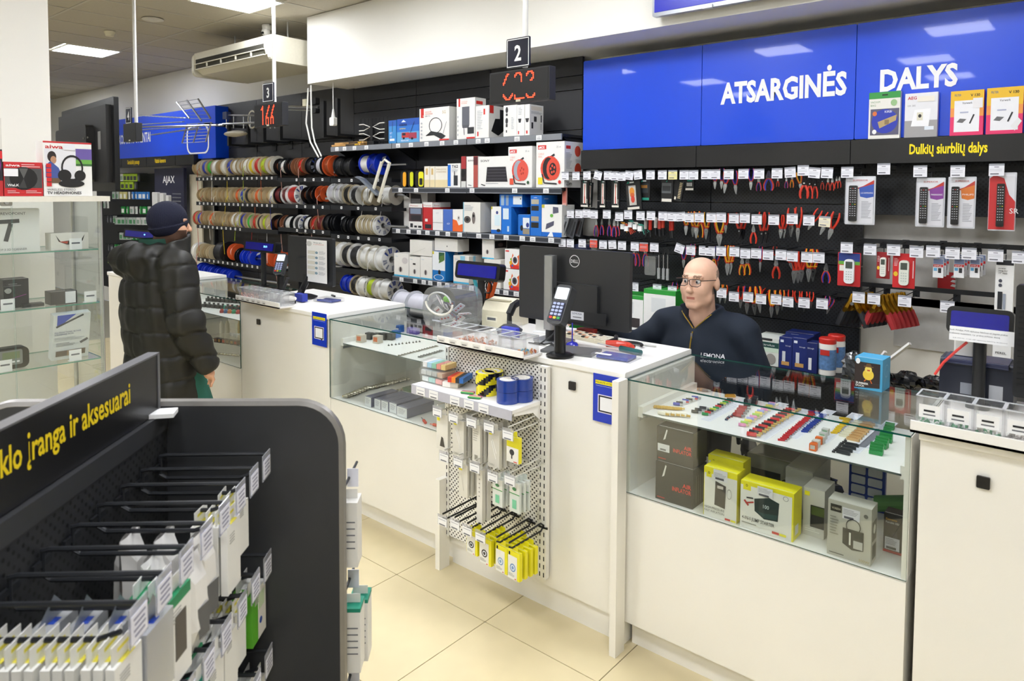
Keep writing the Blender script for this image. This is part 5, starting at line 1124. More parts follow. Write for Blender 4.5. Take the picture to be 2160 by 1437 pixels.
# carded packs: black cards hung under the top row
def card(name, label, box, Y, front, body='#141517', depth=0.012, tilt=0.0, cat='tool pack', blister=None, hung=True):
 x0, x1, yt, yb = box
 a, b = on(x0, (yt + yb) / 2, Y=Y), on(x1, (yt + yb) / 2, Y=Y)
 t_, b_ = on((x0 + x1) / 2, yt, Y=Y), on((x0 + x1) / 2, yb, Y=Y)
 w, h = b.x - a.x, t_.z - b_.z
 t = thing(name, label, cat, ((a.x + b.x) / 2, Y, t_.z), rot=(0, tilt, 0))
 m = MB(); m.rbox((0, depth / 2, -h / 2), (w, depth, h), min(w, h) * 0.03, M(body, 0.45, var=0.03), n=2, axis=1); m.box((0, 0.004 + depth / 2, 0.012), (0.004, 0.004, 0.03), HOOKM); m.build('card', t)
 m = MB(); art(m, w, h, front, T=Matrix.Translation((-w / 2, 0, -h))); m.build('printed_artwork', t)
 if blister:
  m = MB(); bu0, bv0, bu1, bv1, bd = blister
  m.rbox((w * ((bu0 + bu1) / 2 - 0.5), -bd / 2 - 0.004, h * ((bv0 + bv1) / 2 - 1)), (w * (bu1 - bu0), bd, h * (bv1 - bv0)), 0.008, BLISTER, axis=1); m.build('blister', t)
 return t, w, h
TEAL, CR = '#1f9a80', '#e9e4d8'
longf = [('r', 0.32, 0.14, 0.72, 0.88, CR), ('r', 0.48, 0.2, 0.56, 0.84, '#d8503c'), ('r', 0.47, 0.14, 0.58, 0.4, '#c83a2a'), ('r', 0.06, 0.01, 0.94, 0.08, CR), ('p', [(0.3, 0.92), (0.42, 0.98), (0.42, 0.92)], TEAL), ('r', 0.46, 0.92, 0.8, 0.96, '#dfe4e2'), ('lines', 0.78, 0.3, 0.12, 0.03, 7, CR)]
for k, b in enumerate(((1224.6, 1241.4, 380, 437), (1265, 1277.5, 380, 438), (1290, 1306.5, 380, 438))):
 card('screwdriver_pack', ('black carded red screwdriver, double pack', 'slim black carded red screwdriver', 'wide black carded red screwdriver')[k], b, 4.30, longf)
card('screwdriver_pack', 'black carded red screwdriver half hidden behind another', (1241, 1250, 385, 437), 4.33, longf, tilt=0.06)
card('screwdriver_pack', 'black card with an orange and red handle in a clear blister', (1318, 1349, 380, 443), 4.29, [('r', 0.2, 0.16, 0.68, 0.82, '#cfcac2'), ('e', 0.42, 0.62, 0.17, 0.14, '#e8951e'), ('e', 0.43, 0.5, 0.15, 0.08, '#d8651e'), ('e', 0.45, 0.36, 0.13, 0.12, '#d83c2a'), ('r', 0.05, 0.02, 0.85, 0.1, CR), ('p', [(0.1, 0.9), (0.24, 0.98), (0.26, 0.9)], TEAL), ('r', 0.3, 0.9, 0.6, 0.95, '#dfe4e2')], tilt=-0.1, blister=(0.18, 0.14, 0.7, 0.84, 0.02))
card('bit_set_pack', 'black card with a row of gold bits and a green band', (1345.5, 1371, 378, 423), 4.32, [('r', 0.02, 0.36, 0.86, 0.8, '#333a40')] + [('r', 0.16 + 0.11 * k, 0.58, 0.23 + 0.11 * k, 0.72, '#d9963a') for k in range(6)] + [('r', 0.04, 0.02, 0.94, 0.13, TEAL), ('p', [(0.25, 0.86), (0.4, 0.97), (0.4, 0.86)], TEAL), ('r', 0.42, 0.88, 0.7, 0.95, '#dfe4e2')])
card('bit_set_pack', 'black card with a grey bit case and a pale band', (1396, 1420, 379, 427), 4.30, [('r', 0.02, 0.4, 0.85, 0.85, '#565a5c'), ('r', 0.08, 0.5, 0.8, 0.72, '#2a2c2e'), ('r', 0.06, 0.03, 0.92, 0.16, CR), ('p', [(0.35, 0.9), (0.48, 0.98), (0.48, 0.9)], TEAL)], tilt=0.03)
card('bit_set_pack', 'tilted black card with a ladder of small sockets', (1424, 1443, 383, 424), 4.31, [('r', 0.55, 0.9 - 0.085 * k, 0.85, 0.95 - 0.085 * k, '#c9b890') for k in range(10)] + [('r', 0.2, 0.05, 0.4, 0.2, CR)], tilt=0.16)
card('bit_set_pack', 'small black card with four silver bits', (1446, 1464, 379, 402), 4.31, [('r', 0.15 + 0.17 * k, 0.4, 0.26 + 0.17 * k, 0.72, '#cfd0cc') for k in range(4)] + [('r', 0.02, 0.03, 0.94, 0.22, CR), ('r', 0.2, 0.84, 0.8, 0.95, TEAL)])
card('screwdriver_pack', 'narrow red tube pack at the end of the top row', (1186, 1195, 378, 434), 4.30, [('r', 0.1, 0.1, 0.9, 0.9, '#d87a6c')], body='#d8a49a')
# clear pouches at the left of the second row
for k, (b, tl) in enumerate((((1184, 1201, 457, 502), 0.35), ((1202, 1220, 457, 503), 0.3), ((1218, 1232, 458, 500), 0.25))):
 t, w, h = card('tool_pouch', ('clear plastic pouch holding a silver stripper', 'clear plastic pouch holding a black tool', 'clear plastic pouch holding a dark tool behind others')[k], b, 4.28 + 0.025 * k, [('p', [(0.2, 0.1), (0.4, 0.85), (0.6, 0.85), (0.5, 0.1)], ('#b9bcc0', '#3c3e42', '#4a3a3a')[k]), ('p', [(0.6, 0.1), (0.7, 0.8), (0.85, 0.8), (0.9, 0.1)], '#2a2b2e')], body='#8f9296' if k == 0 else '#55585c', depth=0.01, tilt=tl, blister=(0.05, 0.03, 0.97, 0.9, 0.02))
p = on(1228, 530, Y=4.31)
m = MB(); m.rbox((0, 0, 0), (0.12, 0.05, 0.10), 0.012, M('#3d4466', 0.4), axis=1); m.rbox((0, -0.03, -0.02), (0.09, 0.02, 0.05), 0.012, BLISTER, axis=1); m.box((0, 0.0, 0.07), (0.004, 0.004, 0.06), HOOKM)
tag(m.build('tool_pouch', None, (p.x, 4.31, p.z)), 'blue tool pack hung above the large monitor', 'tool pack')
# remote controls in clear blisters
def remote_pack(px0, px1, yt, yb, colour, word, label, full=False):
 Yp = 4.275
 fr = [('r', 0.06, 0.03, 0.94, 0.97, '#e9e9ee')]
 if full: fr += [('p', [(0.02, 0.02), (0.98, 0.02), (0.98, 0.5), (0.75, 0.62), (0.55, 0.9), (0.2, 0.96), (0.02, 0.9)], '#d2262a'), ('t', 0.78, 0.3, 0.09, 'SR', '#ffffff')]
 else: fr += [('p', [(0.3, 0.74), (0.6, 0.8), (0.95, 0.92), (0.95, 0.84), (0.6, 0.74)], '#c8372c'), ('p', [(0.46, 0.76), (0.95, 0.84), (0.95, 0.58), (0.72, 0.55), (0.5, 0.58)], colour), ('t', 0.52, 0.64, 0.035, word, '#ffffff', {'w': 0.4}), ('t', 0.25, 0.90, 0.035, 'SUPERIOR', '#c8372c', {'w': 0.5}), ('lines', 0.55, 0.48, 0.33, 0.03, 12, '#a8a8b0')]
 t, w, h = card('remote_control_pack', label, (px0, px1, yt, yb), Yp, fr, body='#d8dadf', depth=0.008, cat='remote control', blister=(0.02, 0.01, 0.98, 0.93, 0.026))
 m = MB(); rx = w * (-0.22 if not full else -0.05)
 m.rbox((rx, -0.010, -h * 0.56), (w * 0.28, 0.014, h * 0.74), w * 0.05, BLACKP, axis=1);
 cols = ['#d8d8dc'] * 3
 for i in range(13):
  for j in range(3):
   c = ('#d03030', '#30a040', '#d8c030')[j] if i == 7 else ('#c03030' if (i == 0 and j == 1) else '#bfc0c6')
   m.box((rx + (j - 1) * w * 0.08, -0.0176, -h * 0.25 - i * h * 0.047), (w * 0.045, 0.001, h * 0.014), M(c, 0.5))
 m.build('remote_control', t)
remote_pack(1783, 1846, 372, 474, '#2a56b8', 'LG SAMSUNG', 'clear blister with a black remote control and a blue panel')
remote_pack(1932, 1993, 375, 479, '#8a3a9a', 'PANASONIC', 'clear blister with a black remote control and a purple panel')
remote_pack(1999, 2058, 373, 482, '#e07a28', 'PHILIPS', 'clear blister with a black remote control and an orange panel')
remote_pack(2085, 2143, 364, 487, '#d2262a', 'SR', 'clear blister with a black remote control on a red card', True)
def phone_pack(box, label, pc, back='#cf2a2e', green=False):
 t, w, h = card('remote_control_pack', label, box, 4.28, [('r', 0.03, 0.02, 0.97, 0.98, back)] + ([('r', 0.03, 0.72, 0.97, 0.98, '#2a3f8a'), ('r', 0.03, 0.64, 0.97, 0.74, '#6aa83c'), ('r', 0.08, 0.45, 0.35, 0.62, '#eae4d8')] if green else [('e', 0.14, 0.4, 0.1, 0.07, '#e8c02a'), ('r', 0.9, 0.3, 0.94, 0.8, '#f2d8d8'), ('lines', 0.06, 0.85, 0.2, 0.04, 6, '#f0c8c8')]), body=back, depth=0.008, cat='remote control')
 m = MB(); m.rbox((w * 0.04, -0.012, -h * 0.55), (w * 0.44, 0.02, h * 0.72), w * 0.16, M(pc, 0.4), axis=1); m.box((w * 0.04, -0.0226, -h * 0.36), (w * 0.3, 0.001, h * 0.2), M('#4a524a', 0.3))
 for i in range(4):
  for j in range(3): m.box((w * 0.04 + (j - 1) * w * 0.1, -0.0226, -h * 0.56 - i * h * 0.075), (w * 0.06, 0.001, h * 0.03), M('#b9c4bc', 0.5))
 m.build('remote_control', t)
phone_pack((1767, 1815, 533, 604), 'white air conditioner remote on a red and green card', '#eceef0', '#c8282c', True)
phone_pack((1849, 1877, 532, 588), 'small white universal remote on a dark red card', '#efece4', '#9c2024')
phone_pack((1883, 1930, 535, 608), 'green keyed universal remote on a bright red card', '#e2e6da', '#d2262a')
for k, (x0, x1) in enumerate(((1968, 1990), (2012, 2034), (2046, 2067))):
 for j in range(3):
  tt = card('simple_remote_pack', ('small red and white carded remote hung beside the wall sticker', 'small red and white carded remote at the middle hook', 'small red and white carded remote next to the tall power strip box')[k], (x0 + 6 * j, x1 + 6 * j, 545 - 4 * j, 586 - 3 * j), 4.29 + 0.045 * j, [('r', 0.03, 0.55, 0.97, 0.68, '#d0292c'), ('r', 0.03, 0.7, 0.97, 0.96, '#7a86a8'), ('r', 0.5, 0.25, 0.8, 0.5, '#26282c'), ('r', 0.08, 0.35, 0.4, 0.5, '#5aa4d0'), ('t', 0.1, 0.57, 0.08, 'SIMPLE', '#ffffff', {'w': 0.7})], body='#e9e9ea', depth=0.01, cat='remote control')[0]
  tt['group'] = 'small carded remotes'
# pale panels behind the remotes, fire sticker, tall box
for a, b, c, d, lb in ((1806, 2200, 455, 640, 'pale grey wall panel behind the small remotes'), (1880, 2200, 640, 745, 'white cabinet door behind the customer display')):
 p, q = on(a, d, Y=YUP - 0.08), on(b, c, Y=YUP - 0.08)
 m = MB(); m.rbox(((p.x + q.x) / 2, 0, (p.z + q.z) / 2), (q.x - p.x, 0.03, on(a, c, Y=YUP - 0.08).z - p.z), 0.004, M('#cfcdc8', 0.5), n=1, axis=1); tag(m.build('wall_panel', None, (0, YUP - 0.02, 0)), lb, 'panel')
p, q = on(1978, 608, Y=YUP - 0.05), on(2016, 575, Y=YUP - 0.05)
m = MB(); m.box((0, 0, 0), (q.x - p.x, 0.002, q.z - p.z), M('#c8242a', 0.4))
for k in range(3): m.add([((0.02 + 0.0), -0.0015, -0.03 + 0.025 * k), (0.045, -0.0015, -0.035 + 0.025 * k), (0.05, -0.0015, -0.02 + 0.025 * k), (0.03, -0.0015, -0.018 + 0.025 * k)], [(0, 1, 2, 3)], PAPER)
tag(m.build('fire_sticker', None, ((p.x + q.x) / 2, YUP - 0.06, (p.z + q.z) / 2)), 'red fire safety sticker on the pale wall panel', 'sticker')
card('power_strip_box', 'tall white carton for a rack power strip', (2097, 2136, 549, 757), 4.30, [('r', 0.03, 0.95, 0.97, 1.0, '#2a2b30'), ('t', 0.16, 0.91, 0.017, 'power', '#3a3b40'), ('t', 0.16, 0.885, 0.017, 'strip for', '#3a3b40'), ('t', 0.16, 0.86, 0.017, '19" rack', '#3a3b40'), ('e', 0.28, 0.79, 0.1, 0.018, '#4a4c58'), ('e', 0.28, 0.745, 0.1, 0.018, '#4a4c58'), ('r', 0.16, 0.5, 0.42, 0.68, '#26282c'), ('r', 0.45, 0.5, 0.6, 0.66, '#9aa2b0'), ('t', 0.16, 0.045, 0.022, 'PEREL', '#1c1d22', {'w': 0.6, 'bold': 0.01})], body='#f0f0ee', depth=0.05, cat='box')
# welding clamps: brass jaws, sleeved grips
def clamp(px, py, col, label, dy=0.0, h=0.185, grp=None):
 a = on(px, py, Y=4.29)
 t = thing('battery_clamp', label, 'clamp', (a.x + dy * 0.35, 4.29 + dy, a.z), 0, grp)
 BR = M('#b88a2a', 0.28, 1.0)
 for s in (-1, 1):
  m = MB(); m.tube([(s * 0.004, 0, 0), (s * 0.012, 0, -0.04), (s * 0.03, 0, -0.08), (s * 0.045, 0, -0.105)], 0.016, BR, n=6, radii=[0.008, 0.013, 0.017, 0.014]); m.build('brass_jaw', t)
  m = MB(); m.tube([(s * 0.042, 0, -0.098), (s * 0.062, 0, -0.15), (s * 0.075, 0, -h)], 0.018, col, n=6, radii=[0.017, 0.019, 0.016], flat=0.8); m.build('grip', t)
 m = MB(); m.cyl((0, -0.02, -0.055), (0, 0.02, -0.055), 0.010, STEEL, n=8); m.build('spring', t)
for k in range(5): clamp(1798, 620, M('#26282c', 0.5), 'brass battery clamp with black grips hung under a price label', 0.04 * k + 0.005, grp='black gripped clamps')
for k in range(6): clamp(1855, 622, M('#a82a2e', 0.5), 'brass battery clamp with red grips hung under a price label', 0.041 * k + 0.005, grp='red gripped clamps')
# ------------------------------------------------------------------ things on the counters
def monitor(label, tl, br, Y, logo=None, notice=False, neck=True, rz=0.0):
 a, b = on(tl[0], tl[1], Y=Y), on(br[0], br[1], Y=Y)
 w, h = b.x - a.x, a.z - b.z
 t = thing('monitor', label, 'monitor', ((a.x + b.x) / 2, Y, ZC + 0.001), rz)
 zb = b.z - ZC
 m = MB(); m.rbox((0, 0.012, zb + h / 2), (w, 0.024, h), 0.008, M('#2a2b2d', 0.42), n=2, axis=1); m.build('back_shell', t)
 m = MB(); m.box((0, 0.026, zb + h / 2), (w - 0.012, 0.003, h - 0.012), BLACKP); m.build('screen', t)
 m = MB(); m.rbox((0.0, -0.008, zb + h * 0.30), (w * 0.5, 0.022, h * 0.5), 0.012, M('#28292b', 0.45), n=2, axis=1); m.build('rear_housing', t)
 m = MB(); m.box((w * 0.12, -0.0196, zb + h * 0.13), (w * 0.42, 0.002, h * 0.15), M('#1d1e20', 0.5)); m.build('port_recess', t)
 if logo:
  m = MB(); art(m, 0.06, 0.06, [('o', 0.5, 0.5, 0.5, 0.5, 0.12, '#d9dadc')], T=Matrix.Translation((-0.03 + w * 0.03, -0.0006, zb + h * 0.76)))
  letters(m, 'DELL', w * 0.03, zb + h * 0.76 + 0.022, 0.016, M('#d9dadc', 0.5), y=-0.0015, width=0.044, bold=0.02, align='C'); m.build('logo', t)
  m = MB(); m.box((w * 0.08, -0.0212, zb + h * 0.14), (0.075, 0.001, 0.04), M('#e4e6ec', 0.5)); letters(m, 'LEMONA', w * 0.08, zb + h * 0.155, 0.010, M('#30406a', 0.6), y=-0.0222, width=0.055, align='C'); m.box((w * 0.08, -0.022, zb + h * 0.12), (0.05, 0.0006, 0.004), GREYINK); m.build('sticker', t)
 if neck:
  m = MB(); m.rbox((-w * 0.13, -0.055, zb + h * 0.42), (0.05, 0.05, h * 0.98), 0.01, M('#b4b7ba', 0.3, 0.9), axis=2); m.box((-w * 0.06, -0.035, zb + h * 0.45), (0.1, 0.05, 0.03), BLACKM); m.build('neck', t)
  m = MB(); m.rbox((-w * 0.13, -0.02, 0.006), (0.18, 0.13, 0.012), 0.02, M('#9da0a4', 0.3, 0.8), axis=2); m.cyl((-w * 0.13, -0.055, 0.012), (-w * 0.13, -0.055, zb), 0.022, BLACKM, n=12); m.build('foot', t)
 else:
  m = MB(); m.tube([(-w * 0.1, -0.05, 0.015), (-w * 0.08, -0.03, zb * 0.6), (0, -0.005, zb + 0.05)], 0.022, BLACKM, n=8); m.build('neck', t)
  m = MB(); m.lathe([(0.0, 0), (0.12, 0.0), (0.125, 0.008), (0.09, 0.02), (0.03, 0.03), (0, 0.03)], BLACKM, 24, T=Matrix.Translation((-w * 0.1, -0.05, 0))); m.build('foot', t, smooth=True)
 return t, w, h, zb
monitor('large black monitor seen from behind on the seller counter', (1096, 518), (1327, 704), 2.80, logo=True)
t2, w2, h2, zb2 = monitor('black monitor with a white paper notice on its back', (607, 497), (702, 606), 2.80, neck=False)
m = MB(); q = Matrix.Translation((w2 * 0.0, -0.021, zb2 + h2 * 0.06))
art(m, w2 * 0.44, h2 * 0.9, [('r', 0, 0, 1, 1, '#f2f2f0'), ('e', 0.12, 0.9, 0.14, 0.06, '#c9c9c6'), ('t', 0.35, 0.92, 0.03, 'Nauja apie', '#2a2b30', {'w': 0.4}), ('t', 0.35, 0.885, 0.025, 'e. parduotuvę', '#c83a30', {'w': 0.5})] + [x for k in range(5) for x in (('r', 0.06, 0.66 - 0.12 * k, 0.42, 0.74 - 0.12 * k, '#dcd9cc'), ('e', 0.5, 0.7 - 0.12 * k, 0.07, 0.03, '#7f9aa8'), ('lines', 0.62, 0.74 - 0.12 * k, 0.32, 0.02, 4, '#b4b4b8'))], T=q); m.build('paper_notice', t2)
def vfd(label, head, base, Y, tilt=0.15, paper=False, lit=None, w0=None):
 x0, x1, yt, yb = head
 a, b, c = on(x0, yb, Y=Y), on(x1, yb, Y=Y), on(x0, yt, Y=Y)
 w, h = b.x - a.x, c.z - a.z
 cx, cz = (a.x + b.x) / 2, (a.z + on((x0 + x1) / 2, yt, Y=Y).z) / 2
 t = thing('customer_display', label, 'customer display', (cx, Y, ZC + 0.001))
 zc = cz - ZC
 T = Matrix.Translation((0, 0, zc)) @ Matrix.Rotation(-tilt, 4, 'X')
 m = MB(); m.T = T; m.rbox((0, 0.02, 0), (w, 0.05, h), h * 0.22, BLACKP, axis=1, n=5); m.build('housing', t)
 m = MB(); m.T = T; m.rbox((0, -0.007, 0), (w * 0.86, 0.006, h * 0.66), 0.006, M('#16178f', 0.15, emit=0.03, var=0.1), axis=1)
 if lit: letters(m, lit, w * 0.16, -0.004, h * 0.16, M('#7fd0ff', 0.5, emit=3.0, var=0), y=-0.0115, bold=0.01)
 m.build('blue_screen', t)
 m = MB(); m.cyl((0, 0.03, 0.012), (0, 0.03, zc - h * 0.3), 0.020, BLACKM, n=14); m.build('pole', t, smooth=True)
 m = MB(); m.rbox((0, 0.03, 0.006), (0.07, 0.07, 0.012), 0.02, BLACKM, axis=2); m.build('foot', t)
 if paper:
  m = MB(); m.T = T; m.box((0.01, -0.011, -h * 0.50), (w * 0.98, 0.001, h * 0.52), PAPER)
  letters(m, 'Gerb. Pirkėjai, PVM sąskaitos faktūros už įsigytas prekes', -w * 0.44, -h * 0.40, h * 0.055, INK, y=-0.0122, width=w * 0.86)
  letters(m, 'išrašomos nedelsiant, t.y. prekių pirkimo dieną.', -w * 0.44, -h * 0.52, h * 0.055, INK, y=-0.0122, width=w * 0.76)
  letters(m, '(LR FM Nr. 1126 dėl sąskaitų faktūrų išrašymo)', -w * 0.38, -h * 0.68, h * 0.035, GREYINK, y=-0.0122, width=w * 0.8); m.build('paper_note', t)
vfd('black customer display with a blank blue screen by the receipt printer', (962, 1055, 551, 588), (1005, 700), 2.86)
vfd('small black customer display with a lit price figure', (516, 582, 507, 530), (550, 600), 2.86, lit='236.71')
vfd('large black customer display with a paper note on its front', (1996, 2139, 648, 704), (2050, 860), 2.86, paper=True)
vfd('far customer display with glowing blue figures behind the customer', (262, 330, 484, 502), (300, 560), 2.9, lit='4.06')
def terminal(label, at_px, Y, head_z, s=1.0, rz=0.0, pole=True):
 p = on(*at_px, Z=ZC)
 t = thing('card_terminal', label, 'card terminal', (p.x, p.y, ZC + 0.001), rz)
 m = MB(); m.lathe([(0, 0), (0.062, 0), (0.062, 0.008), (0.052, 0.014), (0.026, 0.018), (0.026, head_z - 0.09), (0, head_z - 0.09)], BLACKP, 22); m.build('stand', t, smooth=True)
 T = Matrix.Translation((0, -0.005, head_z)) @ Matrix.Rotation(math.radians(-28), 4, 'X')
 m = MB(); m.T = T; m.rbox((0, 0.018, 0), (0.082 * s, 0.045, 0.185 * s), 0.018, M('#35373a', 0.35), axis=1, n=4); m.build('body', t)
 m = MB(); m.T = T; m.rbox((0, -0.006, 0.05 * s), (0.066 * s, 0.004, 0.055 * s), 0.004, M('#dfe6ee', 0.3, emit=0.5), axis=1); m.build('screen', t)
 m = MB(); m.T = T; m.rbox((0, -0.0055, -0.035 * s), (0.066 * s, 0.003, 0.085 * s), 0.004, M('#161a3a', 0.4), axis=1); kp = m.build('keypad', t)
 for r in range(5):
  for c in range(3):
   col = ('#c8322a', '#d8b82a', '#2a9a4a')[c] if r == 4 else '#aab4d8'
   m = MB(); m.T = T; m.rbox(((c - 1) * 0.021 * s, -0.0085, (0.0 - r * 0.0165) * s), (0.016 * s, 0.003, 0.011 * s), 0.003, M(col, 0.4), axis=1, n=2); m.build('key', kp)
 return t
tm_ = terminal('card payment terminal on a round black stand beside the monitor', (1181, 752), 2.6, 0.235)
tm2 = terminal('smaller card payment terminal on the counter behind the clear bins', (592, 614), 2.7, 0.20, 0.9, 0.5)
p = on(1207, 730, Z=ZC)
m = MB(); m.lathe([(0, 0), (0.028, 0), (0.03, 0.006), (0.022, 0.016), (0.006, 0.02), (0.003, 0.025), (0.003, 0.11), (0, 0.112)], M('#2b30b8', 0.25, coat=0.4), 18); tag(m.build('counter_pen', None, (p.x, p.y, ZC + 0.001), smooth=True), 'blue round pen holder beside the card terminal', 'pen holder')
# cables of the terminal
p = on(1170, 745, Z=ZC)
m = MB(); m.tube([(0.0, 0.03, 0.006), (-0.05, 0.05, 0.02), (-0.1, 0.06, 0.006), (-0.16, 0.06, 0.006)], 0.004, BLACKM, n=6); m.tube([(0.0, 0.04, 0.1), (-0.06, 0.06, 0.05), (-0.12, 0.05, 0.006), (-0.18, 0.04, 0.006)], 0.004, BLACKM, n=6); tag(m.build('terminal_cable', None, (p.x - 0.03, p.y + 0.03, ZC + 0.001), smooth=True), 'two black cables trailing from the card terminal', 'cable')
# clear parts bins on their white ledge
def bin_tray(label, px0, px1, n, Y, z, d=0.13, fill=(), h=0.075, lab=False):
 a, b = on(px0, 0, Y=Y).x, on(px1, 0, Y=Y).x
 if px1 > 2100: b = a + 0.62
 t = thing('bin_ledge', label, 'tray', ((a + b) / 2, Y, z))
 w = b - a
 m = MB(); m.box((0, d / 2, 0.004), (w, d, 0.008), TOPWHITE); m.box((0, 0.004, 0.018), (w, 0.008, 0.036), TOPWHITE); m.build('ledge', t)
 for k in range(0 if lab else n - 2):
  m = MB(); m.box((-w / 2 + w * (k + 0.4) / n, -0.0008, 0.018), (w / n * 0.6, 0.0012, 0.022), M('#e2e0da', 0.6)); m.box((-w / 2 + w * (k + 0.4) / n, -0.0016, 0.016), (w / n * 0.4, 0.0006, 0.007), M('#9a9894', 0.7)); m.build('bin_label', t)
 bw = (w - 0.02) / n
 for k in range(n):
  o = thing('clear_bin', f'clear plastic parts bin on the {label}', 'bin', ((a + b) / 2 - w / 2 + 0.01 + bw * (k + 0.5), Y + 0.012 + (d - 0.016) / 2, z + 0.0085), 0, 'clear bins on the ' + label)
  dd = d - 0.03
  m = MB(); e = 0.0015
  m.box((0, 0, e), (bw * 0.94, dd, 2 * e), PLASTIC)
  for s in (-1, 1):
   m.box((s * bw * 0.47, 0, h / 2 + 2 * e), (2 * e, dd, h), PLASTIC); m.box((0, s * dd / 2, h / 2 + 2 * e), (bw * 0.94, 2 * e, h), PLASTIC)
   m.box((s * bw * 0.47, 0, h + 3 * e), (0.005, dd, 0.003), M('#c9cccf', 0.15)); m.box((0, s * dd / 2, h + 3 * e), (bw * 0.94, 0.005, 0.003), M('#c9cccf', 0.15))
  m.build('walls', o)
  if k < len(fill) and fill[k]:
   col, amt = fill[k]; m = MB()
   for q in range(26):
    m.T = Matrix.Translation((rnd.uniform(-0.38, 0.38) * bw, rnd.uniform(-0.4, 0.4) * dd, 0.008 + rnd.random() * amt)) @ Euler((rnd.random() * 3, rnd.random() * 3, rnd.random() * 3)).to_matrix().to_4x4()
    m.box((0, 0, 0), (0.014, 0.006, 0.006), M(col[q % len(col)], 0.4))
   f_ = m.build('small_parts', o); f_['kind'] = 'stuff'
  if lab:
   m = MB(); m.box((0, -dd / 2 - 0.002, h * 0.6), (bw * 0.75, 0.001, h * 0.4), PAPER); m.box((0, -dd / 2 - 0.003, h * 0.62), (bw * 0.4, 0.0005, 0.006), INK); m.box((0, -dd / 2 - 0.003, h * 0.5), (bw * 0.44, 0.0005, 0.004), GREYINK); m.build('bin_label', o)
COP = ['#d8784a', '#e0a07a', '#c86a3a', '#e8c8b0']
bin_tray('white ledge in front of the clear candy bin', 922, 1107, 7, 2.372, ZC + 0.002, 0.14, [None, (COP, 0.012), (COP, 0.022), (COP, 0.012), None, None, (['#d89a4a', '#5aa0b8', '#c86a3a'], 0.006)])
bin_tray('white ledge at the small card terminal', 488, 581, 8, 2.40, ZC + 0.002, 0.13, [(['#c87a6a', '#d8a89a', '#a85a4a'], 0.03), (['#c87a6a', '#d8a89a'], 0.03), (['#d8b8a8'], 0.02)])
bin_tray('white ledge at the display with a paper note', 1950, 2160, 8, 2.45, ZC + 0.002, 0.12, [(['#4a9a6a', '#d8e0da'], 0.012), (['#4a9a6a', '#c8d0ca'], 0.014), (['#4a9a6a', '#e8e4d8'], 0.01), (['#b8b0a8'], 0.01)], h=0.10, lab=True)
# round clear bin with packets
p = on(955, 722, Z=ZC)
px_, py_ = on(955, 690, Y=2.68).x, 2.68
t = thing('clear_candy_bin', 'rounded clear plastic bin full of small packets', 'bin', (px_, py_, ZC + 0.001))
m = MB(); m.rbox((0, 0, 0.115), (0.25, 0.20, 0.23), 0.075, M_clear('candy bin', (0.93, 0.94, 0.94), 0.10, 0.06, 0.10), axis=1, n=7); m.build('shell', t, smooth=True)
m = MB(); m.tube([(0.10 * math.cos(a) - 0.0, -0.102, 0.15 + 0.062 * math.sin(a)) for a in [math.pi * i / 12 + math.pi for i in range(13)]], 0.006, WHITE, n=6); m.tube([(0.085 * math.cos(a), -0.10, 0.155 + 0.05 * math.sin(a)) for a in [math.pi * i / 12 for i in range(13)]], 0.005, M('#c4c7c9', 0.2), n=6); m.build('opening_rim', t)
for k in range(12):
 a = rnd.uniform(-0.8, 0.8)
 m = MB(); m.T = Matrix.Translation((rnd.uniform(-0.075, 0.075), rnd.uniform(-0.06, 0.05), 0.03 + 0.011 * k)) @ Euler((rnd.uniform(0.6, 1.4), a, rnd.uniform(-0.5, 0.5))).to_matrix().to_4x4()
 c = ('#e9e6ea', '#d8dce8', '#efe9e4', '#cfd0da', '#6a6c88', '#e0d8e0')[k % 6]
 m.rbox((0, 0, 0), (0.065, 0.004, 0.042), 0.004, M(c, 0.5), axis=1)
 for q in range(3): m.cyl((-0.018 + 0.018 * q, -0.003, 0.004), (-0.018 + 0.018 * q, -0.004, 0.004), 0.006, M('#b83a40', 0.5), n=8)
 m.build('packet', t)
m = MB(); m.ball((0.0, -0.05, 0.165), 0.017, M('#7ac83a', 0.4), 10, 8); m.ball((0.02, -0.05, 0.16), 0.012, M('#6ab82e', 0.4), 8, 6); m.build('green_ball', t, smooth=True)
# receipt printer
a = on(1060, 690, Y=2.93)
t = thing('receipt_printer', 'cream receipt printer behind the clear bins', 'printer', (a.x, 2.95, ZC + 0.001), 0.12)
CRM = M('#e6dfc6', 0.45)
m = MB(); prof = [(-0.10, 0.0), (-0.10, 0.09), (-0.07, 0.135), (0.02, 0.15), (0.10, 0.12), (0.11, 0.0)]
V = [(-0.085, y, z) for y, z in prof] + [(0.085, y, z) for y, z in prof]; n = len(prof)
m.add(V, [tuple(range(n))[::-1], tuple(range(n, 2 * n))] + [(i, n + i, n + (i + 1) % n, (i + 1) % n) for i in range(n)], CRM); m.build('casing', t)
m = MB(); m.box((0, -0.05, 0.143), (0.14, 0.02, 0.006), M('#c8c0a4', 0.5)); m.build('paper_slot', t)
m = MB(); m.box((-0.02, -0.1006, 0.045), (0.07, 0.001, 0.03), M('#f1ecd8', 0.6)); m.box((-0.02, -0.1014, 0.045), (0.055, 0.0005, 0.014), GREYINK); m.build('rating_label', t)
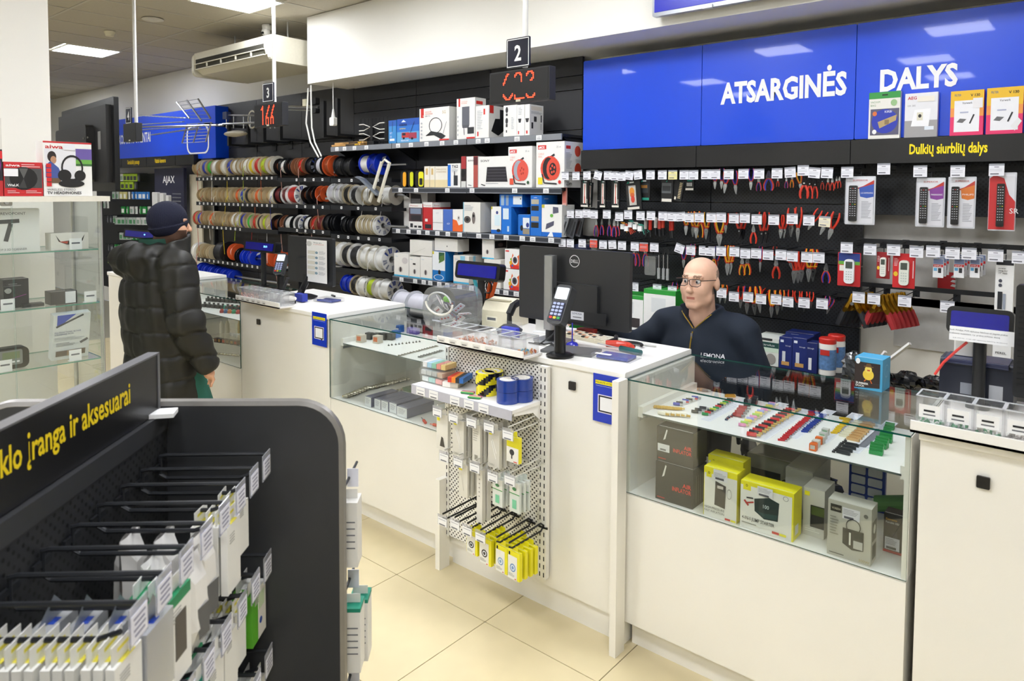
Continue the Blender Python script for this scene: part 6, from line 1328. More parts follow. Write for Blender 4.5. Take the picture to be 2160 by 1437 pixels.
# pot of tools behind the printer
a = on(1040, 650, Y=3.02)
t = thing('tool_cup', 'dark cup holding teal and orange handled snips', 'tool cup', (a.x - 0.07, 3.03, ZC + 0.001))
m = MB(); m.lathe([(0.045, 0), (0.045, 0.12), (0.041, 0.12), (0.041, 0.004), (0, 0.004)], BLACKM, 18); m.build('cup', t, smooth=True)
for k, (dx, col, lean) in enumerate(((-0.03, '#1d8f9a', -0.06), (-0.01, '#1d8f9a', -0.02), (0.01, '#e8601e', 0.03), (0.025, '#e8601e', 0.06))):
 m = MB(); m.tube([(dx, 0, 0.06), (dx + lean * 0.5, 0, 0.15), (dx + lean, 0, 0.225)], 0.012, M(col, 0.4), n=8, radii=[0.008, 0.013, 0.010]); m.build('handle', t)
for s in (-1, 1):
 m = MB(); m.tube([(0.03 + 0.03 * math.cos(q), s * 0.01, 0.185 + 0.035 * math.sin(q)) for q in [2 * math.pi * i / 14 for i in range(15)]], 0.005, BLACKM, n=5); m.build('scissor_loop', t)
# dark base of the scanner, business card holder
a = on(1120, 714, Z=ZC)
t = thing('scanner_stand', 'black barcode scanner stand left of the monitor neck', 'scanner', (a.x - 0.16, a.y + 0.02, ZC + 0.001))
m = MB(); m.lathe([(0, 0), (0.06, 0), (0.07, 0.02), (0.035, 0.045), (0.014, 0.05), (0.012, 0.11), (0, 0.11)], BLACKM, 20); m.build('foot', t, smooth=True)
m = MB(); m.tube([(0, 0, 0.1), (0.0, 0.03, 0.14), (-0.01, 0.08, 0.15)], 0.02, BLACKM, n=8); m.build('scanner_head', t)
a = on(1085, 716, Z=ZC)
t = thing('card_holder', 'clear card holder with blue cards behind the bins', 'card holder', (a.x - 0.03, a.y - 0.0, ZC + 0.001))
m = MB(); m.box((0, 0.03, 0.04), (0.11, 0.003, 0.08), PLASTIC); m.box((0, -0.02, 0.02), (0.11, 0.003, 0.04), PLASTIC); m.box((0, 0.005, 0.0015), (0.11, 0.05, 0.003), PLASTIC); m.build('holder', t)
m = MB(); m.box((0, 0.005, 0.03), (0.095, 0.03, 0.05), M('#3a44c0', 0.4)); m.build('cards', t)
# flat things in front of the seller
def flat(name, label, cat, c, size, z, mat, rz=0.0, round_=0.006):
 p = on(*c, Z=ZC)
 m = MB(); m.rbox((0, 0, size[2] / 2), size, round_, mat, axis=2); return tag(m.build(name, None, (p.x, p.y, ZC + 0.001 + z), rz), label, cat)
flat('tablet', 'grey tablet lying in front of the card terminal', 'tablet', (1205, 742), (0.25, 0.15, 0.010), 0, M('#6e6f70', 0.35, 0.3), 0.25)
k_ = flat('keyboard', 'cream keyboard with coloured keys beside the monitor', 'keyboard', (1246, 716), (0.30, 0.12, 0.014), 0.0, M('#dcd4bc', 0.5), -0.12)
for r in range(4):
 for c in range(12):
  m = MB(); m.rbox((-0.13 + 0.0235 * c, -0.04 + 0.026 * r, 0.017), (0.019, 0.021, 0.006), 0.003, M(('#efe8d4', '#3a3632', '#e8b08a', '#efe8d4')[(c + 2 * r) % 4] if c < 8 else '#efe8d4', 0.5), axis=2, n=1); m.build('key', k_)
p = on(1310, 734, Z=ZC)
t = thing('wire_stripper', 'red handled wire stripper lying on the counter', 'wire stripper', (p.x, p.y, ZC + 0.014))
m = MB(); m.tube([(-0.07, -0.02, 0), (-0.02, 0.0, 0.004), (0.04, 0.0, 0.004), (0.07, -0.02, 0)], 0.016, RED, n=8); m.build('handle', t)
m = MB(); m.tube([(-0.08, 0.0, 0), (-0.06, 0.05, 0.01), (-0.09, 0.10, 0.012)], 0.011, BLACKM, n=8); m.build('jaw', t)
m = MB(); m.tube([(0.05 * math.cos(q) + 0.03, 0.05 + 0.04 * math.sin(q), 0.0) for q in [2 * math.pi * i / 16 for i in range(15)]], 0.007, BLACKM, n=6); m.build('loop', t)
p = on(1330, 746, Z=ZC)
t = thing('screwdriver', 'teal handled screwdriver lying behind the clear case', 'screwdriver', (p.x, p.y, ZC + 0.014), -0.15)
m = MB(); m.cyl((-0.06, 0, 0), (0.06, 0, 0), 0.013, M('#1c5a5c', 0.4), n=10); m.build('handle', t); m = MB(); m.cyl((-0.2, 0, 0), (-0.06, 0, 0), 0.003, STEEL, n=6); m.build('blade', t)
p = on(1350, 729, Z=ZC)
m = MB(); m.cyl((-0.08, 0, 0.004), (0.08, 0, 0.004), 0.004, M('#c4c4c0', 0.3), n=8); tag(m.build('pen', None, (p.x, p.y, ZC + 0.001), 0.15), 'silver pen lying by the seller hand', 'pen')
def clear_case(label, px, w, d, rz):
 p = on(*px, Z=ZC)
 t = thing('clear_case', label, 'case', (p.x, p.y, ZC + 0.001), rz)
 m = MB(); m.rbox((0, 0, 0.011), (w, d, 0.022), 0.004, PLASTIC, axis=2, n=2); m.build('shell', t)
 m = MB(); m.rbox((0, 0, 0.008), (w * 0.8, d * 0.75, 0.010), 0.004, M('#2c3f9a', 0.35), axis=2, n=2); m.build('insert', t)
 m = MB(); m.box((-w * 0.2, -d * 0.4, 0.0235), (w * 0.4, d * 0.16, 0.001), PAPER); m.build('label', t)
clear_case('clear plastic case with a blue insert near the counter corner', (1300, 756), 0.19, 0.13, 0.1)
clear_case('clear plastic case with a blue insert in front of the paper notice', (694, 636), 0.17, 0.12, 0.15)
flat('pen', 'short black pen lying on the counter beside the paper notice', 'pen', (703, 626), (0.07, 0.012, 0.010), 0, BLACKM, -0.3)
p = on(640, 632, Z=ZC)
t = thing('desk_phone_stand', 'black phone stand with a white glove before the second monitor', 'stand', (p.x + 0.02, p.y - 0.17, ZC + 0.001))
m = MB(); m.rbox((0, 0, 0.008), (0.20, 0.10, 0.016), 0.03, BLACKM, axis=2); m.build('foot', t); m = MB(); m.tube([(-0.06, 0.0, 0.01), (-0.03, 0.02, 0.08), (0.0, 0.04, 0.16)], 0.02, BLACKM, n=8, flat=0.5); m.build('arm', t)
m = MB(); m.ball((0.05, 0.02, 0.03), (0.06, 0.04, 0.018), M('#e0dcd2', 0.7), 12, 8); m.build('glove', t, smooth=True)
m = MB(); m.box((0.06, 0.10, 0.03), (0.09, 0.04, 0.05), M('#2a3aa0', 0.4)); m.build('blue_holder', t)
# papers and boxes behind the monitor
flat('paper_sheet', 'white paper sheet on the counter behind the keyboard', 'paper', (1195, 700), (0.3, 0.2, 0.002), 0, PAPER, 0.2)
flat('red_notebook', 'dark red notebook at the back of the counter', 'notebook', (1238, 702), (0.10, 0.05, 0.02), 0, M('#8a2a22', 0.5), 0.1)
p = on(1150, 700, Z=ZC)
m = MB(); m.rbox((0, 0, 0.03), (0.14, 0.1, 0.06), 0.01, WHITE, axis=2); tag(m.build('white_box', None, (p.x, p.y + 0.05, ZC + 0.001), 0.2), 'small white box on the counter behind the scanner', 'box')
# posters on the counter fronts (the code itself is left blank)
def poster(label, x0, x1, yt, yb, big):
 a, b, c = on(x0, yb, Y=YF - 0.003), on(x1, yb, Y=YF - 0.003), on(x0, yt, Y=YF - 0.003)
 w, h = b.x - a.x, c.z - a.z
 t = thing('review_poster', label, 'poster', ((a.x + b.x) / 2, YF - 0.0042, a.z))
 m = MB(); m.box((0, 0, h / 2), (w, 0.0015, h), M('#1238c0', 0.3, var=0.25, scale=8)); m.build('sheet', t)
 m = MB(); art(m, w, h, [('r', 0.08, 0.79, 0.92, 0.87, '#f2e41e'), ('t', 0.5, 0.808, 0.042, 'PALIKITE ATSILIEPIMĄ', '#1a1b22', {'w': 0.8, 'align': 'C'}), ('r', 0.1, 0.755, 0.9, 0.76, '#e8ecf8'), ('r', 0.17, 0.20, 0.83, 0.58, '#e6e2f4'), ('r', 0.2, 0.22, 0.8, 0.56, '#14141a'), ('p', [(0.6, 0.23), (0.72, 0.23), (0.70, 0.16)], '#14141a'), ('r', 0.25, 0.25, 0.75, 0.53, '#f4f4f6')], y=-0.0012, T=Matrix.Translation((-w / 2, 0, 0))); m.build('print', t)
poster('blue review poster with a yellow strip beside the case of boxed pumps', 1251, 1314, 786, 886, True)
poster('blue review poster with a yellow strip beside the case of relays', 659, 689.5, 657, 726, False)
# right end: printer, charger, monitor edge, red cable
p = on(2050, 862, Z=ZC)
t = thing('label_printer', 'dark blue black label printer under the display with a note', 'printer', (p.x + 0.0, 3.0, ZC + 0.001))
m = MB(); m.rbox((0, 0, 0.075), (0.22, 0.14, 0.15), 0.02, M('#1e2230', 0.3), axis=0, n=4); m.build('casing', t)
m = MB(); m.rbox((0, -0.02, 0.145), (0.19, 0.14, 0.02), 0.008, M('#2a3050', 0.25), axis=0); m.build('lid', t)
m = MB(); m.box((-0.02, -0.0706, 0.05), (0.05, 0.001, 0.04), M('#8a8e98', 0.5)); m.box((0.06, -0.0706, 0.05), (0.04, 0.001, 0.05), M('#c8cad0', 0.5)); m.build('rating_label', t)
p = on(2033, 782, Y=3.0)
m = MB(); m.rbox((0, 0, 0.04), (0.06, 0.05, 0.08), 0.006, WHITE, axis=2); tag(m.build('charger', None, (p.x, 3.0, ZC + 0.158)), 'white power adapter on the label printer', 'charger')
p = on(2150, 860, Y=2.75)
t = thing('monitor', 'black ribbed monitor edge at the end of the right counter', 'monitor', (p.x + 0.16, 2.75, ZC + 0.001), 0.0)
m = MB(); m.rbox((0, 0.02, 0.27), (0.36, 0.04, 0.36), 0.01, BLACKM, axis=1)
for k in range(16): m.box((0, -0.002, 0.13 + 0.018 * k), (0.34, 0.004, 0.006), M('#0a0a0b', 0.5))
m.build('back_shell', t); m = MB(); m.rbox((0, 0.02, 0.006), (0.2, 0.16, 0.012), 0.02, BLACKM, axis=2); m.cyl((0, 0.02, 0.01), (0, 0.02, 0.15), 0.02, BLACKM, n=10); m.build('foot', t)
m = MB(); q = [on(1972, 790, Y=2.88), on(1990, 765, Y=2.88), on(2020, 738, Y=2.88), on(2040, 722, Y=2.88)]
m.tube([v - q[0] for v in q], 0.005, M('#e0362c', 0.4), n=6); tag(m.build('red_cable', None, tuple(q[0]), smooth=True), 'red network cable rising to the display with a note', 'cable')
# lamp carton with a duck picture standing on the glass
zg = ZG + 0.001
p, q = on(1803, 818, Z=zg), on(1861, 829, Z=zg)
w = q.x - p.x
hh = on(1803, 752, Y=p.y).z - zg
carton('lamp_box', 'blue and black carton with a glowing duck lamp on the glass', ((p.x + q.x) / 2, p.y + 0.05, zg), (w, 0.10, hh), body='#4aa6d2', front=[('r', 0, 0.22, 0.92, 0.86, '#2e211c'), ('r', 0, 0, 1, 0.22, '#4aa6d2'), ('p', [(0.0, 0.22), (0.92, 0.22), (0.92, 0.1), (0.0, 0.02)], '#33231e'), ('e', 0.5, 0.48, 0.2, 0.17, '#f0cf48'), ('e', 0.5, 0.64, 0.13, 0.11, '#f4dc6a'), ('r', 0.34, 0.72, 0.68, 0.75, '#7a5a30'), ('p', [(0.4, 0.74), (0.62, 0.74), (0.58, 0.83), (0.44, 0.83)], '#6a4a28'), ('r', 0.46, 0.60, 0.56, 0.64, '#c83a2a'), ('l', 0.42, 0.32, 0.36, 0.26, 0.03, '#d86a2a'), ('l', 0.58, 0.32, 0.64, 0.22, 0.03, '#d86a2a'), ('t', 0.06, 0.16, 0.06, 'SUMMER', '#f4f4f0', {'w': 0.46, 'bold': 0.03}), ('t', 0.06, 0.08, 0.06, 'DUCK', '#f4f4f0', {'w': 0.32, 'bold': 0.03}), ('e', 0.12, 0.88, 0.08, 0.09, '#f2f4f4')], side=[('l', 0.2, 0.1, 0.6, 0.6, 0.02, '#8cc8e4'), ('o', 0.5, 0.6, 0.25, 0.2, 0.1, '#8cc8e4')], rz=-0.05)
# goods on the base shelf behind the glass case
zz = 0.862
px_carton('accessory_box', 'green and white accessory box with a hose picture', (1588, 1641, 713, 800), 4.215, 0.2, zz, body='#dfe4dc', front=[('r', 0, 0.66, 1, 0.86, '#1d4a44'), ('t', 0.15, 0.72, 0.08, 'Electrolux', '#f2f2f2', {'w': 0.7}), ('r', 0, 0.5, 1, 0.66, '#cfe4d0'), ('e', 0.7, 0.25, 0.2, 0.2, '#9a9690'), ('e', 0.4, 0.2, 0.15, 0.1, '#6a6660'), ('r', 0, 0.92, 0.75, 1.0, '#2a2a2c')])
bf = [('r', 0.25, 0.14, 0.5, 0.55, '#cfd4dc'), ('r', 0.2, 0.1, 0.8, 0.22, '#c89a5a'), ('t', 0.5, 0.72, 0.04, "De'Longhi", '#e8ecf8', {'w': 0.4}), ('r', 0.1, 0.84, 0.35, 0.92, '#dfe6f2')]
px_carton('coffee_care_box', 'navy coffee machine care carton beside the green box', (1642, 1669, 712, 800), 4.215, 0.13, zz, body='#1a2a6e', front=bf)
px_carton('coffee_care_box', 'navy coffee machine care carton next to a low carton', (1670, 1700, 714, 800), 4.215, 0.13, zz, body='#1a2a6e', front=bf)
px_carton('coffee_care_box', 'low navy carton with a white filter cartridge', (1700, 1722, 724, 800), 4.20, 0.10, zz, body='#1a2866', front=[('r', 0.2, 0.1, 0.5, 0.5, '#e4e6ea'), ('t', 0.1, 0.8, 0.05, "De'Longhi", '#e8ecf8', {'w': 0.6})])
px_carton('coffee_care_box', 'navy carton standing behind the other care cartons', (1655, 1715, 703, 790), 4.37, 0.12, zz, body='#1c2c74', front=[('r', 0.2, 0.8, 0.6, 0.95, '#dfe6f2')])
for k, (px, yt) in enumerate(((1744, 712), (1754, 705))):
 a = on(px, 790, Y=4.24 + 0.09 * k); hh = on(px, yt, Y=4.24 + 0.09 * k).z - zz
 t = thing('powder_bottle', ('white powder bottle with red lid and printed label', 'white powder bottle with red lid standing behind another')[k], 'bottle', (a.x + 0.02 * k, 4.24 + 0.1 * k, zz))
 m = MB(); m.lathe([(0, 0), (0.046, 0), (0.047, hh * 0.8), (0.044, hh * 0.86), (0, hh * 0.86)], WHITE, 22); m.build('bottle', t, smooth=True)
 m = MB(); m.lathe([(0.046, hh * 0.85), (0.047, hh * 0.97), (0.042, hh), (0, hh)], M('#cf2f26', 0.4), 22); m.build('lid', t, smooth=True)
 m = MB(); m.lathe([(0.0478, hh * 0.15), (0.0478, hh * 0.7)], M('#5f86b8', 0.5, var=0.5, scale=60), 22); m.build('wrapper', t, smooth=True)
 m = MB(); m.box((0, -0.048, hh * 0.62), (0.05, 0.002, 0.03), M('#c8342c', 0.5)); m.build('brand_patch', t)
# crumpled black and grey plastic bags in wire baskets
def lump(name, label, cat, c, r, mat, seed, parent=None, amp=0.25):
 R_ = random.Random(seed); m = MB(); n, k = 16, 10
 V, F = [], []
 for j in range(k + 1):
  a = math.pi * j / k
  for i in range(n):
   t = 2 * math.pi * i / n; q = 1 + amp * R_.uniform(-1, 1)
   V.append((r[0] * q * math.sin(a) * math.cos(t), r[1] * q * math.sin(a) * math.sin(t), r[2] * (1 + (q - 1) * 0.6) * math.cos(a)))
 for j in range(k):
  for i in range(n): F.append((j * n + i, (j + 1) * n + i, (j + 1) * n + (i + 1) % n, j * n + (i + 1) % n))
 m.add(V, F, mat); o = m.build(name, parent, c)
 if label: tag(o, label, cat)
 return o
BAGB = M('#111214', 0.22, var=0.3, coat=0.5)
BAGG = M('#3c3f42', 0.25, var=0.4, coat=0.6)
for k, (px, py, r, mt, lb) in enumerate(((1800, 752, (0.06, 0.05, 0.08), BAGG, 'crumpled clear grey bag behind the lamp carton'), (1858, 775, (0.05, 0.05, 0.06), BAGB, 'black plastic bag beside the lamp carton'), (1912, 795, (0.07, 0.07, 0.05), BAGB, 'shiny black bag lying right of the lamp carton'), (1972, 800, (0.06, 0.06, 0.05), BAGB, 'black bag beside the label printer'))):
 q = on(px, py, Y=4.12 if k != 4 else 4.3)
 lump('plastic_bag', lb, 'bag', (q.x, q.y if k != 4 else 4.3, zz + r[2] * 1.15 if k != 4 else q.z), r, mt, 20 + k)
for k, (a, b, Y) in enumerate((((1868, 742), (1842, 775), 4.1), ((1920, 725), (1868, 765), 4.05))):
 p, q = on(*a, Y=Y), on(*b, Y=Y)
 m = MB(); m.tube([p - q, Vector((0, 0, 0)), (q - p) * 1.2], 0.02, M('#e6e4de', 0.6), n=4, flat=0.5); tag(m.build('card_strip', None, tuple(q)), ('white card strip leaning behind the lamp carton', 'green edged card strip leaning towards the clamps')[k], 'card')
# ------------------------------------------------------------------ goods inside the glass cases
def deck_carton(name, label, bl, br, ytop, depth, z, dy=0.0, **kw):
 p, q = on(*bl, Z=z), on(*br, Z=z)
 y = max((p.y + q.y) / 2, YF + 0.022)
 h = on(bl[0], ytop, Y=y).z - z
 return carton(name, label, ((p.x + q.x) / 2, y + depth / 2 + dy, z + 0.001), (q.x - p.x, depth, h), **kw), h
GB = '#2c2b29'
air = [('t', 0.96, 0.48, 0.11, 'AIR', '#e8483c', {'align': 'R', 'bold': 0.02}), ('t', 0.96, 0.34, 0.11, 'INFLATOR', '#e8483c', {'align': 'R', 'w': 0.5, 'bold': 0.02}), ('r', 0.05, 0.06, 0.26, 0.085, '#c83a30'), ('p', [(0.18, 0.62), (0.24, 0.66), (0.30, 0.93), (0.27, 0.95)], '#eceae4')]
o, h1 = deck_carton('inflator_box', 'lower dark carton reading AIR INFLATOR on the case floor', (1381, 1052), (1462, 1075), 971, 0.12, ZB, body=GB, front=air, side=[('r', 0.2 + 0.15 * k, 0.1, 0.28 + 0.15 * k, 0.8, '#5c5a56') for k in range(5)])
carton('inflator_box', 'upper dark carton reading AIR INFLATOR with a price sticker', (o.location.x - 0.005, o.location.y + 0.012, ZB + 0.002 + h1), (0.158, 0.12, 0.138), body=GB, front=air + [('r', 0.03, 0.28, 0.36, 0.5, '#e8e8ea'), ('r', 0.1, 0.31, 0.26, 0.36, '#6a6a70')])
YL = '#efe51e'
yb = lambda *x: [('r', 0.02, 0, 1, 0.88, '#e9e8e0'), ('r', 0.08, 0.8, 0.24, 0.95, YL), ('o', 0.16, 0.89, 0.03, 0.025, 0.4, INK), ('r', 0.66, 0.02, 0.82, 0.06, '#d23a34'), ('r', 0.83, 0.02, 0.98, 0.06, YL)] + list(x)
pr = [('r', 0.3, 0.78, 0.72, 1.0, '#e6e6ea'), ('lines', 0.32, 0.93, 0.36, 0.025, 4, '#a8a8b0'), ('r', 0.36, 0.8, 0.62, 0.84, '#55555c')]
deck_carton('inflator_box', 'yellow and white carton with a slim black pump', (1481, 1087), (1551, 1109), 982, 0.075, ZB, body=YL, front=yb(('p', [(0.34, 0.27), (0.66, 0.24), (0.68, 0.70), (0.36, 0.76)], '#4a4540'), ('r', 0.42, 0.62, 0.6, 0.68, '#cfc8c0'), ('o', 0.78, 0.56, 0.07, 0.10, 0.12, '#8a8680'), ('t', 0.04, 0.17, 0.045, 'HIGH-PRESSURE', '#5a5a52', {'w': 0.6}), ('t', 0.04, 0.10, 0.045, 'FAST INFLATION', '#5a5a52', {'w': 0.6}), *pr))
deck_carton('inflator_box', 'second yellow and white pump carton standing behind', (1492, 1058), (1566, 1080), 958, 0.075, ZB, body=YL, front=yb(('r', 0.3, 0.3, 0.7, 0.7, '#4a4540')))
deck_carton('jump_starter_box', 'large yellow carton reading 4-IN-1 JUMP STARTER', (1556, 1114), (1668, 1150), 1011, 0.085, ZB, body=YL, front=[('r', 0.0, 0, 0.97, 0.92, '#edece4'), ('r', 0.05, 0.82, 0.2, 0.97, YL), ('o', 0.12, 0.92, 0.02, 0.025, 0.4, INK), ('p', [(0.28, 0.42), (0.46, 0.30), (0.72, 0.33), (0.74, 0.72), (0.55, 0.78), (0.27, 0.68)], '#1d302f'), ('p', [(0.30, 0.44), (0.46, 0.32), (0.70, 0.36), (0.71, 0.46), (0.45, 0.42)], '#2a4a48'), ('t', 0.44, 0.53, 0.08, '100', '#dfeeee', {'w': 0.11}), ('l', 0.1, 0.54, 0.26, 0.60, 0.03, '#b83a34'), ('l', 0.12, 0.66, 0.25, 0.68, 0.03, '#2a2a2c'), ('l', 0.08, 0.6, 0.16, 0.5, 0.04, '#b83a34'), ('t', 0.04, 0.19, 0.075, '4-IN-1 JUMP STARTER', '#55554c', {'w': 0.62, 'bold': 0.008}), ('lines', 0.04, 0.13, 0.4, 0.04, 1, '#8a8a80'), ('o', 0.86, 0.86, 0.05, 0.05, 0.15, '#6a6a64'), ('r', 0.62, 0.06, 0.75, 0.11, '#d23a34'), ('r', 0.76, 0.06, 0.88, 0.11, YL), *[('r', 0.33, 0.8, 0.62, 0.98, '#e6e6ea'), ('lines', 0.35, 0.95, 0.24, 0.025, 4, '#a8a8b0'), ('r', 0.36, 0.79, 0.55, 0.83, '#55555c')]], side=[('r', 0.2, 0.1, 0.6, 0.3, '#e9e8dc')])
GYB = '#8d8c80'
deck_carton('speaker_box', 'big grey carton showing a teal speaker behind the yellow boxes', (1576, 1045), (1668, 1075), 955, 0.20, ZB, dy=0.0, body=GYB, front=[('r', 0.1, 0.2, 0.75, 0.7, '#2a2e2d'), ('r', 0.25, 0.25, 0.55, 0.5, '#2f5a5a'), ('o', 0.85, 0.5, 0.08, 0.1, 0.25, '#1a1a1a')], side=[('r', 0.2, 0.1, 0.8, 0.9, '#97968a')])
deck_carton('speaker_box', 'grey carton with a yellow patch in the middle of the case', (1655, 1085), (1712, 1102), 985, 0.22, ZB, body='#b3b1a6', front=[('o', 0.3, 0.35, 0.04, 0.04, 0.3, '#55554c')], side=[('r', 0.1, 0.5, 0.4, 0.75, YL)])
deck_carton('power_bank_box', 'pale grey carton with a green black power bank', (1692, 1127), (1738, 1139), 1026, 0.12, ZB, body='#cac8be', front=[('r', 0.35, 0.2, 1, 0.66, '#1e1f1c'), ('r', 0.4, 0.46, 1, 0.64, '#4a5a22'), ('r', 0.06, 0.84, 0.3, 0.93, YL), ('lines', 0.1, 0.16, 0.7, 0.04, 2, '#e4e2da')])
deck_carton('power_station_box', 'light grey carton with a black portable power station', (1740, 1173), (1833, 1201), 1050, 0.075, ZB, body='#b9b7ab', front=[('r', 0.06, 0.80, 0.32, 0.93, '#2c2a22'), ('t', 0.09, 0.84, 0.04, 'VOREEN', '#d8d2b8', {'w': 0.2}), ('r', 0.34, 0.72, 0.74, 0.92, '#dfdfe4'), ('lines', 0.36, 0.89, 0.34, 0.025, 4, '#9a9aa2'), ('r', 0.38, 0.73, 0.6, 0.77, '#55555c'), ('p', [(0.36, 0.28), (0.58, 0.2), (0.58, 0.56), (0.36, 0.56)], '#24231f'), ('p', [(0.58, 0.2), (0.84, 0.23), (0.84, 0.56), (0.58, 0.56)], '#33322d'), ('r', 0.62, 0.42, 0.8, 0.53, '#1a2422'), ('r', 0.61, 0.24, 0.82, 0.38, '#b9b8b2'), ('r', 0.51, 0.28, 0.55, 0.5, '#e4e2d8'), ('o', 0.6, 0.62, 0.17, 0.13, 0.12, '#24231f'), ('lines', 0.06, 0.72, 0.2, 0.05, 7, '#8a887c'), ('t', 0.74, 0.04, 0.05, '300W', '#a8904a'), ('e', 0.88, 0.86, 0.05, 0.035, '#6a6860'), ('r', 0.06, 0.06, 0.4, 0.075, '#3a3a34')], side=[('r', 0.15, 0.4, 0.85, 0.75, '#6a675c'), ('e', 0.5, 0.6, 0.2, 0.08, '#e0ddd0'), ('r', 0.2, 0.08, 0.8, 0.34, '#4a4a40')])
deck_carton('drive_box', 'small black carton with a red edge at the case end', (1863, 1161), (1908, 1177), 1081, 0.06, ZB, body='#1b1a1a', front=[('r', 0, 0, 1, 0.06, '#b8282c'), ('t', 0.1, 0.84, 0.05, 'Extreme', '#e0a82a', {'w': 0.5}), ('t', 0.1, 0.76, 0.05, 'Portable SSD', '#dcdcdc', {'w': 0.6}), ('p', [(0.4, 0.5), (0.6, 0.6), (0.7, 0.3), (0.5, 0.2)], '#3c3c40'), ('r', 0.08, 0.08, 0.75, 0.4, '#e4e4ea'), ('r', 0.15, 0.1, 0.6, 0.16, '#4a4a50'), ('lines', 0.12, 0.36, 0.5, 0.04, 4, '#9a9aa2')])
# blue filter grid and green bundle at the back of the case
q = on(1830, 1010, Y=2.98)
t = thing('filter_grid', 'blue framed filter grid leaning at the back of the case', 'filter', (q.x, 2.98, ZB + 0.001))
m = MB(); m.box((0, 0, 0.105), (0.13, 0.02, 0.21), M('#2a48a8', 0.4)); m.build('frame', t)
for r in range(5):
 for c in range(2):
  m = MB(); m.rbox((-0.03 + 0.06 * c, -0.012, 0.035 + 0.038 * r), (0.05, 0.006, 0.030), 0.004, M('#e6e8ec', 0.5), axis=1, n=2); m.build('cell', t)
lump('black_bag', 'black plastic bag at the back of the pump case', 'bag', (q.x - 0.14, 2.96, ZB + 0.05), (0.05, 0.05, 0.04), BAGG, 41)
q = on(1880, 1045, Y=2.93)
m = MB(); m.cyl((-0.05, 0, 0.02), (0.05, 0, 0.05), 0.03, M('#5a8f4a', 0.5), n=12); m.cyl((-0.06, 0.0, 0.017), (-0.05, 0, 0.02), 0.02, M('#dfe4da', 0.5), n=10); tag(m.build('cable_bundle', None, (q.x, 2.93, ZB + 0.03)), 'green cable bundle beside the blue filter grid', 'cable')
# connectors laid out in rows on the trays
def small_mesh(kind, col, col2=None):
 m = MB(); a = M(col, 0.4); b = M(col2 or col, 0.4)
 if kind == 'block':       # stepped terminal block
  for k in range(4): m.box((0, -0.012 + 0.007 * k, 0.005 + 0.003 * k), (0.034, 0.006, 0.010 + 0.006 * k), a)
 elif kind == 'plug':
  m.cyl((-0.014, 0, 0.007), (0.014, 0, 0.007), 0.0065, a, n=8); m.cyl((0.014, 0, 0.007), (0.026, 0, 0.007), 0.004, b, n=8)
 elif kind == 'tab':
  m.box((0, 0, 0.003), (0.024, 0.008, 0.006), a); m.box((0.016, 0, 0.003), (0.012, 0.006, 0.002), M('#c9ccd0', 0.25, 1.0))
 elif kind == 'bar':
  m.box((0, 0, 0.005), (0.045, 0.011, 0.010), a); m.box((0, 0, 0.011), (0.036, 0.005, 0.003), b)
 elif kind == 'cube':
  m.box((0, 0, 0.012), (0.024, 0.022, 0.024), a); m.box((0, -0.0115, 0.013), (0.016, 0.001, 0.014), b)
 elif kind == 'pin':
  m.box((0, 0, 0.003), (0.010, 0.006, 0.006), a); m.cyl((0, 0, 0.006), (0, 0, 0.012), 0.002, b, n=6)
 elif kind == 'bnc':
  m.cyl((-0.010, 0, 0.009), (0.012, 0, 0.009), 0.009, M('#b9b4a4', 0.25, 1.0), n=10); m.cyl((0.012, 0, 0.009), (0.024, 0, 0.009), 0.006, M('#8f8a7c', 0.3, 1.0), n=8); m.cyl((-0.016, 0, 0.009), (-0.010, 0, 0.009), 0.005, M('#c8b070', 0.3, 1.0), n=8)
 elif kind == 'knob':
  m.cyl((0, 0, 0), (0, 0, 0.012), 0.012, a, n=12); m.cyl((0, 0, 0.012), (0, 0, 0.020), 0.008, b, n=12)
 elif kind == 'switch':
  m.box((0, 0, 0.010), (0.026, 0.022, 0.020), a); m.cyl((0, 0, 0.02), (0, 0, 0.032), 0.007, b, n=8)
 return m.mesh(kind, kind in ('plug', 'bnc', 'knob'))
_sm = {}
def parts_row(name, label, start, end, n, z, kind, cols, where, rz=0.0, jit=0.002, scale=1.0):
 p, q = on(*start, Z=z), on(*end, Z=z)
 for i in range(n):
  f = i / max(1, n - 1)
  c = cols[i % len(cols)]
  key = (kind, c)
  if key not in _sm: _sm[key] = small_mesh(kind, *(c if isinstance(c, tuple) else (c,)))
  o = put(_sm[key], name, None, (p.x + (q.x - p.x) * f + rnd.uniform(-jit, jit), min(p.y + (q.y - p.y) * f, YBK - 0.05), z + 0.0006), rz + rnd.uniform(-0.1, 0.1))
  o.scale = (scale, scale, scale)
  tag(o, label, 'connector', f'{label.split(" in ")[0]} {where}')
zt = TZF + 0.0036
WF = 'in the pump case'
parts_row('terminal_block', 'green stepped terminal block in a row on the glass case tray', (1848, 957), (1868, 931), 3, zt, 'block', ['#2f8f4a'], WF, 0, 0.001, 1.25)
parts_row('terminal_block', 'small green terminal block behind the stepped ones', (1871, 915), (1905, 873), 6, zt, 'block', ['#3a9a56'], WF, 0, 0.001, 0.8)
parts_row('barrier_strip', 'tan barrier strip in a row on the glass case tray', (1800, 930), (1848, 880), 12, zt, 'bar', [('#d8b07a', '#c09058')], WF)
parts_row('barrier_strip', 'ivory barrier strip in a row on the glass case tray', (1780, 922), (1812, 893), 7, zt, 'bar', [('#e9e4cc', '#d8d0b0')], WF, 0, 0.001, 0.8)
parts_row('ribbed_block', 'black ribbed connector in a row on the glass case tray', (1778, 958), (1798, 942), 4, zt, 'bar', [('#2a2d30', '#444444')], WF)
parts_row('spade_terminal', 'yellow spade terminal in a row on the glass case tray', (1760, 915), (1800, 873), 14, zt, 'tab', ['#eac21e'], WF, 0.5)
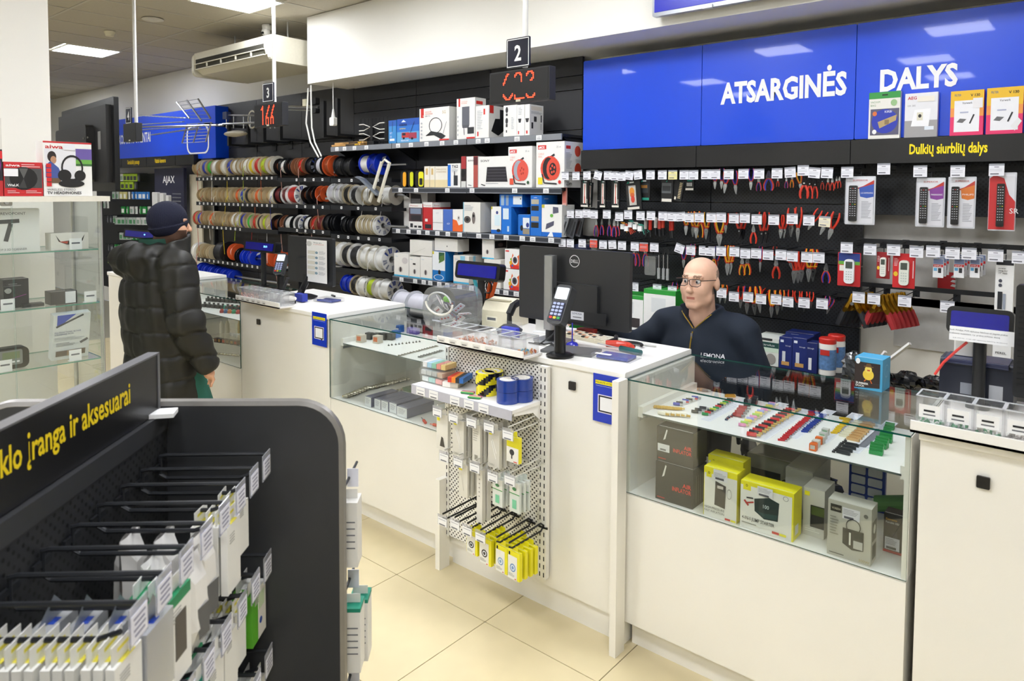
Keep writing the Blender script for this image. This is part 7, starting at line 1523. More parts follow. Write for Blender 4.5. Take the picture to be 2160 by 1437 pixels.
parts_row('spade_terminal', 'blue spade terminal in a row on the glass case tray', (1696, 912), (1738, 875), 14, zt, 'tab', ['#1f3f9a'], WF, 0.5)
parts_row('spade_terminal', 'red spade terminal in a row on the glass case tray', (1648, 930), (1728, 862), 24, zt, 'tab', ['#c8282e'], WF, 0.5)
parts_row('banana_plug', 'red or black banana plug in a long row on the tray', (1585, 921), (1672, 866), 16, zt, 'plug', [('#cf2a24', '#c8a860'), ('#1c1c1e', '#c8a860')], WF, 0.1, 0.002, 1.25)
parts_row('banana_plug', 'pastel banana plug in a row on the glass case tray', (1565, 900), (1632, 853), 13, zt, 'plug', [('#e89ac0', '#d8c8a0'), ('#a8d060', '#d8c8a0'), ('#e8d860', '#d8c8a0'), ('#a8a8e0', '#d8c8a0')], WF, 0.2)
parts_row('banana_plug', 'brown red banana plug in a short row on the tray', (1555, 880), (1567, 864), 4, zt, 'plug', [('#a02a2a', '#888888')], WF, 0.1, 0.002, 1.2)
parts_row('crimp_pin', 'small dark crimp pin in a row on the glass case tray', (1531, 887), (1549, 876), 6, zt, 'pin', [('#2a3a5a', '#888888'), ('#8a3a3a', '#999999')], WF)
parts_row('jack_plug', 'red black or green jack plug in a row on the tray', (1488, 877), (1540, 846), 11, zt, 'plug', [('#2a8a4a', '#aaaaaa'), ('#c83030', '#aaaaaa'), ('#222222', '#aaaaaa'), ('#b8c840', '#aaaaaa')], WF, 0.3, 0.002, 0.9)
parts_row('jack_plug', 'dark jack plug in a short row on the tray', (1466, 872), (1482, 864), 3, zt, 'plug', [('#2a2c30', '#aaaaaa')], WF, 0.3)
parts_row('jack_plug', 'blue and white jack plug in a row on the tray', (1427, 856), (1466, 842), 7, zt, 'plug', [('#2a3aa8', '#aaaaaa'), ('#26282c', '#cccccc'), ('#d8d8dc', '#c04040')], WF, 0.3)
parts_row('gold_plug', 'gold coloured plug lying in a heap by the tray rail', (1385, 862), (1430, 866), 9, zt, 'plug', [('#c8a040', '#e0c070')], WF, 0.7, 0.004)
parts_row('gold_plug', 'ivory and gold plug near the front edge of the tray', (1395, 876), (1440, 880), 5, zt, 'plug', [('#e6e0cc', '#c8a040')], WF, 0.1, 0.004, 1.2)
parts_row('gold_plug', 'pale audio plug at the back of the tray', (1478, 824), (1505, 818), 4, zt, 'plug', [('#c89a70', '#b0b0b0'), ('#8a8a88', '#c0c0c0')], WF, 0.4)
parts_row('orange_block', 'orange spring clamp block at the front of the tray', (1716, 950), (1727, 936), 3, zt, 'cube', [('#e8702a', '#c8c4b8'), ('#d8d4c8', '#e8702a')], WF)
parts_row('orange_block', 'grey spring clamp block beside the orange ones', (1732, 935), (1742, 918), 3, zt, 'cube', [('#c9c8c0', '#8ab08a')], WF)
parts_row('crimp_pin', 'tiny black pin in a slanted row on the tray', (1758, 955), (1783, 932), 9, zt, 'pin', [('#2a2a2a', '#666666')], WF)
parts_row('yellow_block', 'yellow housing at the back of the tray', (1540, 838), (1562, 826), 4, zt, 'bar', [('#e8a83a', '#d89a2a')], WF, 0.6)
parts_row('yellow_block', 'yellow terminal at the far edge of the tray', (1790, 880), (1806, 862), 6, zt, 'tab', ['#e8c428'], WF, 0.4, 0.002, 1.2)
parts_row('coloured_block', 'red blue and yellow fuse box at the back of the tray', (1722, 868), (1738, 858), 3, zt, 'bar', [('#d8c02a', '#c83a3a'), ('#c8305a', '#3a50b0'), ('#3a48a0', '#c83a3a')], WF, 0.4)
parts_row('adapter_plug', 'dark adapter lying at the middle of the tray', (1575, 856), (1590, 853), 2, zt, 'cube', [('#26282c', '#3a3c40')], WF, 0.2, 0.002, 1.1)
parts_row('adapter_plug', 'red and yellow adapter at the back of the tray', (1590, 838), (1612, 836), 3, zt, 'cube', [('#26282c', '#3a3c40'), ('#c83030', '#d8c82a'), ('#3a3c40', '#b8d02a')], WF, 0.3)
# printed label sheets between the rows
for k, (a, b) in enumerate((((1500, 890), (1560, 840)), ((1612, 930), (1690, 862)), ((1672, 925), (1750, 865)), ((1735, 935), (1805, 872)), ((1825, 945), (1880, 890)), ((1800, 955), (1850, 905)), ((1600, 885), (1650, 850)))):
 p, q = on(*a, Z=zt), on(*b, Z=zt)
 d = (q - p).length
 t = MB(); t.box((0, 0, 0.0003), (0.045, d, 0.0005), M('#eeeef4', 0.6));
 for i in range(int(d / 0.014)): t.box((0, -d / 2 + 0.014 * (i + 0.5), 0.0006), (0.036, 0.003, 0.0003), M('#b8b8c4', 0.7))
 tag(t.build('label_sheet', None, ((p.x + q.x) / 2, (p.y + q.y) / 2, zt - 0.0002), -0.02), 'printed strip of small part labels on the tray', 'label strip', 'label strips on the pump case tray')
# case of relays
zt = TZC + 0.0036
WC = 'in the relay case'
parts_row('relay', 'clear and black relay cube in a row on the relay case tray', (728, 712), (772, 697), 6, zt, 'cube', [('#8a8d8c', '#c04a30'), ('#3a3c3e', '#c8cac8')], WC, 0.2, 0.003, 1.2)
parts_row('relay', 'silver orange relay cube at the front of the tray', (762, 722), (797, 724), 2, zt, 'cube', [('#c8bfae', '#c86a3a')], WC, 0.1, 0.001, 1.9)
parts_row('relay', 'black relay cube beside the silver ones', (780, 716), (825, 717), 4, zt, 'cube', [('#1d1e20', '#3a3c40')], WC, 0.3, 0.003, 1.7)
parts_row('relay', 'blue relay cube standing on the relay case tray', (836, 712), (843, 700), 2, zt, 'cube', [('#3a78c8', '#2a5aa8')], WC, 0, 0.001, 1.8)
parts_row('relay', 'mixed small relay at the back of the relay case tray', (790, 702), (870, 690), 9, zt, 'cube', [('#3f6a9a', '#c8d0d8'), ('#26282c', '#6a6c70'), ('#b8c8cc', '#8aa0a8'), ('#d89a5a', '#b8c4c8')], WC, 0.2, 0.004, 1.4)
parts_row('relay', 'violet relay at the far corner of the relay case tray', (880, 700), (902, 700), 3, zt, 'cube', [('#5a4aa8', '#8a7ac8')], WC, 0.2, 0.004, 1.5)
parts_row('crimp_pin', 'dark component in a long row on the relay case tray', (820, 730), (885, 722), 10, zt, 'pin', [('#3a3836', '#888888')], WC, 0, 0.004)
parts_row('crimp_pin', 'grey metal connector in the second row of the tray', (843, 752), (920, 732), 14, zt, 'plug', [('#6a665c', '#9a968a')], WC, 0.5, 0.003, 0.6)
parts_row('crimp_pin', 'grey metal connector near the tray front edge', (885, 755), (930, 742), 9, zt, 'plug', [('#4a4844', '#8a867c')], WC, 0.5, 0.003, 0.7)
zd = ZB + 0.001
parts_row('coax_connector', 'shiny coaxial connector in the front row on the case floor', (729, 840), (775, 822), 9, zd, 'bnc', ['#b9b4a4'], WC, 0.6, 0.003, 1.2)
parts_row('coax_connector', 'shiny coaxial connector in the long back row on the case floor', (780, 822), (868, 800), 18, zd, 'bnc', ['#b9b4a4'], WC, 0.6, 0.004, 1.15)
parts_row('coax_connector', 'small brass connector in the middle of the case floor', (828, 828), (868, 818), 8, zd, 'bnc', ['#c8b070'], WC, 0.6, 0.003, 0.6)
for k, (bl, br) in enumerate((((770, 856), (783, 860)), ((790, 861), (803, 865)), ((805, 865), (818, 870)), ((822, 869), (836, 874)), ((838, 877), (858, 884)))):
 deck_carton('module_box', 'small violet grey module carton with a white front label', bl, br, bl[1] - 20, 0.20, zd, body='#6a6c86', front=[('r', 0, 0, 1, 1, '#e6e8ec'), ('lines', 0.15, 0.85, 0.7, 0.1, 6, '#a8a8b4')], group='module cartons in the relay case')
q = on(890, 832, Z=zd)
m = MB(); m.rbox((0, 0, 0.008), (0.2, 0.14, 0.016), 0.004, M('#2f6a4a', 0.4, var=0.3, scale=80), axis=2, n=2); tag(m.build('circuit_board', None, (q.x - 0.06, q.y + 0.05, zd)), 'green circuit board on the floor of the relay case', 'circuit board')
for k, (px, py, rz) in enumerate(((885, 893, -0.5), (905, 902, 0.2))):
 q = on(px, py, Z=zd)
 t = thing('screwdriver', ('small red screwdriver lying on the relay case floor', 'red clip lying beside the small screwdriver')[k], 'screwdriver', (q.x, q.y + 0.03, zd + 0.008), rz)
 m = MB(); m.cyl((0, 0, 0), (0.04, 0, 0), 0.008, RED, n=8); m.build('handle', t); m = MB(); m.cyl((-0.05 + 0.03 * k, 0, 0), (0, 0, 0), 0.003, RED if k else STEEL, n=6); m.build('blade', t)
# case of switches beside the customer
WA = 'in the switch case'
za = 0.972 + 0.0036
parts_row('toggle_switch', 'black toggle switch in a front row on the switch case tray', (432, 648), (500, 655), 8, za, 'switch', [('#1a1b1d', '#3a3c40')], WA, 0.2, 0.004, 1.3)
parts_row('toggle_switch', 'black toggle switch in a back row on the switch case tray', (440, 636), (505, 640), 9, za, 'switch', [('#1a1b1d', '#2a2c30')], WA, 0.2, 0.006, 1.3)
parts_row('push_button', 'coloured round push button on the switch case tray', (468, 660), (502, 662), 5, za, 'knob', [('#a02a2a', '#c84a3a'), ('#2a5a8a', '#4a7aaa'), ('#c86a2a', '#d88a4a'), ('#2a8a5a', '#3aaa7a')], WA, 0, 0.003, 1.4)
parts_row('push_button', 'coloured push button behind the front ones', (474, 652), (505, 653), 4, za, 'knob', [('#2a8a6a', '#3aaa8a'), ('#b03a2a', '#d05a4a')], WA, 0, 0.003, 1.4)
zs_ = 0.803 + 0.001
parts_row('potentiometer', 'dark red potentiometer on the glass shelf of the switch case', (458, 722), (500, 728), 6, zs_, 'cube', [('#3a2a22', '#6a4a2a'), ('#26282c', '#8a6a2a'), ('#4a3028', '#a83a2a')], WA, 0.3, 0.004, 1.3)
for k, px in enumerate((452, 464, 490)):
 q = on(px, 705, Z=zs_); m = MB(); m.lathe([(0, 0), (0.016, 0), (0.016, 0.07), (0.010, 0.08), (0.010, 0.095), (0, 0.096)], M(('#d8d4c8', '#cfc8b4', '#c8a858')[k], 0.4), 14); tag(m.build('spray_bottle', None, (q.x, q.y + 0.06, zs_), smooth=True), ('pale bottle on the glass shelf of the switch case', 'cream bottle on the glass shelf of the switch case', 'yellow bottle on the glass shelf of the switch case')[k], 'bottle')
parts_row('coax_connector', 'metal connector on the floor of the switch case', (450, 748), (500, 752), 9, zd, 'bnc', ['#b9b4a4'], WA, 0.5, 0.006, 0.9)
# ------------------------------------------------------------------ goods on the white perforated rack
ZR, YRF = 0.97, 2.262
rs = thing('rack_shelf', 'white steel shelf with price labels on the perforated rack', 'shelf', ((RX0 + RX1) / 2 - 0.02, YRF, ZR))
sw = RX1 - RX0 + 0.06
m = MB(); m.box((0, 0.102, -0.008), (sw, 0.196, 0.016), TOPWHITE); m.box((0, 0.001, -0.022), (sw, 0.004, 0.044), M('#bfbfca', 0.4)); m.build('board', rs)
for s in (-1, 1):
 m = MB(); m.add([(s * (sw / 2 - 0.004), 0.02, -0.016), (s * (sw / 2 - 0.004), 0.2, -0.016), (s * (sw / 2 - 0.004), 0.2, -0.09), (s * (sw / 2 - 0.004), 0.15, -0.045), (s * (sw / 2 - 0.004), 0.02, -0.03)], [(0, 1, 2, 3, 4)], TOPWHITE); m.build('bracket', rs)
for f in (0.06, 0.2, 0.42, 0.56, 0.70):
 m = MB(); m.box((-sw / 2 + sw * f + 0.03, -0.0025, -0.022), (0.06, 0.001, 0.038), PAPER); m.box((-sw / 2 + sw * f + 0.03, -0.0035, -0.034), (0.04, 0.0004, 0.005), GREYINK); m.box((-sw / 2 + sw * f + 0.03, -0.0035, -0.018), (0.046, 0.0004, 0.003), M('#b8b8c4', 0.7)); m.build('price_label', rs)
def tape(px, py, z, kind, lb):
 p = on(px, py, Z=ZR)
 t = thing('tape_roll', lb, 'tape', (p.x, min(max(p.y, 2.318), 2.412), z))
 R, h = 0.050, 0.050
 m = MB()
 if kind == 'b': m.lathe([(0.038, 0), (R, 0), (R, h), (0.038, h)], M('#1f3f94', 0.25, coat=0.3), 28)
 else:
  n = 28; A, B_ = M('#f0e01e', 0.25, coat=0.3), M('#1a1a1a', 0.25, coat=0.3)
  for i in range(n):
   for j in range(6):
    a0, a1, z0, z1 = 2 * math.pi * i / n, 2 * math.pi * (i + 1) / n, h * j / 6, h * (j + 1) / 6
    m.add([(R * math.cos(a), R * math.sin(a), z_) for a, z_ in ((a0, z0), (a1, z0), (a1, z1), (a0, z1))], [(0, 1, 2, 3)], A if ((i - j + 3) % 9) < 5 else B_)
  m.lathe([(R, h), (0.038, h)], A, 28); m.lathe([(0.038, 0), (R, 0)], A, 28)
 m.build('tape', t, smooth=True)
 m = MB(); m.lathe([(0.036, 0), (0.0375, 0), (0.0375, h + 0.0005), (0.036, h + 0.0005), (0.036, 0)], M('#e8e4d8', 0.6), 24); m.build('core', t, smooth=True)
 m = MB(); m.lathe([(0.0, h * 0.96), (0.036, h * 0.96)], M('#e4e0d8', 0.6, var=0.3, scale=150), 24); m.build('paper_disc', t)
tape(1071, 848, ZR + 0.001, 'b', 'blue tape roll under another near the shelf front'); tape(1071, 848, ZR + 0.0525, 'b', 'blue tape roll on top of the front pair')
tape(1124, 836, ZR + 0.001, 'b', 'blue tape roll under another near the upright'); tape(1124, 836, ZR + 0.0525, 'b', 'blue tape roll on top of the pair near the upright')
tape(1027, 831, ZR + 0.001, 'y', 'black and yellow hazard tape roll under another'); tape(1026, 831, ZR + 0.0525, 'y', 'black and yellow hazard tape roll on top of its stack'); tape(1084, 814, ZR + 0.001, 'y', 'hazard tape roll behind the blue tape'); tape(1084, 814, ZR + 0.0525, 'y', 'top hazard tape roll behind the blue tape')
def assort(px, py, z, w, d, h, cols, lb, rz=0.0):
 p = on(px, py, Z=ZR)
 t = thing('assortment_box', lb, 'storage box', (p.x, p.y + 0.03, z), rz)
 m = MB(); m.rbox((0, 0, h / 2), (w, d, h), 0.006, PLASTIC, axis=2, n=2); m.build('clear_shell', t)
 for i, c in enumerate(cols):
  m = MB(); m.box((-w * 0.44 + w * 0.88 * (i + 0.5) / len(cols), 0, h * 0.45), (w * 0.8 / len(cols), d * 0.86, h * 0.7), M(c, 0.6, var=0.2, scale=200)); m.build('contents', t)
assort(915, 808, ZR + 0.001, 0.16, 0.10, 0.032, ['#dfe6e4', '#a8d0c8', '#e4a8a0'], 'clear assortment box at the bottom of the pile')
assort(915, 808, ZR + 0.034, 0.17, 0.105, 0.030, ['#c8ccca', '#b8bcb8', '#a8aca8', '#c0a890'], 'clear assortment box in the middle of the pile')
assort(918, 806, ZR + 0.066, 0.165, 0.10, 0.034, ['#eef2f4', '#a8d4ec', '#8ccab0', '#e88a80', '#f0d080'], 'rainbow assortment box on top of the pile', 0.1)
p = on(985, 805, Z=ZR)
for k, (dx, dz, cs) in enumerate(((0.0, 0.0, ['#e8e4dc', '#c8c0b0']), (0.035, 0.028, ['#d23a2e', '#e88a2a', '#2a2a2c', '#2f6ab0']))):
 m = MB()
 for i, c in enumerate(cs): m.box((-0.04 + 0.08 * (i + 0.5) / len(cs), 0, 0.013), (0.08 / len(cs), 0.11, 0.024), M(c, 0.5))
 tag(m.build('sleeve_pack', None, (p.x + dx, min(p.y + 0.02, 2.39), ZR + 0.001 + dz), 0.35), ('pale pack of sleeves under a striped pack', 'striped pack of coloured shrink sleeves')[k], 'pack')
for k, (px, py) in enumerate(((985, 832), (1000, 842))):
 p = on(px, py, Z=ZR)
 for i, c in enumerate(('#2f8a4a', '#e0c02a', '#2a4ab0', '#c8302a')):
  m = MB(); m.cyl((-0.03, 0.007 * i, 0.005), (0.03, 0.007 * i, 0.005), 0.0045, M(c, 0.45), n=8); tag(m.build('marker_tube', None, (p.x, p.y, ZR + 0.001), 0.4), ('green', 'yellow', 'blue', 'red')[i] + ' sleeve tube in a bundle on the rack shelf', 'tube', 'sleeve tubes on the rack shelf')
# hooks with packs on the rack
WH_HOOK = M('#e2e0d8', 0.35, 0.3)
def rack_hook(px, py, Yt, dark, label, n=0, pack=None, lab=True):
 """hook tip seen at px, py on plane Yt; wire runs back to the pegboard"""
 p = on(px, py, Y=Yt); L = 2.468 - Yt
 t = thing('peg_hook', label, 'hook', (p.x, Yt, p.z), 0, 'hooks on the white rack')
 mt = BLACKM if dark else WH_HOOK
 m = MB(); r = 0.0042 if dark else 0.003
 m.tube([(0, 0, 0.03), (0, L - 0.02, 0.035), (0, L - 0.004, 0.02)], r, mt, n=6); m.tube([(0, 0.0, 0.012), (0, 0.02, 0), (0, L - 0.02, 0.0), (0, L - 0.004, 0.015)], r, mt, n=6); m.box((0, L - 0.005, 0.012), (0.05, 0.006, 0.008), mt); m.build('wire', t)
 if lab:
  m = MB(); m.box((0, -0.002, 0.0), (0.062, 0.002, 0.05), M_clear('label sleeve', (0.85, 0.85, 0.9), 0.08, 0.1, 0.2)); m.box((0, -0.0035, -0.006), (0.056, 0.001, 0.036), PAPER); m.box((0, -0.0045, -0.019), (0.038, 0.0004, 0.005), GREYINK); m.box((0, -0.0045, 0.004), (0.044, 0.0004, 0.002), M('#9a9aa8', 0.7)); m.build('price_label', t)
 if pack:
  nm, lb, w, h, d, body, fr, cnt = pack
  for k in range(cnt):
   c = carton(nm, lb, (p.x + 0.004 * k, Yt + 0.03 + (d + 0.012) * k + d / 2, p.z - 0.022 - h), (w, d, h), body=body, front=fr, rz=0.06 * ((k * 37) % 5 - 2) / 2, cat='pack', group=lb.split(' hung')[0])
   mm = MB(); mm.box((0, 0, h + 0.012), (w * 0.5, 0.001, 0.024), M(body, 0.5) if isinstance(body, str) else body); mm.build('hang_tab', c)
cb = [('r', 0.1, 0.85, 0.35, 0.95, YL), ('l', 0.3, 0.7, 0.7, 0.25, 0.02, '#f8f8f4'), ('l', 0.4, 0.75, 0.75, 0.4, 0.02, '#f8f8f4'), ('t', 0.1, 0.06, 0.05, 'CABLE', '#8a8a80')]
rack_hook(923, 868, 2.27, False, 'white hook with a price label beside the relay case', pack=('cable_pack', 'ivory pack with a black mouse shape hung at the rack edge', 0.08, 0.17, 0.016, '#e9e6dc', [('r', 0.05, 0.8, 0.3, 0.95, YL), ('p', [(0.3, 0.1), (0.75, 0.1), (0.6, 0.35), (0.45, 0.38)], '#4a4640')], 1))
rack_hook(957, 880, 2.25, False, 'white hook with a price label over ivory cable packs', pack=('cable_pack', 'ivory cable pack hung on the upper rack hooks', 0.075, 0.17, 0.016, '#dedbd0', cb, 4))
rack_hook(995, 890, 2.25, False, 'white hook with a price label over slim packs', pack=('cable_pack', 'slim ivory cable pack hung on the upper rack hooks', 0.05, 0.17, 0.014, '#e4e1d6', [('r', 0.3, 0.05, 0.7, 0.2, '#9a968a'), ('lines', 0.1, 0.9, 0.7, 0.06, 6, '#c0bcb0')], 3))
rack_hook(1032, 900, 2.25, False, 'white hook with a price label over grey packs', pack=('cable_pack', 'pale grey cable pack hung on the upper rack hooks', 0.07, 0.17, 0.016, '#d6d3c8', cb, 3))
rack_hook(1072, 916, 2.25, False, 'white hook with a price label over a yellow pack', pack=('mount_pack', 'yellow and white mount pack hung tilted on the rack', 0.07, 0.11, 0.02, YL, [('r', 0.0, 0.0, 1, 0.6, '#f0eee4'), ('e', 0.45, 0.4, 0.2, 0.12, '#3a3a3c'), ('r', 0.4, 0.15, 0.5, 0.4, '#3a3a3c'), ('r', 0.6, 0.03, 0.9, 0.07, '#d04a3a')], 1))
rack_hook(937, 963, 2.27, False, 'white hook with a clear label holder at the rack edge')
rack_hook(967, 974, 2.25, False, 'white hook with a price label over clip packs', pack=('clip_pack', 'ivory clip pack with a yellow corner hung on the middle hooks', 0.06, 0.15, 0.012, '#e2dfd2', [('r', 0.05, 0.8, 0.4, 0.95, YL), ('l', 0.3, 0.7, 0.6, 0.2, 0.02, '#c8c4b8')], 5))
rack_hook(1002, 985, 2.25, False, 'white hook with a price label over a long strip', pack=('strip_pack', 'long pale strip pack hung on the middle hooks', 0.035, 0.24, 0.02, '#e6e3da', [('e', 0.5, 0.9 - 0.08 * k, 0.12, 0.012, '#9a968c') for k in range(6)], 2))
gpk = [('r', 0.0, 0.62, 1, 1, '#eef0ea'), ('r', 0.0, 0.6, 1, 0.63, '#3a9a4a'), ('r', 0.3, 0.12, 0.7, 0.42, '#7ac8a0'), ('e', 0.5, 0.78, 0.2, 0.06, '#4a8a5a')]
rack_hook(1040, 1005, 2.25, False, 'white hook with a price label over green headed bags', pack=('component_bag', 'clear bag of green terminals with a white header hung on the rack', 0.06, 0.12, 0.012, '#d8ddd6', gpk, 3))
rack_hook(1076, 1012, 2.25, False, 'white hook with a price label next to the uprights', pack=('component_bag', 'clear bag of green terminals hung near the rack upright', 0.06, 0.13, 0.012, '#d4dad2', gpk, 3))
wl = lambda c: [('r', 0.03, 0.0, 0.8, 0.84, '#efeee6'), ('r', 0.1, 0.85, 0.22, 0.97, INK), ('e', 0.45, 0.42, 0.24, 0.15, c), ('e', 0.45, 0.42, 0.16, 0.10, '#eef4fa'), ('e', 0.45, 0.42, 0.10, 0.065, c), ('lines', 0.1, 0.2, 0.5, 0.04, 3, '#a8a89c'), ('e', 0.68, 0.05, 0.06, 0.02, '#d23a34')]
rack_hook(934, 1098, 2.22, True, 'black hook with a label and no goods on the lower rack')
rack_hook(960, 1105, 2.23, True, 'black hook with an empty label holder on the lower rack')
rack_hook(986, 1118, 2.23, True, 'black hook with a label over dark disc packs', pack=('charger_pack', 'yellow pack with a dark disc hung on the lower rack', 0.07, 0.10, 0.018, YL, wl('#2a2a2c'), 2))
rack_hook(1014, 1132, 2.23, True, 'black hook with a label over coiled cable packs', pack=('charger_pack', 'yellow pack with a black coil hung on the lower rack', 0.075, 0.115, 0.018, YL, wl('#3a3632'), 4))
rack_hook(1048, 1148, 2.23, True, 'black hook crowded with yellow packs', pack=('charger_pack', 'yellow pack with pale blue rings hung on the middle of the lower rack', 0.07, 0.115, 0.018, YL, wl('#8aa8c8'), 5), lab=False)
rack_hook(1074, 1160, 2.23, True, 'black hook at the upright with yellow packs', pack=('charger_pack', 'yellow pack with blue rings hung beside the upright', 0.07, 0.12, 0.018, YL, wl('#7a9ac8'), 4), lab=False)
# ------------------------------------------------------------------ black gondola in front, turned to the camera
GA = math.radians(41.83)
gx, gy = np.array([math.cos(GA), math.sin(GA), 0]), np.array([-math.sin(GA), math.cos(GA), 0])
def onG(px, py, a=None, b=None, z=None):
 """the same survey helper in the gondola's own axes: a across (hooks point this way), b along, z up"""
 d = _f + (px - 1080) / FOC * _R - (py - CY) / FOC * _U
 da, db, dz = float(d @ gx), float(d @ gy), float(d[2])
 t = a / da if a is not None else b / db if b is not None else (z - EYE[2]) / dz
 return Vector((t * da, t * db, EYE[2] + t * dz))
def G(a, b, z): return Vector((a * gx[0] + b * gy[0], a * gx[1] + b * gy[1], z))
BE = 1.75
AP = onG(352, 930, b=BE).x
AR = onG(716, 1100, b=BE).x
ZT = onG(560, 856, b=BE).z
AS = onG(318, 800, b=BE - 0.03).x
ZS1, ZS0 = onG(318, 750, b=BE - 0.03).z, ZT - 0.01
GDK = M('#333436', 0.42, var=0.06, scale=30)
PEGG = M_peg('gondola pegboard', '#2a2b2d', '#050505', 0.025, 0.16, True, axis='YZ')
gd = thing('shelving_gondola', 'black gondola shelving with rounded end panel and yellow lettered header', 'gondola', tuple(G(AS, BE, 0)), GA)
def loc(a, b, z): return Vector((a - AS, b - BE, z))
AL = 2 * AS - AR
m = MB(); r = 0.10; P_ = []
for cx, a0 in ((AR - r, 0), (AL + r, 90)):
 for k in range(9):
  q = math.radians(a0 + 90 * k / 8); P_.append((cx - AS + r * math.cos(q), ZT - r + r * math.sin(q)))
P_ += [(AL - AS, 0.06), (AR - AS, 0.06)]
m.prism(P_, 0.0, 0.028, GDK); m.build('end_panel', gd)
m = MB(); m.tube([(x, 0.014, z) for x, z in P_[-1:] + P_[:-1]], 0.0145, M('#8a8784', 0.35, 0.5), n=8); m.build('edge_trim', gd, smooth=True)
LB = 1.75
m = MB(); m.span(loc(AP - 0.02, BE - LB, 0.1), loc(AP, BE, ZT - 0.055), PEGG); m.build('pegboard', gd)
m = MB(); m.span(loc(2 * AS - AP, BE - LB, 0.1), loc(2 * AS - AP + 0.02, BE, ZT - 0.055), PEGG); m.build('pegboard', gd)
m = MB(); m.span(loc(2 * AS - AP, BE - LB, ZT - 0.055), loc(AP + 0.004, BE, ZT - 0.012), GDK); m.build('top_rail', gd)
m = MB(); m.span(loc(2 * AS - AR, BE - LB, 0.0), loc(AR, BE + 0.02, 0.10), GDK); m.build('base', gd)
m = MB(); m.span(loc(AS - 0.012, BE - LB, ZS0), loc(AS + 0.012, BE - 0.02, ZS1), M('#161617', 0.3)); m.build('header_board', gd)
m = MB(); m.span(loc(AS - 0.014, BE - 0.022, ZS0 - 0.002), loc(AS + 0.014, BE - 0.012, ZS1 + 0.003), M('#77777a', 0.35, 0.5)); m.span(loc(AS - 0.014, BE - LB, ZS1), loc(AS + 0.014, BE - 0.012, ZS1 + 0.004), M('#77777a', 0.35, 0.5)); m.build('header_trim', gd)
b1, b0 = onG(275, 830, a=AS + 0.013), onG(0, 1010, a=AS + 0.013)
zb_ = onG(272, 851, a=AS + 0.013).z
full = 'Tinklo įranga ir aksesuarai'
V0, F0, a0_, a1_ = text_mesh(full, 0.02); v_, f_, c0_, c1_ = text_mesh('Tin', 0.02)
frac = (c1_ - c0_ + 0.05) / (a1_ - a0_)
wv = (b1.y - b0.y) / (1 - frac)
m = MB(); letters(m, full, 0, 0, 0.048, M('#f4d616', 0.5), y=0, width=wv, bold=0.02, T=Matrix.Translation(loc(AS + 0.0128, b1.y - wv, zb_)) @ RZ90); m.build('lettering', gd)
# paper stack on top of the panel
q = onG(345, 858, z=ZT + 0.002)
m = MB(); m.rbox((0, 0, 0.005), (0.07, 0.05, 0.010), 0.002, PAPER, axis=2, n=1); tag(m.build('label_stack', None, tuple(G(q.x + 0.005, BE - 0.04, ZT - 0.011)), GA + 0.2), 'small stack of white labels on top of the gondola', 'paper')
# hooks and goods of the gondola
hk = MB(); HL = 0.256
hk.tube([(0.004, 0, 0.052), (0.02, 0, 0.056), (HL, 0, 0.058)], 0.0045, DARKMETAL, n=6); hk.tube([(0.004, 0, 0.01), (0.02, 0, 0.0), (HL - 0.06, 0, 0.0), (HL - 0.025, 0, 0.012)], 0.0045, DARKMETAL, n=6)
hk.box((0.004, 0, 0.03), (0.006, 0.05, 0.012), DARKMETAL); hk.tube([(0.006, 0, 0.052), (0.006, 0, 0.01)], 0.004, DARKMETAL, n=6)
HK = hk.mesh('peg_hook')
lm = MB(); lm.box((HL + 0.002, 0, 0.03), (0.002, 0.056, 0.062), M_clear('lilac label sleeve', (0.8, 0.8, 0.92), 0.08, 0.1, 0.25)); lm.box((HL + 0.0036, 0, 0.026), (0.001, 0.05, 0.044), M('#e9e9f2', 0.6))
for q in range(4): lm.box((HL + 0.0044, 0, 0.04 - 0.009 * q), (0.0005, 0.036 - 0.006 * (q % 2), 0.003), M('#8a8aa0', 0.7))
LM_ = lm.mesh('price_label')
def g_hook(b, z, where):
 o = put(HK, 'peg_hook', None, tuple(G(AP + 0.001, b, z)), GA); tag(o, f'black gondola hook with a lilac label, {where}', 'hook', 'gondola hooks ' + where)
 put(LM_, 'price_label', o, (0, 0, 0))
GC = {}
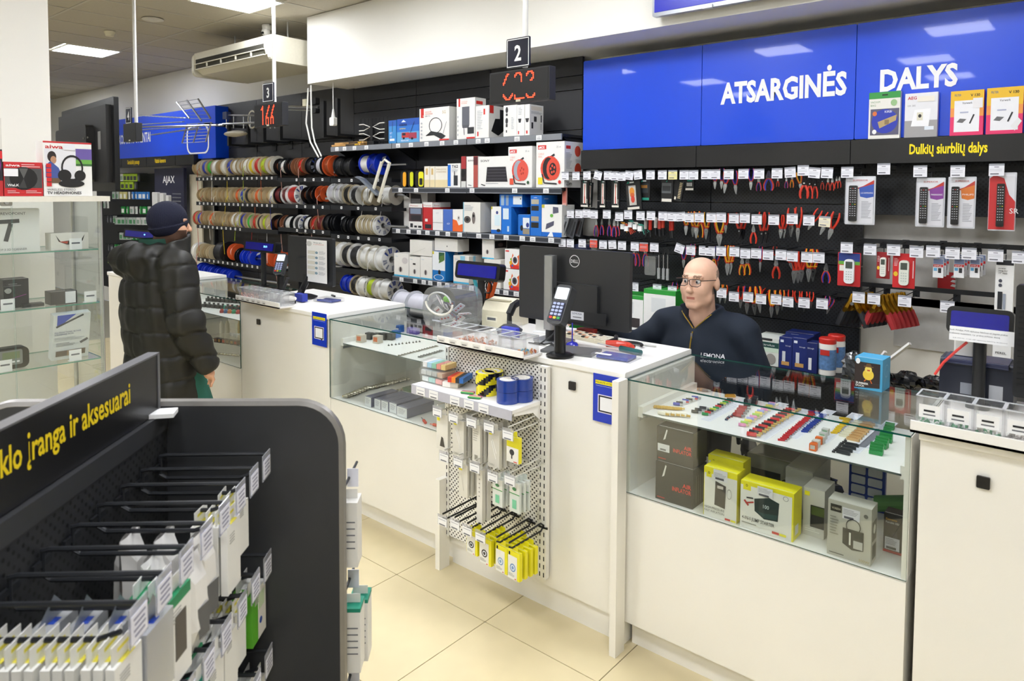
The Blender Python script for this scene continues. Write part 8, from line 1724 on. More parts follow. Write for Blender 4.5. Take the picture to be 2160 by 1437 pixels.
def g_pack(b, z, n, w, h, t, style, label, first=0.03, gap=0.006, bag=False):
 """n packs hung along one hook, printed faces towards the aisle"""
 key = (w, h, t, style)
 if key not in GC:
  m = MB(); W_ = M('#efeee9', 0.5, var=0.02)
  if style == 'bag':
   V = []
   for (u, th) in ((0, 0.2), (0.25, 1), (0.7, 1.2), (1, 0.1)):
    for (v, k) in ((-0.5, 0.1), (-0.25, 0.9), (0.25, 1), (0.5, 0.1)): V.append((t * th * k, v * w * (1 - 0.08 * u), -h * u));
   for (u, th) in ((0, 0.2), (0.25, 1), (0.7, 1.2), (1, 0.1)):
    for (v, k) in ((-0.5, 0.1), (-0.25, 0.9), (0.25, 1), (0.5, 0.1)): V.append((-t * th * k, v * w * (1 - 0.08 * u), -h * u))
   F = [(r * 4 + c, r * 4 + c + 1, r * 4 + c + 5, r * 4 + c + 4) for r in range(3) for c in range(3)]
   F += [tuple(16 + i for i in f[::-1]) for f in F]
   m.add(V, F, M('#eceae6', 0.3, var=0.03)); m.add([(t * 1.02, -0.2 * w, -h * 0.5), (t * 1.3, 0.25 * w, -h * 0.5), (t * 1.3, 0.2 * w, -h * 0.8), (t * 1.1, -0.2 * w, -h * 0.8)], [(0, 1, 2, 3)], M('#57585a', 0.5))
   m.box((0, 0, -h), (t * 0.6, w * 0.8, 0.006), M('#1d8a5a', 0.5))
  elif style == 'grey':
   m.box((0, 0, -h / 2 - 0.02), (t, w, h), M_clear('antistatic bag', (0.55, 0.58, 0.62), 0.25, 0.12, 0.35)); m.add([(0, -w / 2, -0.02), (0, w / 2, -0.02), (0, w * 0.1, 0.02)], [(0, 1, 2)], M('#8a9096', 0.3, 0.4)); m.box((0.0, 0, -h * 0.5), (t * 0.6, w * 0.25, h * 0.7), M('#1d3fa0', 0.4))
  else:
   body = W_
   m.box((0, 0, -h / 2 - 0.022), (t, w, h), body)
   m.box((0, 0, -0.008), (0.0012, w * 0.9, 0.032), W_)
   if style in ('ytab', 'ybox'): m.box((0, 0, -0.004), (0.0018, w * 0.5, 0.006), M('#e8dc4a', 0.5)); m.box((0.0, 0, -0.0225), (t * 1.01, w * 0.5, 0.002), M('#e8dc4a', 0.5))
   if style == 'green': m.box((0, 0, -0.03), (t * 1.01, w * 1.005, 0.02), M('#168a58', 0.5)); m.box((t / 2 + 0.0006, 0, -h * 0.62), (0.001, w * 0.5, h * 0.5), M('#4a4440', 0.4))
   if style == 'lime': m.box((0, -w * 0.3, -h / 2 - 0.022), (t * 1.01, w * 0.41, h * 1.002), M('#5cae2c', 0.45)); m.box((t / 2 + 0.0006, w * 0.15, -h * 0.45), (0.001, w * 0.4, h * 0.3), M('#d4e6c4', 0.5)); m.cyl((t / 2, w * 0.1, -h * 0.85), (t / 2 + 0.001, w * 0.1, -h * 0.85), 0.008, M('#2a50a8', 0.5), n=10)
   if style == 'gtop': m.box((0, 0, -0.028), (t * 1.01, w * 1.005, 0.014), M('#168a70', 0.5)); m.box((t / 2 + 0.0006, 0.1 * w, -h * 0.5), (0.001, w * 0.5, h * 0.02), GREYINK)
   if style == 'brown': m.box((0, 0, -0.035), (t * 1.01, w * 1.005, 0.03), M('#8a847a', 0.5))
   for q in range(4): m.box((t / 2 + 0.0006, -w * 0.15, -h * (0.3 + 0.04 * q)), (0.0008, w * 0.35, 0.0022), M('#b9b7b0', 0.7))
  GC[key] = m.mesh('hanging_pack')
 for k in range(n):
  o = put(GC[key], 'hanging_pack', None, tuple(G(AP + HL - first - (t + gap) * k, b, z - 0.002)), GA + 0.05 * ((k * 31) % 3 - 1))
  tag(o, label, 'pack', label.split(' hung')[0] + 's')
bs = [1.700, 1.612, 1.525, 1.432, 1.342, 1.252, 1.165, 1.08]
ZR1, ZR2, ZR3 = 1.205, 0.955, 0.715
for k, b in enumerate(bs): g_hook(b, ZR1, 'top row')
for k, b in enumerate(bs[:7]): g_hook(b, ZR2, 'second row')
for k, b in enumerate(bs[:6]): g_hook(b, ZR3, 'third row')
g_pack(bs[1], ZR1, 3, 0.062, 0.115, 0.014, 'ytab', 'slim white box with a yellow tab hung near the end panel')
g_pack(bs[2], ZR1, 4, 0.066, 0.150, 0.015, 'ybox', 'tall white box with a yellow tab hung in the top row', 0.02)
g_pack(bs[3], ZR1, 3, 0.088, 0.21, 0.024, 'bag', 'bulging white pouch hung in the top row', 0.05, 0.045)
g_pack(bs[4], ZR1, 2, 0.086, 0.20, 0.022, 'bag', 'white pouch with a green hem hung in the top row', 0.03, 0.05)
g_pack(bs[5], ZR1, 3, 0.078, 0.16, 0.022, 'green', 'white power bank box with a green top hung in the top row', 0.02)
g_pack(bs[6], ZR1, 4, 0.085, 0.13, 0.034, 'grey', 'grey antistatic bag with a blue card hung in the top row', 0.02, 0.02)
g_pack(bs[7], ZR1, 11, 0.075, 0.13, 0.014, 'ytab', 'thin white box with a yellow slot hung in the nearest stack', 0.02)
g_pack(bs[0], ZR2, 2, 0.085, 0.125, 0.024, 'lime', 'white and lime green box hung in the second row', 0.03)
g_pack(bs[1], ZR2, 3, 0.06, 0.13, 0.016, 'ytab', 'white box with a yellow spot hung in the second row', 0.04)
g_pack(bs[2], ZR2, 4, 0.066, 0.13, 0.016, 'plain', 'plain white box hung in the second row', 0.03)
g_pack(bs[3], ZR2, 3, 0.08, 0.14, 0.02, 'plain', 'broad plain white box hung in the second row', 0.03)
g_pack(bs[4], ZR2, 3, 0.085, 0.16, 0.03, 'gtop', 'thick white box with a teal top hung in the second row', 0.03)
g_pack(bs[5], ZR2, 3, 0.085, 0.16, 0.03, 'brown', 'thick white box with a brown top hung in the second row', 0.03)
g_pack(bs[0], ZR3, 3, 0.075, 0.13, 0.02, 'plain', 'white box hung low beside the end panel', 0.03)
g_pack(bs[1], ZR3, 3, 0.07, 0.13, 0.02, 'ytab', 'white box with a yellow tab hung in the third row', 0.03)
g_pack(bs[2], ZR3, 3, 0.07, 0.14, 0.02, 'gtop', 'white box with a teal top hung in the third row', 0.03)
# goods hung on the far face of the end panel
for k, (za, w, h, st, lb) in enumerate(((1.10, 0.03, 0.17, 'plain', 'white pack hung on the back of the end panel'), (0.82, 0.045, 0.17, 'gtop', 'white box with a teal top hung behind the end panel'), (0.80, 0.045, 0.17, 'gtop', 'second white box with a teal top hung behind the end panel'), (0.55, 0.04, 0.10, 'plain', 'small white pack hung low behind the end panel'))):
 key = (0.05, h, 0.10, st)
 if key not in GC:
  m = MB(); m.box((0, 0, -h / 2), (0.05, 0.06, h), M('#eceae4', 0.5)); m.box((0, 0, 0.012), (0.04, 0.001, 0.024), WHITE)
  if st == 'gtop': m.box((0, 0, -0.004), (0.0505, 0.0605, 0.010), M('#168a70', 0.5))
  for q in range(5): m.box((0.004, -0.0306, -h * (0.3 + 0.1 * q)), (0.03, 0.0006, 0.003), GREYINK)
  GC[key] = m.mesh('hanging_pack')
 o = put(GC[key], 'hanging_pack', None, tuple(G(AR + 0.012 + 0.006 * k, BE + 0.07 + (0.075 if k == 2 else 0), za)), GA); tag(o, lb, 'pack')
m = MB(); m.cyl((0, 0, 0), (0, 0.22, 0), 0.004, DARKMETAL, n=6); m.box((0.01, 0.11, 0.0), (0.03, 0.002, 0.05), M('#e9e9f2', 0.5))
for k, z in enumerate((1.125, 0.845, 0.575)):
 o = put(m.mesh('peg_hook') if k == 0 else hk2, 'peg_hook', None, tuple(G(AR - 0.004, BE + 0.031, z)), GA); hk2 = o.data
 tag(o, 'short hook on the far face of the gondola end panel', 'hook', 'hooks on the far face of the end panel')
# ------------------------------------------------------------------ left: glass cabinet, column, television
XC = -4.2
y0c, y1c = 0.45, on(221, 600, X=XC).y
CW = M('#e4e0d2', 0.45)
gc = thing('glass_cabinet', 'tall glass display cabinet with cream top and glass shelves', 'display cabinet', (XC, (y0c + y1c) / 2, 0))
cy_ = (y0c + y1c) / 2; dC = 0.44
ztop = on(150, 414, X=XC).z
m = MB(); m.rbox((-dC / 2 + 0.01, 0.01, ztop - 0.014), (dC + 0.03, y1c - y0c + 0.04, 0.028), 0.006, CW, axis=2, n=2); m.build('top', gc)
m = MB(); m.box((-dC / 2, 0, 0.24), (dC, y1c - y0c, 0.48), CW); m.build('base', gc)
for yy in (y0c + 0.012, y1c - 0.012):
 for xx in (-0.012, -dC + 0.012):
  m = MB(); m.cyl((xx, yy - cy_, 0.48), (xx, yy - cy_, ztop - 0.028), 0.011, M('#c9c8c2', 0.3, 0.6), n=12); m.build('post', gc, smooth=True)
shz = [on(212, 526, X=XC).z, on(214, 638, X=XC).z, on(221, 755, X=XC).z]
for z in shz:
 m = MB(); m.box((-dC / 2, 0, z), (dC - 0.03, y1c - y0c - 0.03, 0.006), GLASS, edge=M('#5c9a84', 0.15)); m.build('glass_shelf', gc)
ym_ = on(28, 600, X=XC).y
for a, b in ((y0c + 0.014, ym_), (ym_ + 0.004, y1c - 0.014)):
 m = MB(); m.box((0.0, (a + b) / 2 - cy_, (0.48 + ztop - 0.028) / 2), (0.005, b - a, ztop - 0.028 - 0.48 - 0.002), GLASS, edge=M('#9ab8ac', 0.2)); m.build('door_pane', gc)
m = MB(); m.box((-dC / 2, y1c - cy_ - 0.004, (0.48 + ztop - 0.028) / 2), (dC - 0.03, 0.005, ztop - 0.51), GLASS, edge=M('#9ab8ac', 0.2)); m.build('side_pane', gc)
q = on(12, 427, X=XC)
m = MB(); m.rbox((0.006, q.y - cy_, q.z), (0.012, 0.05, 0.036), 0.008, M('#b9b9b4', 0.25, 0.9), axis=0); m.cyl((0.012, q.y - cy_, q.z), (0.02, q.y - cy_, q.z), 0.010, CHROME, n=12); m.build('lock', gc)
def side_carton(name, label, px, yt, yb, depth, z, x=XC - 0.02, **kw):
 a, b = on(px[0], yb, X=x), on(px[1], yb, X=x); t = on(px[0], yt, X=x)
 return carton(name, label, (x - depth / 2, (a.y + b.y) / 2, z), (b.y - a.y, depth, t.z - z), rz=math.pi / 2, **kw)
RDB = '#c62a2e'
side_carton('headphone_box', 'large white and red headphone carton on the cabinet', (93, 195), 297, 408, 0.11, ztop + 0.001, x=XC + 0.005, front=[('r', 0, 0.97, 1, 1, RDB), ('t', 0.04, 0.87, 0.07, 'aiwa', RDB, {'w': 0.36, 'bold': 0.02}), ('r', 0.02, 0.26, 0.66, 0.86, '#e2e2e6'), ('r', 0.66, 0.56, 1, 0.88, '#3f6a3a'), ('r', 0.66, 0.68, 1, 0.88, '#6a58a0'), ('r', 0.66, 0.6, 1, 0.68, '#6fae4a'), ('e', 0.17, 0.72, 0.09, 0.10, '#2c2420'), ('e', 0.2, 0.66, 0.06, 0.07, '#b88a6a'), ('p', [(0.04, 0.34), (0.04, 0.56), (0.14, 0.64), (0.3, 0.52), (0.36, 0.4), (0.3, 0.3)], '#46589a'), ('r', 0.06, 0.24, 0.34, 0.33, '#6a5540'), ('o', 0.58, 0.52, 0.23, 0.24, 0.16, '#1e1d1d'), ('e', 0.42, 0.38, 0.14, 0.11, '#1b1a1a'), ('e', 0.74, 0.38, 0.12, 0.10, '#1b1a1a'), ('e', 0.56, 0.23, 0.27, 0.07, '#201f1f'), ('t', 0.06, 0.10, 0.04, 'WIRELESS STEREO', '#4a4a4a', {'w': 0.58}), ('t', 0.06, 0.035, 0.05, 'TV HEADPHONES', '#141414', {'w': 0.7, 'bold': 0.02}), *[('r', 0.05, 0.52 - 0.085 * k, 0.15, 0.59 - 0.085 * k, '#d02a2c') for k in range(5)], ('r', 0.4, 0.85, 0.64, 0.95, '#e8e8ee')], side=[('lines', 0.1, 0.9, 0.8, 0.03, 8, '#c8c8cc')])
side_carton('cd_player_box', 'red and black portable CD player carton on the cabinet', (9, 91), 341, 408, 0.10, ztop + 0.001, x=XC + 0.01, body=RDB, front=[('r', 0.02, 0.24, 0.98, 0.82, '#4a4a4a'), ('e', 0.5, 0.52, 0.36, 0.34, '#161616'), ('p', [(0.5, 0.52), (0.38, 0.82), (0.62, 0.82)], '#5a5a58'), ('p', [(0.5, 0.52), (0.36, 0.24), (0.58, 0.24)], '#3a3a3a'), ('t', 0.05, 0.87, 0.07, 'aiwa', '#f4e8e8', {'w': 0.36, 'bold': 0.02}), ('lines', 0.45, 0.94, 0.48, 0.06, 2, '#f0b8b8'), ('t', 0.08, 0.29, 0.07, 'WaLK', '#f0f0f0', {'w': 0.3, 'bold': 0.02}), ('r', 0.0, 0.58, 0.36, 0.8, '#ececf0'), ('lines', 0.08, 0.16, 0.3, 0.05, 2, '#f0c0c0'), ('lines', 0.55, 0.16, 0.4, 0.05, 2, '#f0c0c0')])
side_carton('speaker_box', 'dark and red carton cut by the frame on the cabinet', (-60, 7), 245, 408, 0.12, ztop + 0.001, x=XC + 0.01, body='#26252a', front=[('r', 0, 0.6, 1, 1, '#dcd8d0'), ('r', 0, 0.0, 1, 0.2, '#b8282c'), ('o', 0.6, 0.4, 0.35, 0.18, 0.3, '#7a2a8a'), ('r', 0.5, 0.48, 1, 0.58, '#d02a2c')])
sz1, sz2, sz3 = [z + 0.0035 for z in shz]
side_carton('scanner_box', 'white carton picturing a handheld 3D scanner', (-30, 85), 441, 534, 0.08, sz1, x=XC - 0.05, body='#e9e8e4', front=[('t', 0.28, 0.86, 0.06, 'REVOPOINT', '#2a2a2c', {'w': 0.46}), ('l', 0.2, 0.70, 0.62, 0.72, 0.09, '#3a3a3a'), ('l', 0.46, 0.66, 0.36, 0.26, 0.09, '#454545'), ('l', 0.44, 0.68, 0.47, 0.6, 0.05, '#2a2a2a'), ('t', 0.2, 0.05, 0.05, 'POP 3 3D SCANNER', '#8a8a88', {'w': 0.55})])
side_carton('glasses_box', 'white carton picturing red lensed protective glasses', (108, 187), 493, 528, 0.09, sz1, x=XC - 0.06, body='#e6e2da', front=[('p', [(0.12, 0.9), (0.2, 0.5), (0.42, 0.3), (0.62, 0.3), (0.84, 0.5), (0.9, 0.9), (0.78, 0.5), (0.5, 0.55), (0.25, 0.5)], '#2a2422'), ('p', [(0.2, 0.5), (0.42, 0.36), (0.46, 0.5)], '#c8442e'), ('p', [(0.58, 0.5), (0.62, 0.36), (0.82, 0.5)], '#c8442e')])
side_carton('pen_set_box', 'black carton with a magenta line on the middle glass shelf', (8, 62), 591, 660, 0.10, sz2, x=XC - 0.10, body='#1d1a1c', front=[('lines', 0.2, 0.85, 0.5, 0.06, 2, '#8a8688'), ('l', 0.1, 0.3, 0.9, 0.45, 0.02, '#a83a9a')])
side_carton('device_box', 'low black box with a price card on the middle shelf', (107, 163), 617, 645, 0.09, sz2, x=XC - 0.06, body='#1c1a1b', front=[('r', 0.55, 0.05, 0.95, 0.95, '#e8e8ea')])
ob = side_carton('soldering_iron_box', 'white and blue carton picturing a butane soldering iron', (108, 186), 660, 748, 0.05, sz3 + 0.008, x=XC - 0.10, body='#dfe2e2', front=[('p', [(0.1, 0.72), (0.6, 1.0), (0.1, 1.0)], '#2a48b8'), ('l', 0.08, 0.74, 0.8, 0.97, 0.04, '#3a3a40'), ('t', 0.05, 0.6, 0.035, 'MULTIFUNCTIONAL BUTANE', '#2a3a7a', {'w': 0.7}), ('t', 0.05, 0.555, 0.035, 'SOLDERING IRON', '#2a3a7a', {'w': 0.5}), ('lines', 0.05, 0.5, 0.8, 0.03, 3, '#b0b4b8'), ('l', 0.75, 0.34, 0.95, 0.42, 0.05, '#5a5a5c'), ('lines', 0.1, 0.38, 0.5, 0.03, 3, '#8a8c90'), ('r', 0.1, 0.08, 0.9, 0.2, '#6a5a4a'), ('r', 0.4, 0.08, 0.6, 0.2, '#9a8060')])
ob.rotation_euler = (0.22, 0, math.pi / 2)
q = on(22, 760, X=XC - 0.08)
t = thing('battery_tester', 'grey handheld meter with a green screen on the lowest shelf', 'meter', (XC - 0.10, q.y, sz3), math.pi / 2)
m = MB(); m.rbox((0, 0, 0.055), (0.16, 0.06, 0.11), 0.03, M('#2e2d2c', 0.45), axis=1); m.build('case', t)
m = MB(); m.rbox((0, -0.031, 0.06), (0.10, 0.006, 0.075), 0.008, M('#8a8c88', 0.4), axis=1); m.build('face', t); m = MB(); m.box((0, -0.0345, 0.072), (0.075, 0.002, 0.035), M('#7f8a68', 0.3)); m.build('screen', t)
for k in range(4):
 m = MB(); m.box((-0.03 + 0.02 * k, -0.0345, 0.038), (0.012, 0.002, 0.008), PAPER); m.build('button', t)
q = on(15, 640, X=XC - 0.05)
t = thing('action_camera', 'small black camera on a clamp on the middle glass shelf', 'camera', (XC - 0.06, q.y, sz2), math.pi / 2)
m = MB(); m.rbox((0, 0, 0.03), (0.06, 0.05, 0.06), 0.01, BLACKM, axis=1); m.box((0, 0.0, 0.09), (0.03, 0.03, 0.06), BLACKM); m.build('body', t); m = MB(); m.cyl((0.0, -0.025, 0.1), (0, -0.035, 0.1), 0.014, CHROME, n=12); m.build('lens', t)
q = on(70, 650, X=XC - 0.08)
m = MB(); m.rbox((0, 0, 0.008), (0.10, 0.06, 0.016), 0.006, BLACKM, axis=2); tag(m.build('hard_drive', None, (XC - 0.10, q.y, sz2), math.pi / 2), 'flat black device on the middle glass shelf', 'device')
for k, (px, yb_, z, lb) in enumerate(((160, 527, sz1, 'white price card before the glasses carton'), (17, 660, sz2, 'white price card before the black camera'), (191, 640, sz2, 'white price card standing alone on the middle shelf'), (10, 748, sz3, 'white price card beside the handheld meter'), (159, 752, sz3, 'white price card before the soldering iron carton'))):
 q = on(px, yb_, X=XC - 0.03)
 m = MB(); m.box((0, 0, 0.030), (0.06, 0.002, 0.06), PAPER); m.box((0, -0.0014, 0.035), (0.04, 0.0005, 0.008), GREYINK); m.box((0, 0.012, 0.001), (0.06, 0.025, 0.002), PAPER)
 tag(m.build('price_card', None, (XC - 0.03, q.y, z), math.pi / 2), lb, 'price card')
# white column behind the cabinet
kc = on(103, 100, Y=1.5).x
m = MB(); m.span((kc - 0.75, 0.7, 0), (kc, 1.5, ZCEIL - 0.002), M('#f0ede4', 0.7, var=0.015, scale=3)); struct(m.build('trim_2'))
# television seen from behind, bracketed to the column
YT = 1.86
a, b = on(236, 300, Y=YT), on(236, 404, Y=YT)
zt1, zt0 = on(222, 205, Y=YT).z, on(243, 404, Y=YT).z
tv2 = thing('television', 'black television seen from behind beside the white column', 'television', (a.x, YT, zt0), -0.09)
w = 1.35; h = zt1 - zt0
m = MB(); m.rbox((-w / 2, 0.03, h / 2), (w, 0.03, h), 0.01, BLACKP, axis=1, n=2); m.build('screen_frame', tv2)
m = MB(); pr_ = [(-w + 0.06, 0.06), (-0.05, 0.06), (-0.05, h - 0.05), (-w + 0.06, h - 0.05)]
m.prism(pr_, -0.02, 0.016, M('#232222', 0.45)); rs2 = m.build('rear_shell', tv2)
m = MB(); m.rbox((-w * 0.55, -0.045, h * 0.42), (w * 0.62, 0.05, h * 0.62), 0.03, M('#1f1e1e', 0.5), axis=1); m.build('rear_housing', tv2)
m = MB(); m.box((-0.20, -0.0215, h * 0.55), (0.06, 0.002, 0.12), M('#9a9896', 0.5)); m.build('rating_label', rs2)
for dx in (-0.36, -0.26):
 m = MB(); m.cyl((dx, -0.07, h * 0.58), (dx, -0.078, h * 0.58), 0.008, CHROME, n=8); m.build('screw', rs2)
m = MB(); m.box((-0.6, -0.2, h * 0.4), (0.06, 0.34, 0.06), BLACKM); m.build('wall_bracket', tv2)
# ------------------------------------------------------------------ far aisle: packets on hooks, alarm board
m = MB(); x0, x1 = on(205, 450, Y=YW).x, on(336, 450, Y=YW).x
m.span((0, 0, 0.3), (x1 - x0, 0.03, 2.13), M('#15161a', 0.6)); tag(m.build('packet_board', None, (x0, YW, 0)), 'dark hook board of packets in the far aisle', 'board')
a, b, c = on(328, 470, Y=4.42), on(389, 470, Y=4.42), on(389, 354, Y=4.42)
t = thing('alarm_board', 'navy demonstration board with white alarm sensors in the far aisle', 'board', ((a.x + b.x) / 2, 4.42, 0.0))
w, zt_ = b.x - a.x, c.z
m = MB(); m.box((0, 0.02, zt_ / 2), (w, 0.04, zt_), M('#1d1f3a', 0.45)); m.build('board', t)
m = MB(); letters(m, 'AJAX', 0.0, zt_ - 0.2, 0.10, WLET, y=-0.002, width=0.36, bold=0.01, align='C')
for k in range(8): m.box((w * 0.26, -0.001, zt_ - 0.35 - 0.05 * k), (w * 0.28, 0.001, 0.012), GREYINK)
m.build('print', t)
for dx, dz, sw_, sh_ in ((-0.36, 0.45, 0.17, 0.24), (-0.14, 0.45, 0.12, 0.22), (0.03, 0.46, 0.08, 0.18), (-0.36, 0.86, 0.10, 0.3), (-0.24, 0.86, 0.12, 0.32), (-0.05, 0.86, 0.16, 0.38), (0.13, 0.86, 0.05, 0.14)):
 m = MB(); m.rbox((dx, -0.02, zt_ - dz), (sw_, 0.04, sh_), 0.02, M('#d8d7d4', 0.5), axis=1); m.build('sensor', t)
PKC = {'lime': ('#a8c832', '#3a3d40'), 'blue': ('#2f7ac8', '#e8e8e8'), 'green': ('#1e8a3a', '#e8e8e4'), 'white': ('#dcdcd8', '#8aa090'), 'clear': ('#b8c0ba', '#4a8a5a'), 'dark': ('#2c2e34', '#8a8c92'), 'yell': ('#d8d08a', '#e8e8e0')}
PKM = {}
for k, (c1, c2) in PKC.items():
 m = MB(); m.box((0, 0, -0.06), (0.09, 0.02, 0.11), M(c1, 0.4)); m.box((0, -0.011, -0.07), (0.06, 0.004, 0.06), M(c2, 0.4)); m.box((0, 0.03, 0.0), (0.01, 0.18, 0.01), HOOKM); PKM[k] = m.mesh('packet')
RP = random.Random(5)
for y, xs_, kinds in ((366, range(246, 292, 7), ('white', 'lime', 'lime', 'dark')), (383, range(246, 290, 9), ('lime', 'lime', 'dark')), (404, range(236, 312, 8), ('clear', 'yell', 'white', 'blue', 'blue', 'blue')), (435, range(256, 316, 9), ('green', 'white', 'green', 'white')), (458, range(240, 312, 8), ('clear', 'clear', 'white')), (490, range(252, 290, 8), ('clear', 'green')), (424, range(216, 224, 7), ('clear', 'white')), (455, range(224, 240, 7), ('dark', 'clear')), (515, range(226, 262, 7), ('dark', 'green', 'clear')), (540, range(226, 250, 7), ('lime', 'white')), (570, range(226, 250, 7), ('dark', 'white'))):
 for i, x in enumerate(xs_):
  p = on(x, y, Y=4.40); k = kinds[(i * len(kinds)) // max(1, len(list(xs_)))]
  o = put(PKM[k], 'packet', None, (p.x, 4.43, p.z), 0.3 * RP.uniform(-1, 1))
  nm = {'lime': 'lime green', 'blue': 'blue', 'green': 'dark green', 'white': 'white', 'clear': 'clear green', 'dark': 'dark', 'yell': 'pale yellow'}[k]
  tag(o, f'{nm} packet hung on the far aisle board', 'packet', f'{nm} packets in the far aisle')
# ------------------------------------------------------------------ people: smooth implicit surfaces turned into one mesh
def seg(P, a, b, r0, r1=None, k=(1, 1, 1)):
 r1 = r0 if r1 is None else r1
 a, b = [np.float32(v) for v in a], [np.float32(v) for v in b]
 d = [b[i] - a[i] for i in range(3)]; L = sum(float(x) ** 2 for x in d) + 1e-9
 t = np.clip(sum((P[i] - a[i]) * d[i] for i in range(3)) / L, 0, 1)
 return np.sqrt(sum(((P[i] - a[i] - t * d[i]) / k[i]) ** 2 for i in range(3))) - (r0 + (r1 - r0) * t)
def ell(P, c, r):
 q = np.sqrt(sum(((P[i] - c[i]) / r[i]) ** 2 for i in range(3)))
 return (q - 1) * min(r)
def smin(a, b, k=0.03):
 h = np.clip(0.5 + 0.5 * (b - a) / k, 0, 1)
 return b + (a - b) * h - k * h * (1 - h)
def nets(fn, lo, hi, s):
 ax = [np.arange(lo[i], hi[i], s, dtype=np.float32) for i in range(3)]
 v = fn(np.meshgrid(*ax, indexing='ij')); n = v.shape
 c = tuple(x - 1 for x in n)
 acc = np.zeros(c + (3,), np.float32); cnt = np.zeros(c, np.float32)
 sl = lambda o: tuple(slice(o[i], o[i] + c[i]) for i in range(3))
 cor = [(i, j, k) for i in (0, 1) for j in (0, 1) for k in (0, 1)]
 for o in cor:
  for d in range(3):
   if o[d]: continue
   p = list(o); p[d] = 1
   a, b = v[sl(o)], v[sl(p)]
   m = (a < 0) != (b < 0)
   t = np.where(m, a / np.where(m, a - b, 1), 0)
   for e in range(3): acc[..., e] += np.where(m, o[e] + (t if e == d else 0), 0)
   cnt += m
 on_ = cnt > 0
 idx = -np.ones(c, int); idx[on_] = np.arange(on_.sum())
 g = np.argwhere(on_)
 V = np.array(lo) + s * (g + acc[on_] / cnt[on_][:, None])
 F = []
 for d in range(3):
  e, f = [(1, 2), (2, 0), (0, 1)][d]
  m = (v < 0)
  a = np.take(m, range(n[d] - 1), d); b = np.take(m, range(1, n[d]), d)
  for flip in (0, 1):
   w = np.argwhere((a & ~b) if flip == 0 else (~a & b))
   w = w[(w[:, e] > 0) & (w[:, f] > 0) & (w[:, e] < c[e]) & (w[:, f] < c[f])]
   q = []
   for de, df in ((0, 0), (1, 0), (1, 1), (0, 1)):
    x = w.copy(); x[:, e] -= de; x[:, f] -= df; q.append(idx[x[:, 0], x[:, 1], x[:, 2]])
   q = np.stack(q, 1)
   F.append(q if flip == 0 else q[:, ::-1])
 F = np.concatenate(F); return V, F[(F >= 0).all(1)]
def skin_mesh(name, fn, lo, hi, s, mats, pick=None, parent=None):
 V, F = nets(fn, lo, hi, s)
 me = bpy.data.meshes.new(name); me.from_pydata(V.tolist(), [], F.tolist())
 for m_ in mats: me.materials.append(m_)
 if pick is not None: me.polygons.foreach_set('material_index', pick(V[F].mean(1)).astype(np.int32))
 me.polygons.foreach_set('use_smooth', np.ones(len(F), bool)); me.update()
 return put(me, name, parent)
def head(P, c, f, yaw=0.0):
 """face looks along f (unit +1 / -1 in y); c = centre of the head"""
 x, y = P[0] - c[0], P[1] - c[1]; cs, sn = math.cos(yaw), math.sin(yaw)
 Q = [x * cs - y * sn, (x * sn + y * cs) * -f, P[2] - c[2]]
 d = smin(ell(Q, (0, 0.018, 0.032), (0.084, 0.102, 0.086)), ell(Q, (0, -0.028, -0.05), (0.071, 0.068, 0.085)), 0.03)
 d = smin(d, seg(Q, (-0.012, -0.072, -0.112), (0.012, -0.072, -0.112), 0.024), 0.02)
 for s in (-1, 1):
  d = smin(smin(d, ell(Q, (s * 0.04, -0.062, -0.035), (0.03, 0.032, 0.036)), 0.02), ell(Q, (s * 0.045, -0.028, -0.085), (0.03, 0.035, 0.03)), 0.02)
  d = smin(d, seg(Q, (s * 0.012, -0.090, 0.028), (s * 0.045, -0.080, 0.027), 0.011), 0.012)
  d = smin(d, ell(Q, (s * 0.086, 0.018, -0.012), (0.012, 0.021, 0.034)), 0.010)
  d = -smin(-d, ell(Q, (s * 0.031, -0.106, 0.006), (0.019, 0.018, 0.0105)), 0.010)
  d = smin(d, ell(Q, (s * 0.010, -0.110, -0.040), (0.010, 0.011, 0.009)), 0.008)
 d = smin(d, seg(Q, (0, -0.092, 0.014), (0, -0.116, -0.034), 0.009, 0.013), 0.010)
 d = smin(d, seg(Q, (-0.02, -0.090, -0.068), (0.02, -0.090, -0.068), 0.008), 0.007); d = smin(d, seg(Q, (-0.017, -0.088, -0.084), (0.017, -0.088, -0.084), 0.009), 0.007)
 d = np.maximum(d, -seg(Q, (-0.024, -0.101, -0.0755), (0.024, -0.101, -0.0755), 0.0028))
 return smin(d, seg(Q, (0, 0.03, -0.08), (0, 0.045, -0.25), 0.062, 0.07), 0.03)
def hand(P, w, dirv, d, s=1):
 """palm and five unequal bent fingers from the wrist w along dirv"""
 w = np.array(w); u = np.array(dirv) / np.linalg.norm(dirv); sd = np.cross(u, (0, 0, 1)); sd = sd / (np.linalg.norm(sd) + 1e-9); dn = np.cross(sd, u)
 o = seg(P, w, w + u * 0.075, 0.026, 0.032)
 for k, L in enumerate((0.065, 0.078, 0.072, 0.056)):
  b = w + u * 0.08 + sd * (k - 1.5) * 0.019; e_ = b + u * L * 0.55 + dn * 0.004; t = e_ + u * L * 0.4 - dn * 0.022
  o = smin(smin(o, seg(P, b, e_, 0.0095, 0.0088), 0.008), seg(P, e_, t, 0.0088, 0.0075), 0.004)
 b = w + u * 0.025 - s * sd * 0.028; e_ = b + u * 0.03 - s * sd * 0.022; t = e_ + u * 0.03 - dn * 0.01
 return smin(d, smin(o, smin(seg(P, b, e_, 0.012, 0.011), seg(P, e_, t, 0.011, 0.009), 0.004), 0.01), 0.012)
SKIN, SKIN2 = M('#e6b89c', 0.5, var=0.05, scale=60), M('#d8a586', 0.5, var=0.05, scale=60)
NAVY = M('#15202f', 0.85, var=0.1, scale=200, bump=0.05)
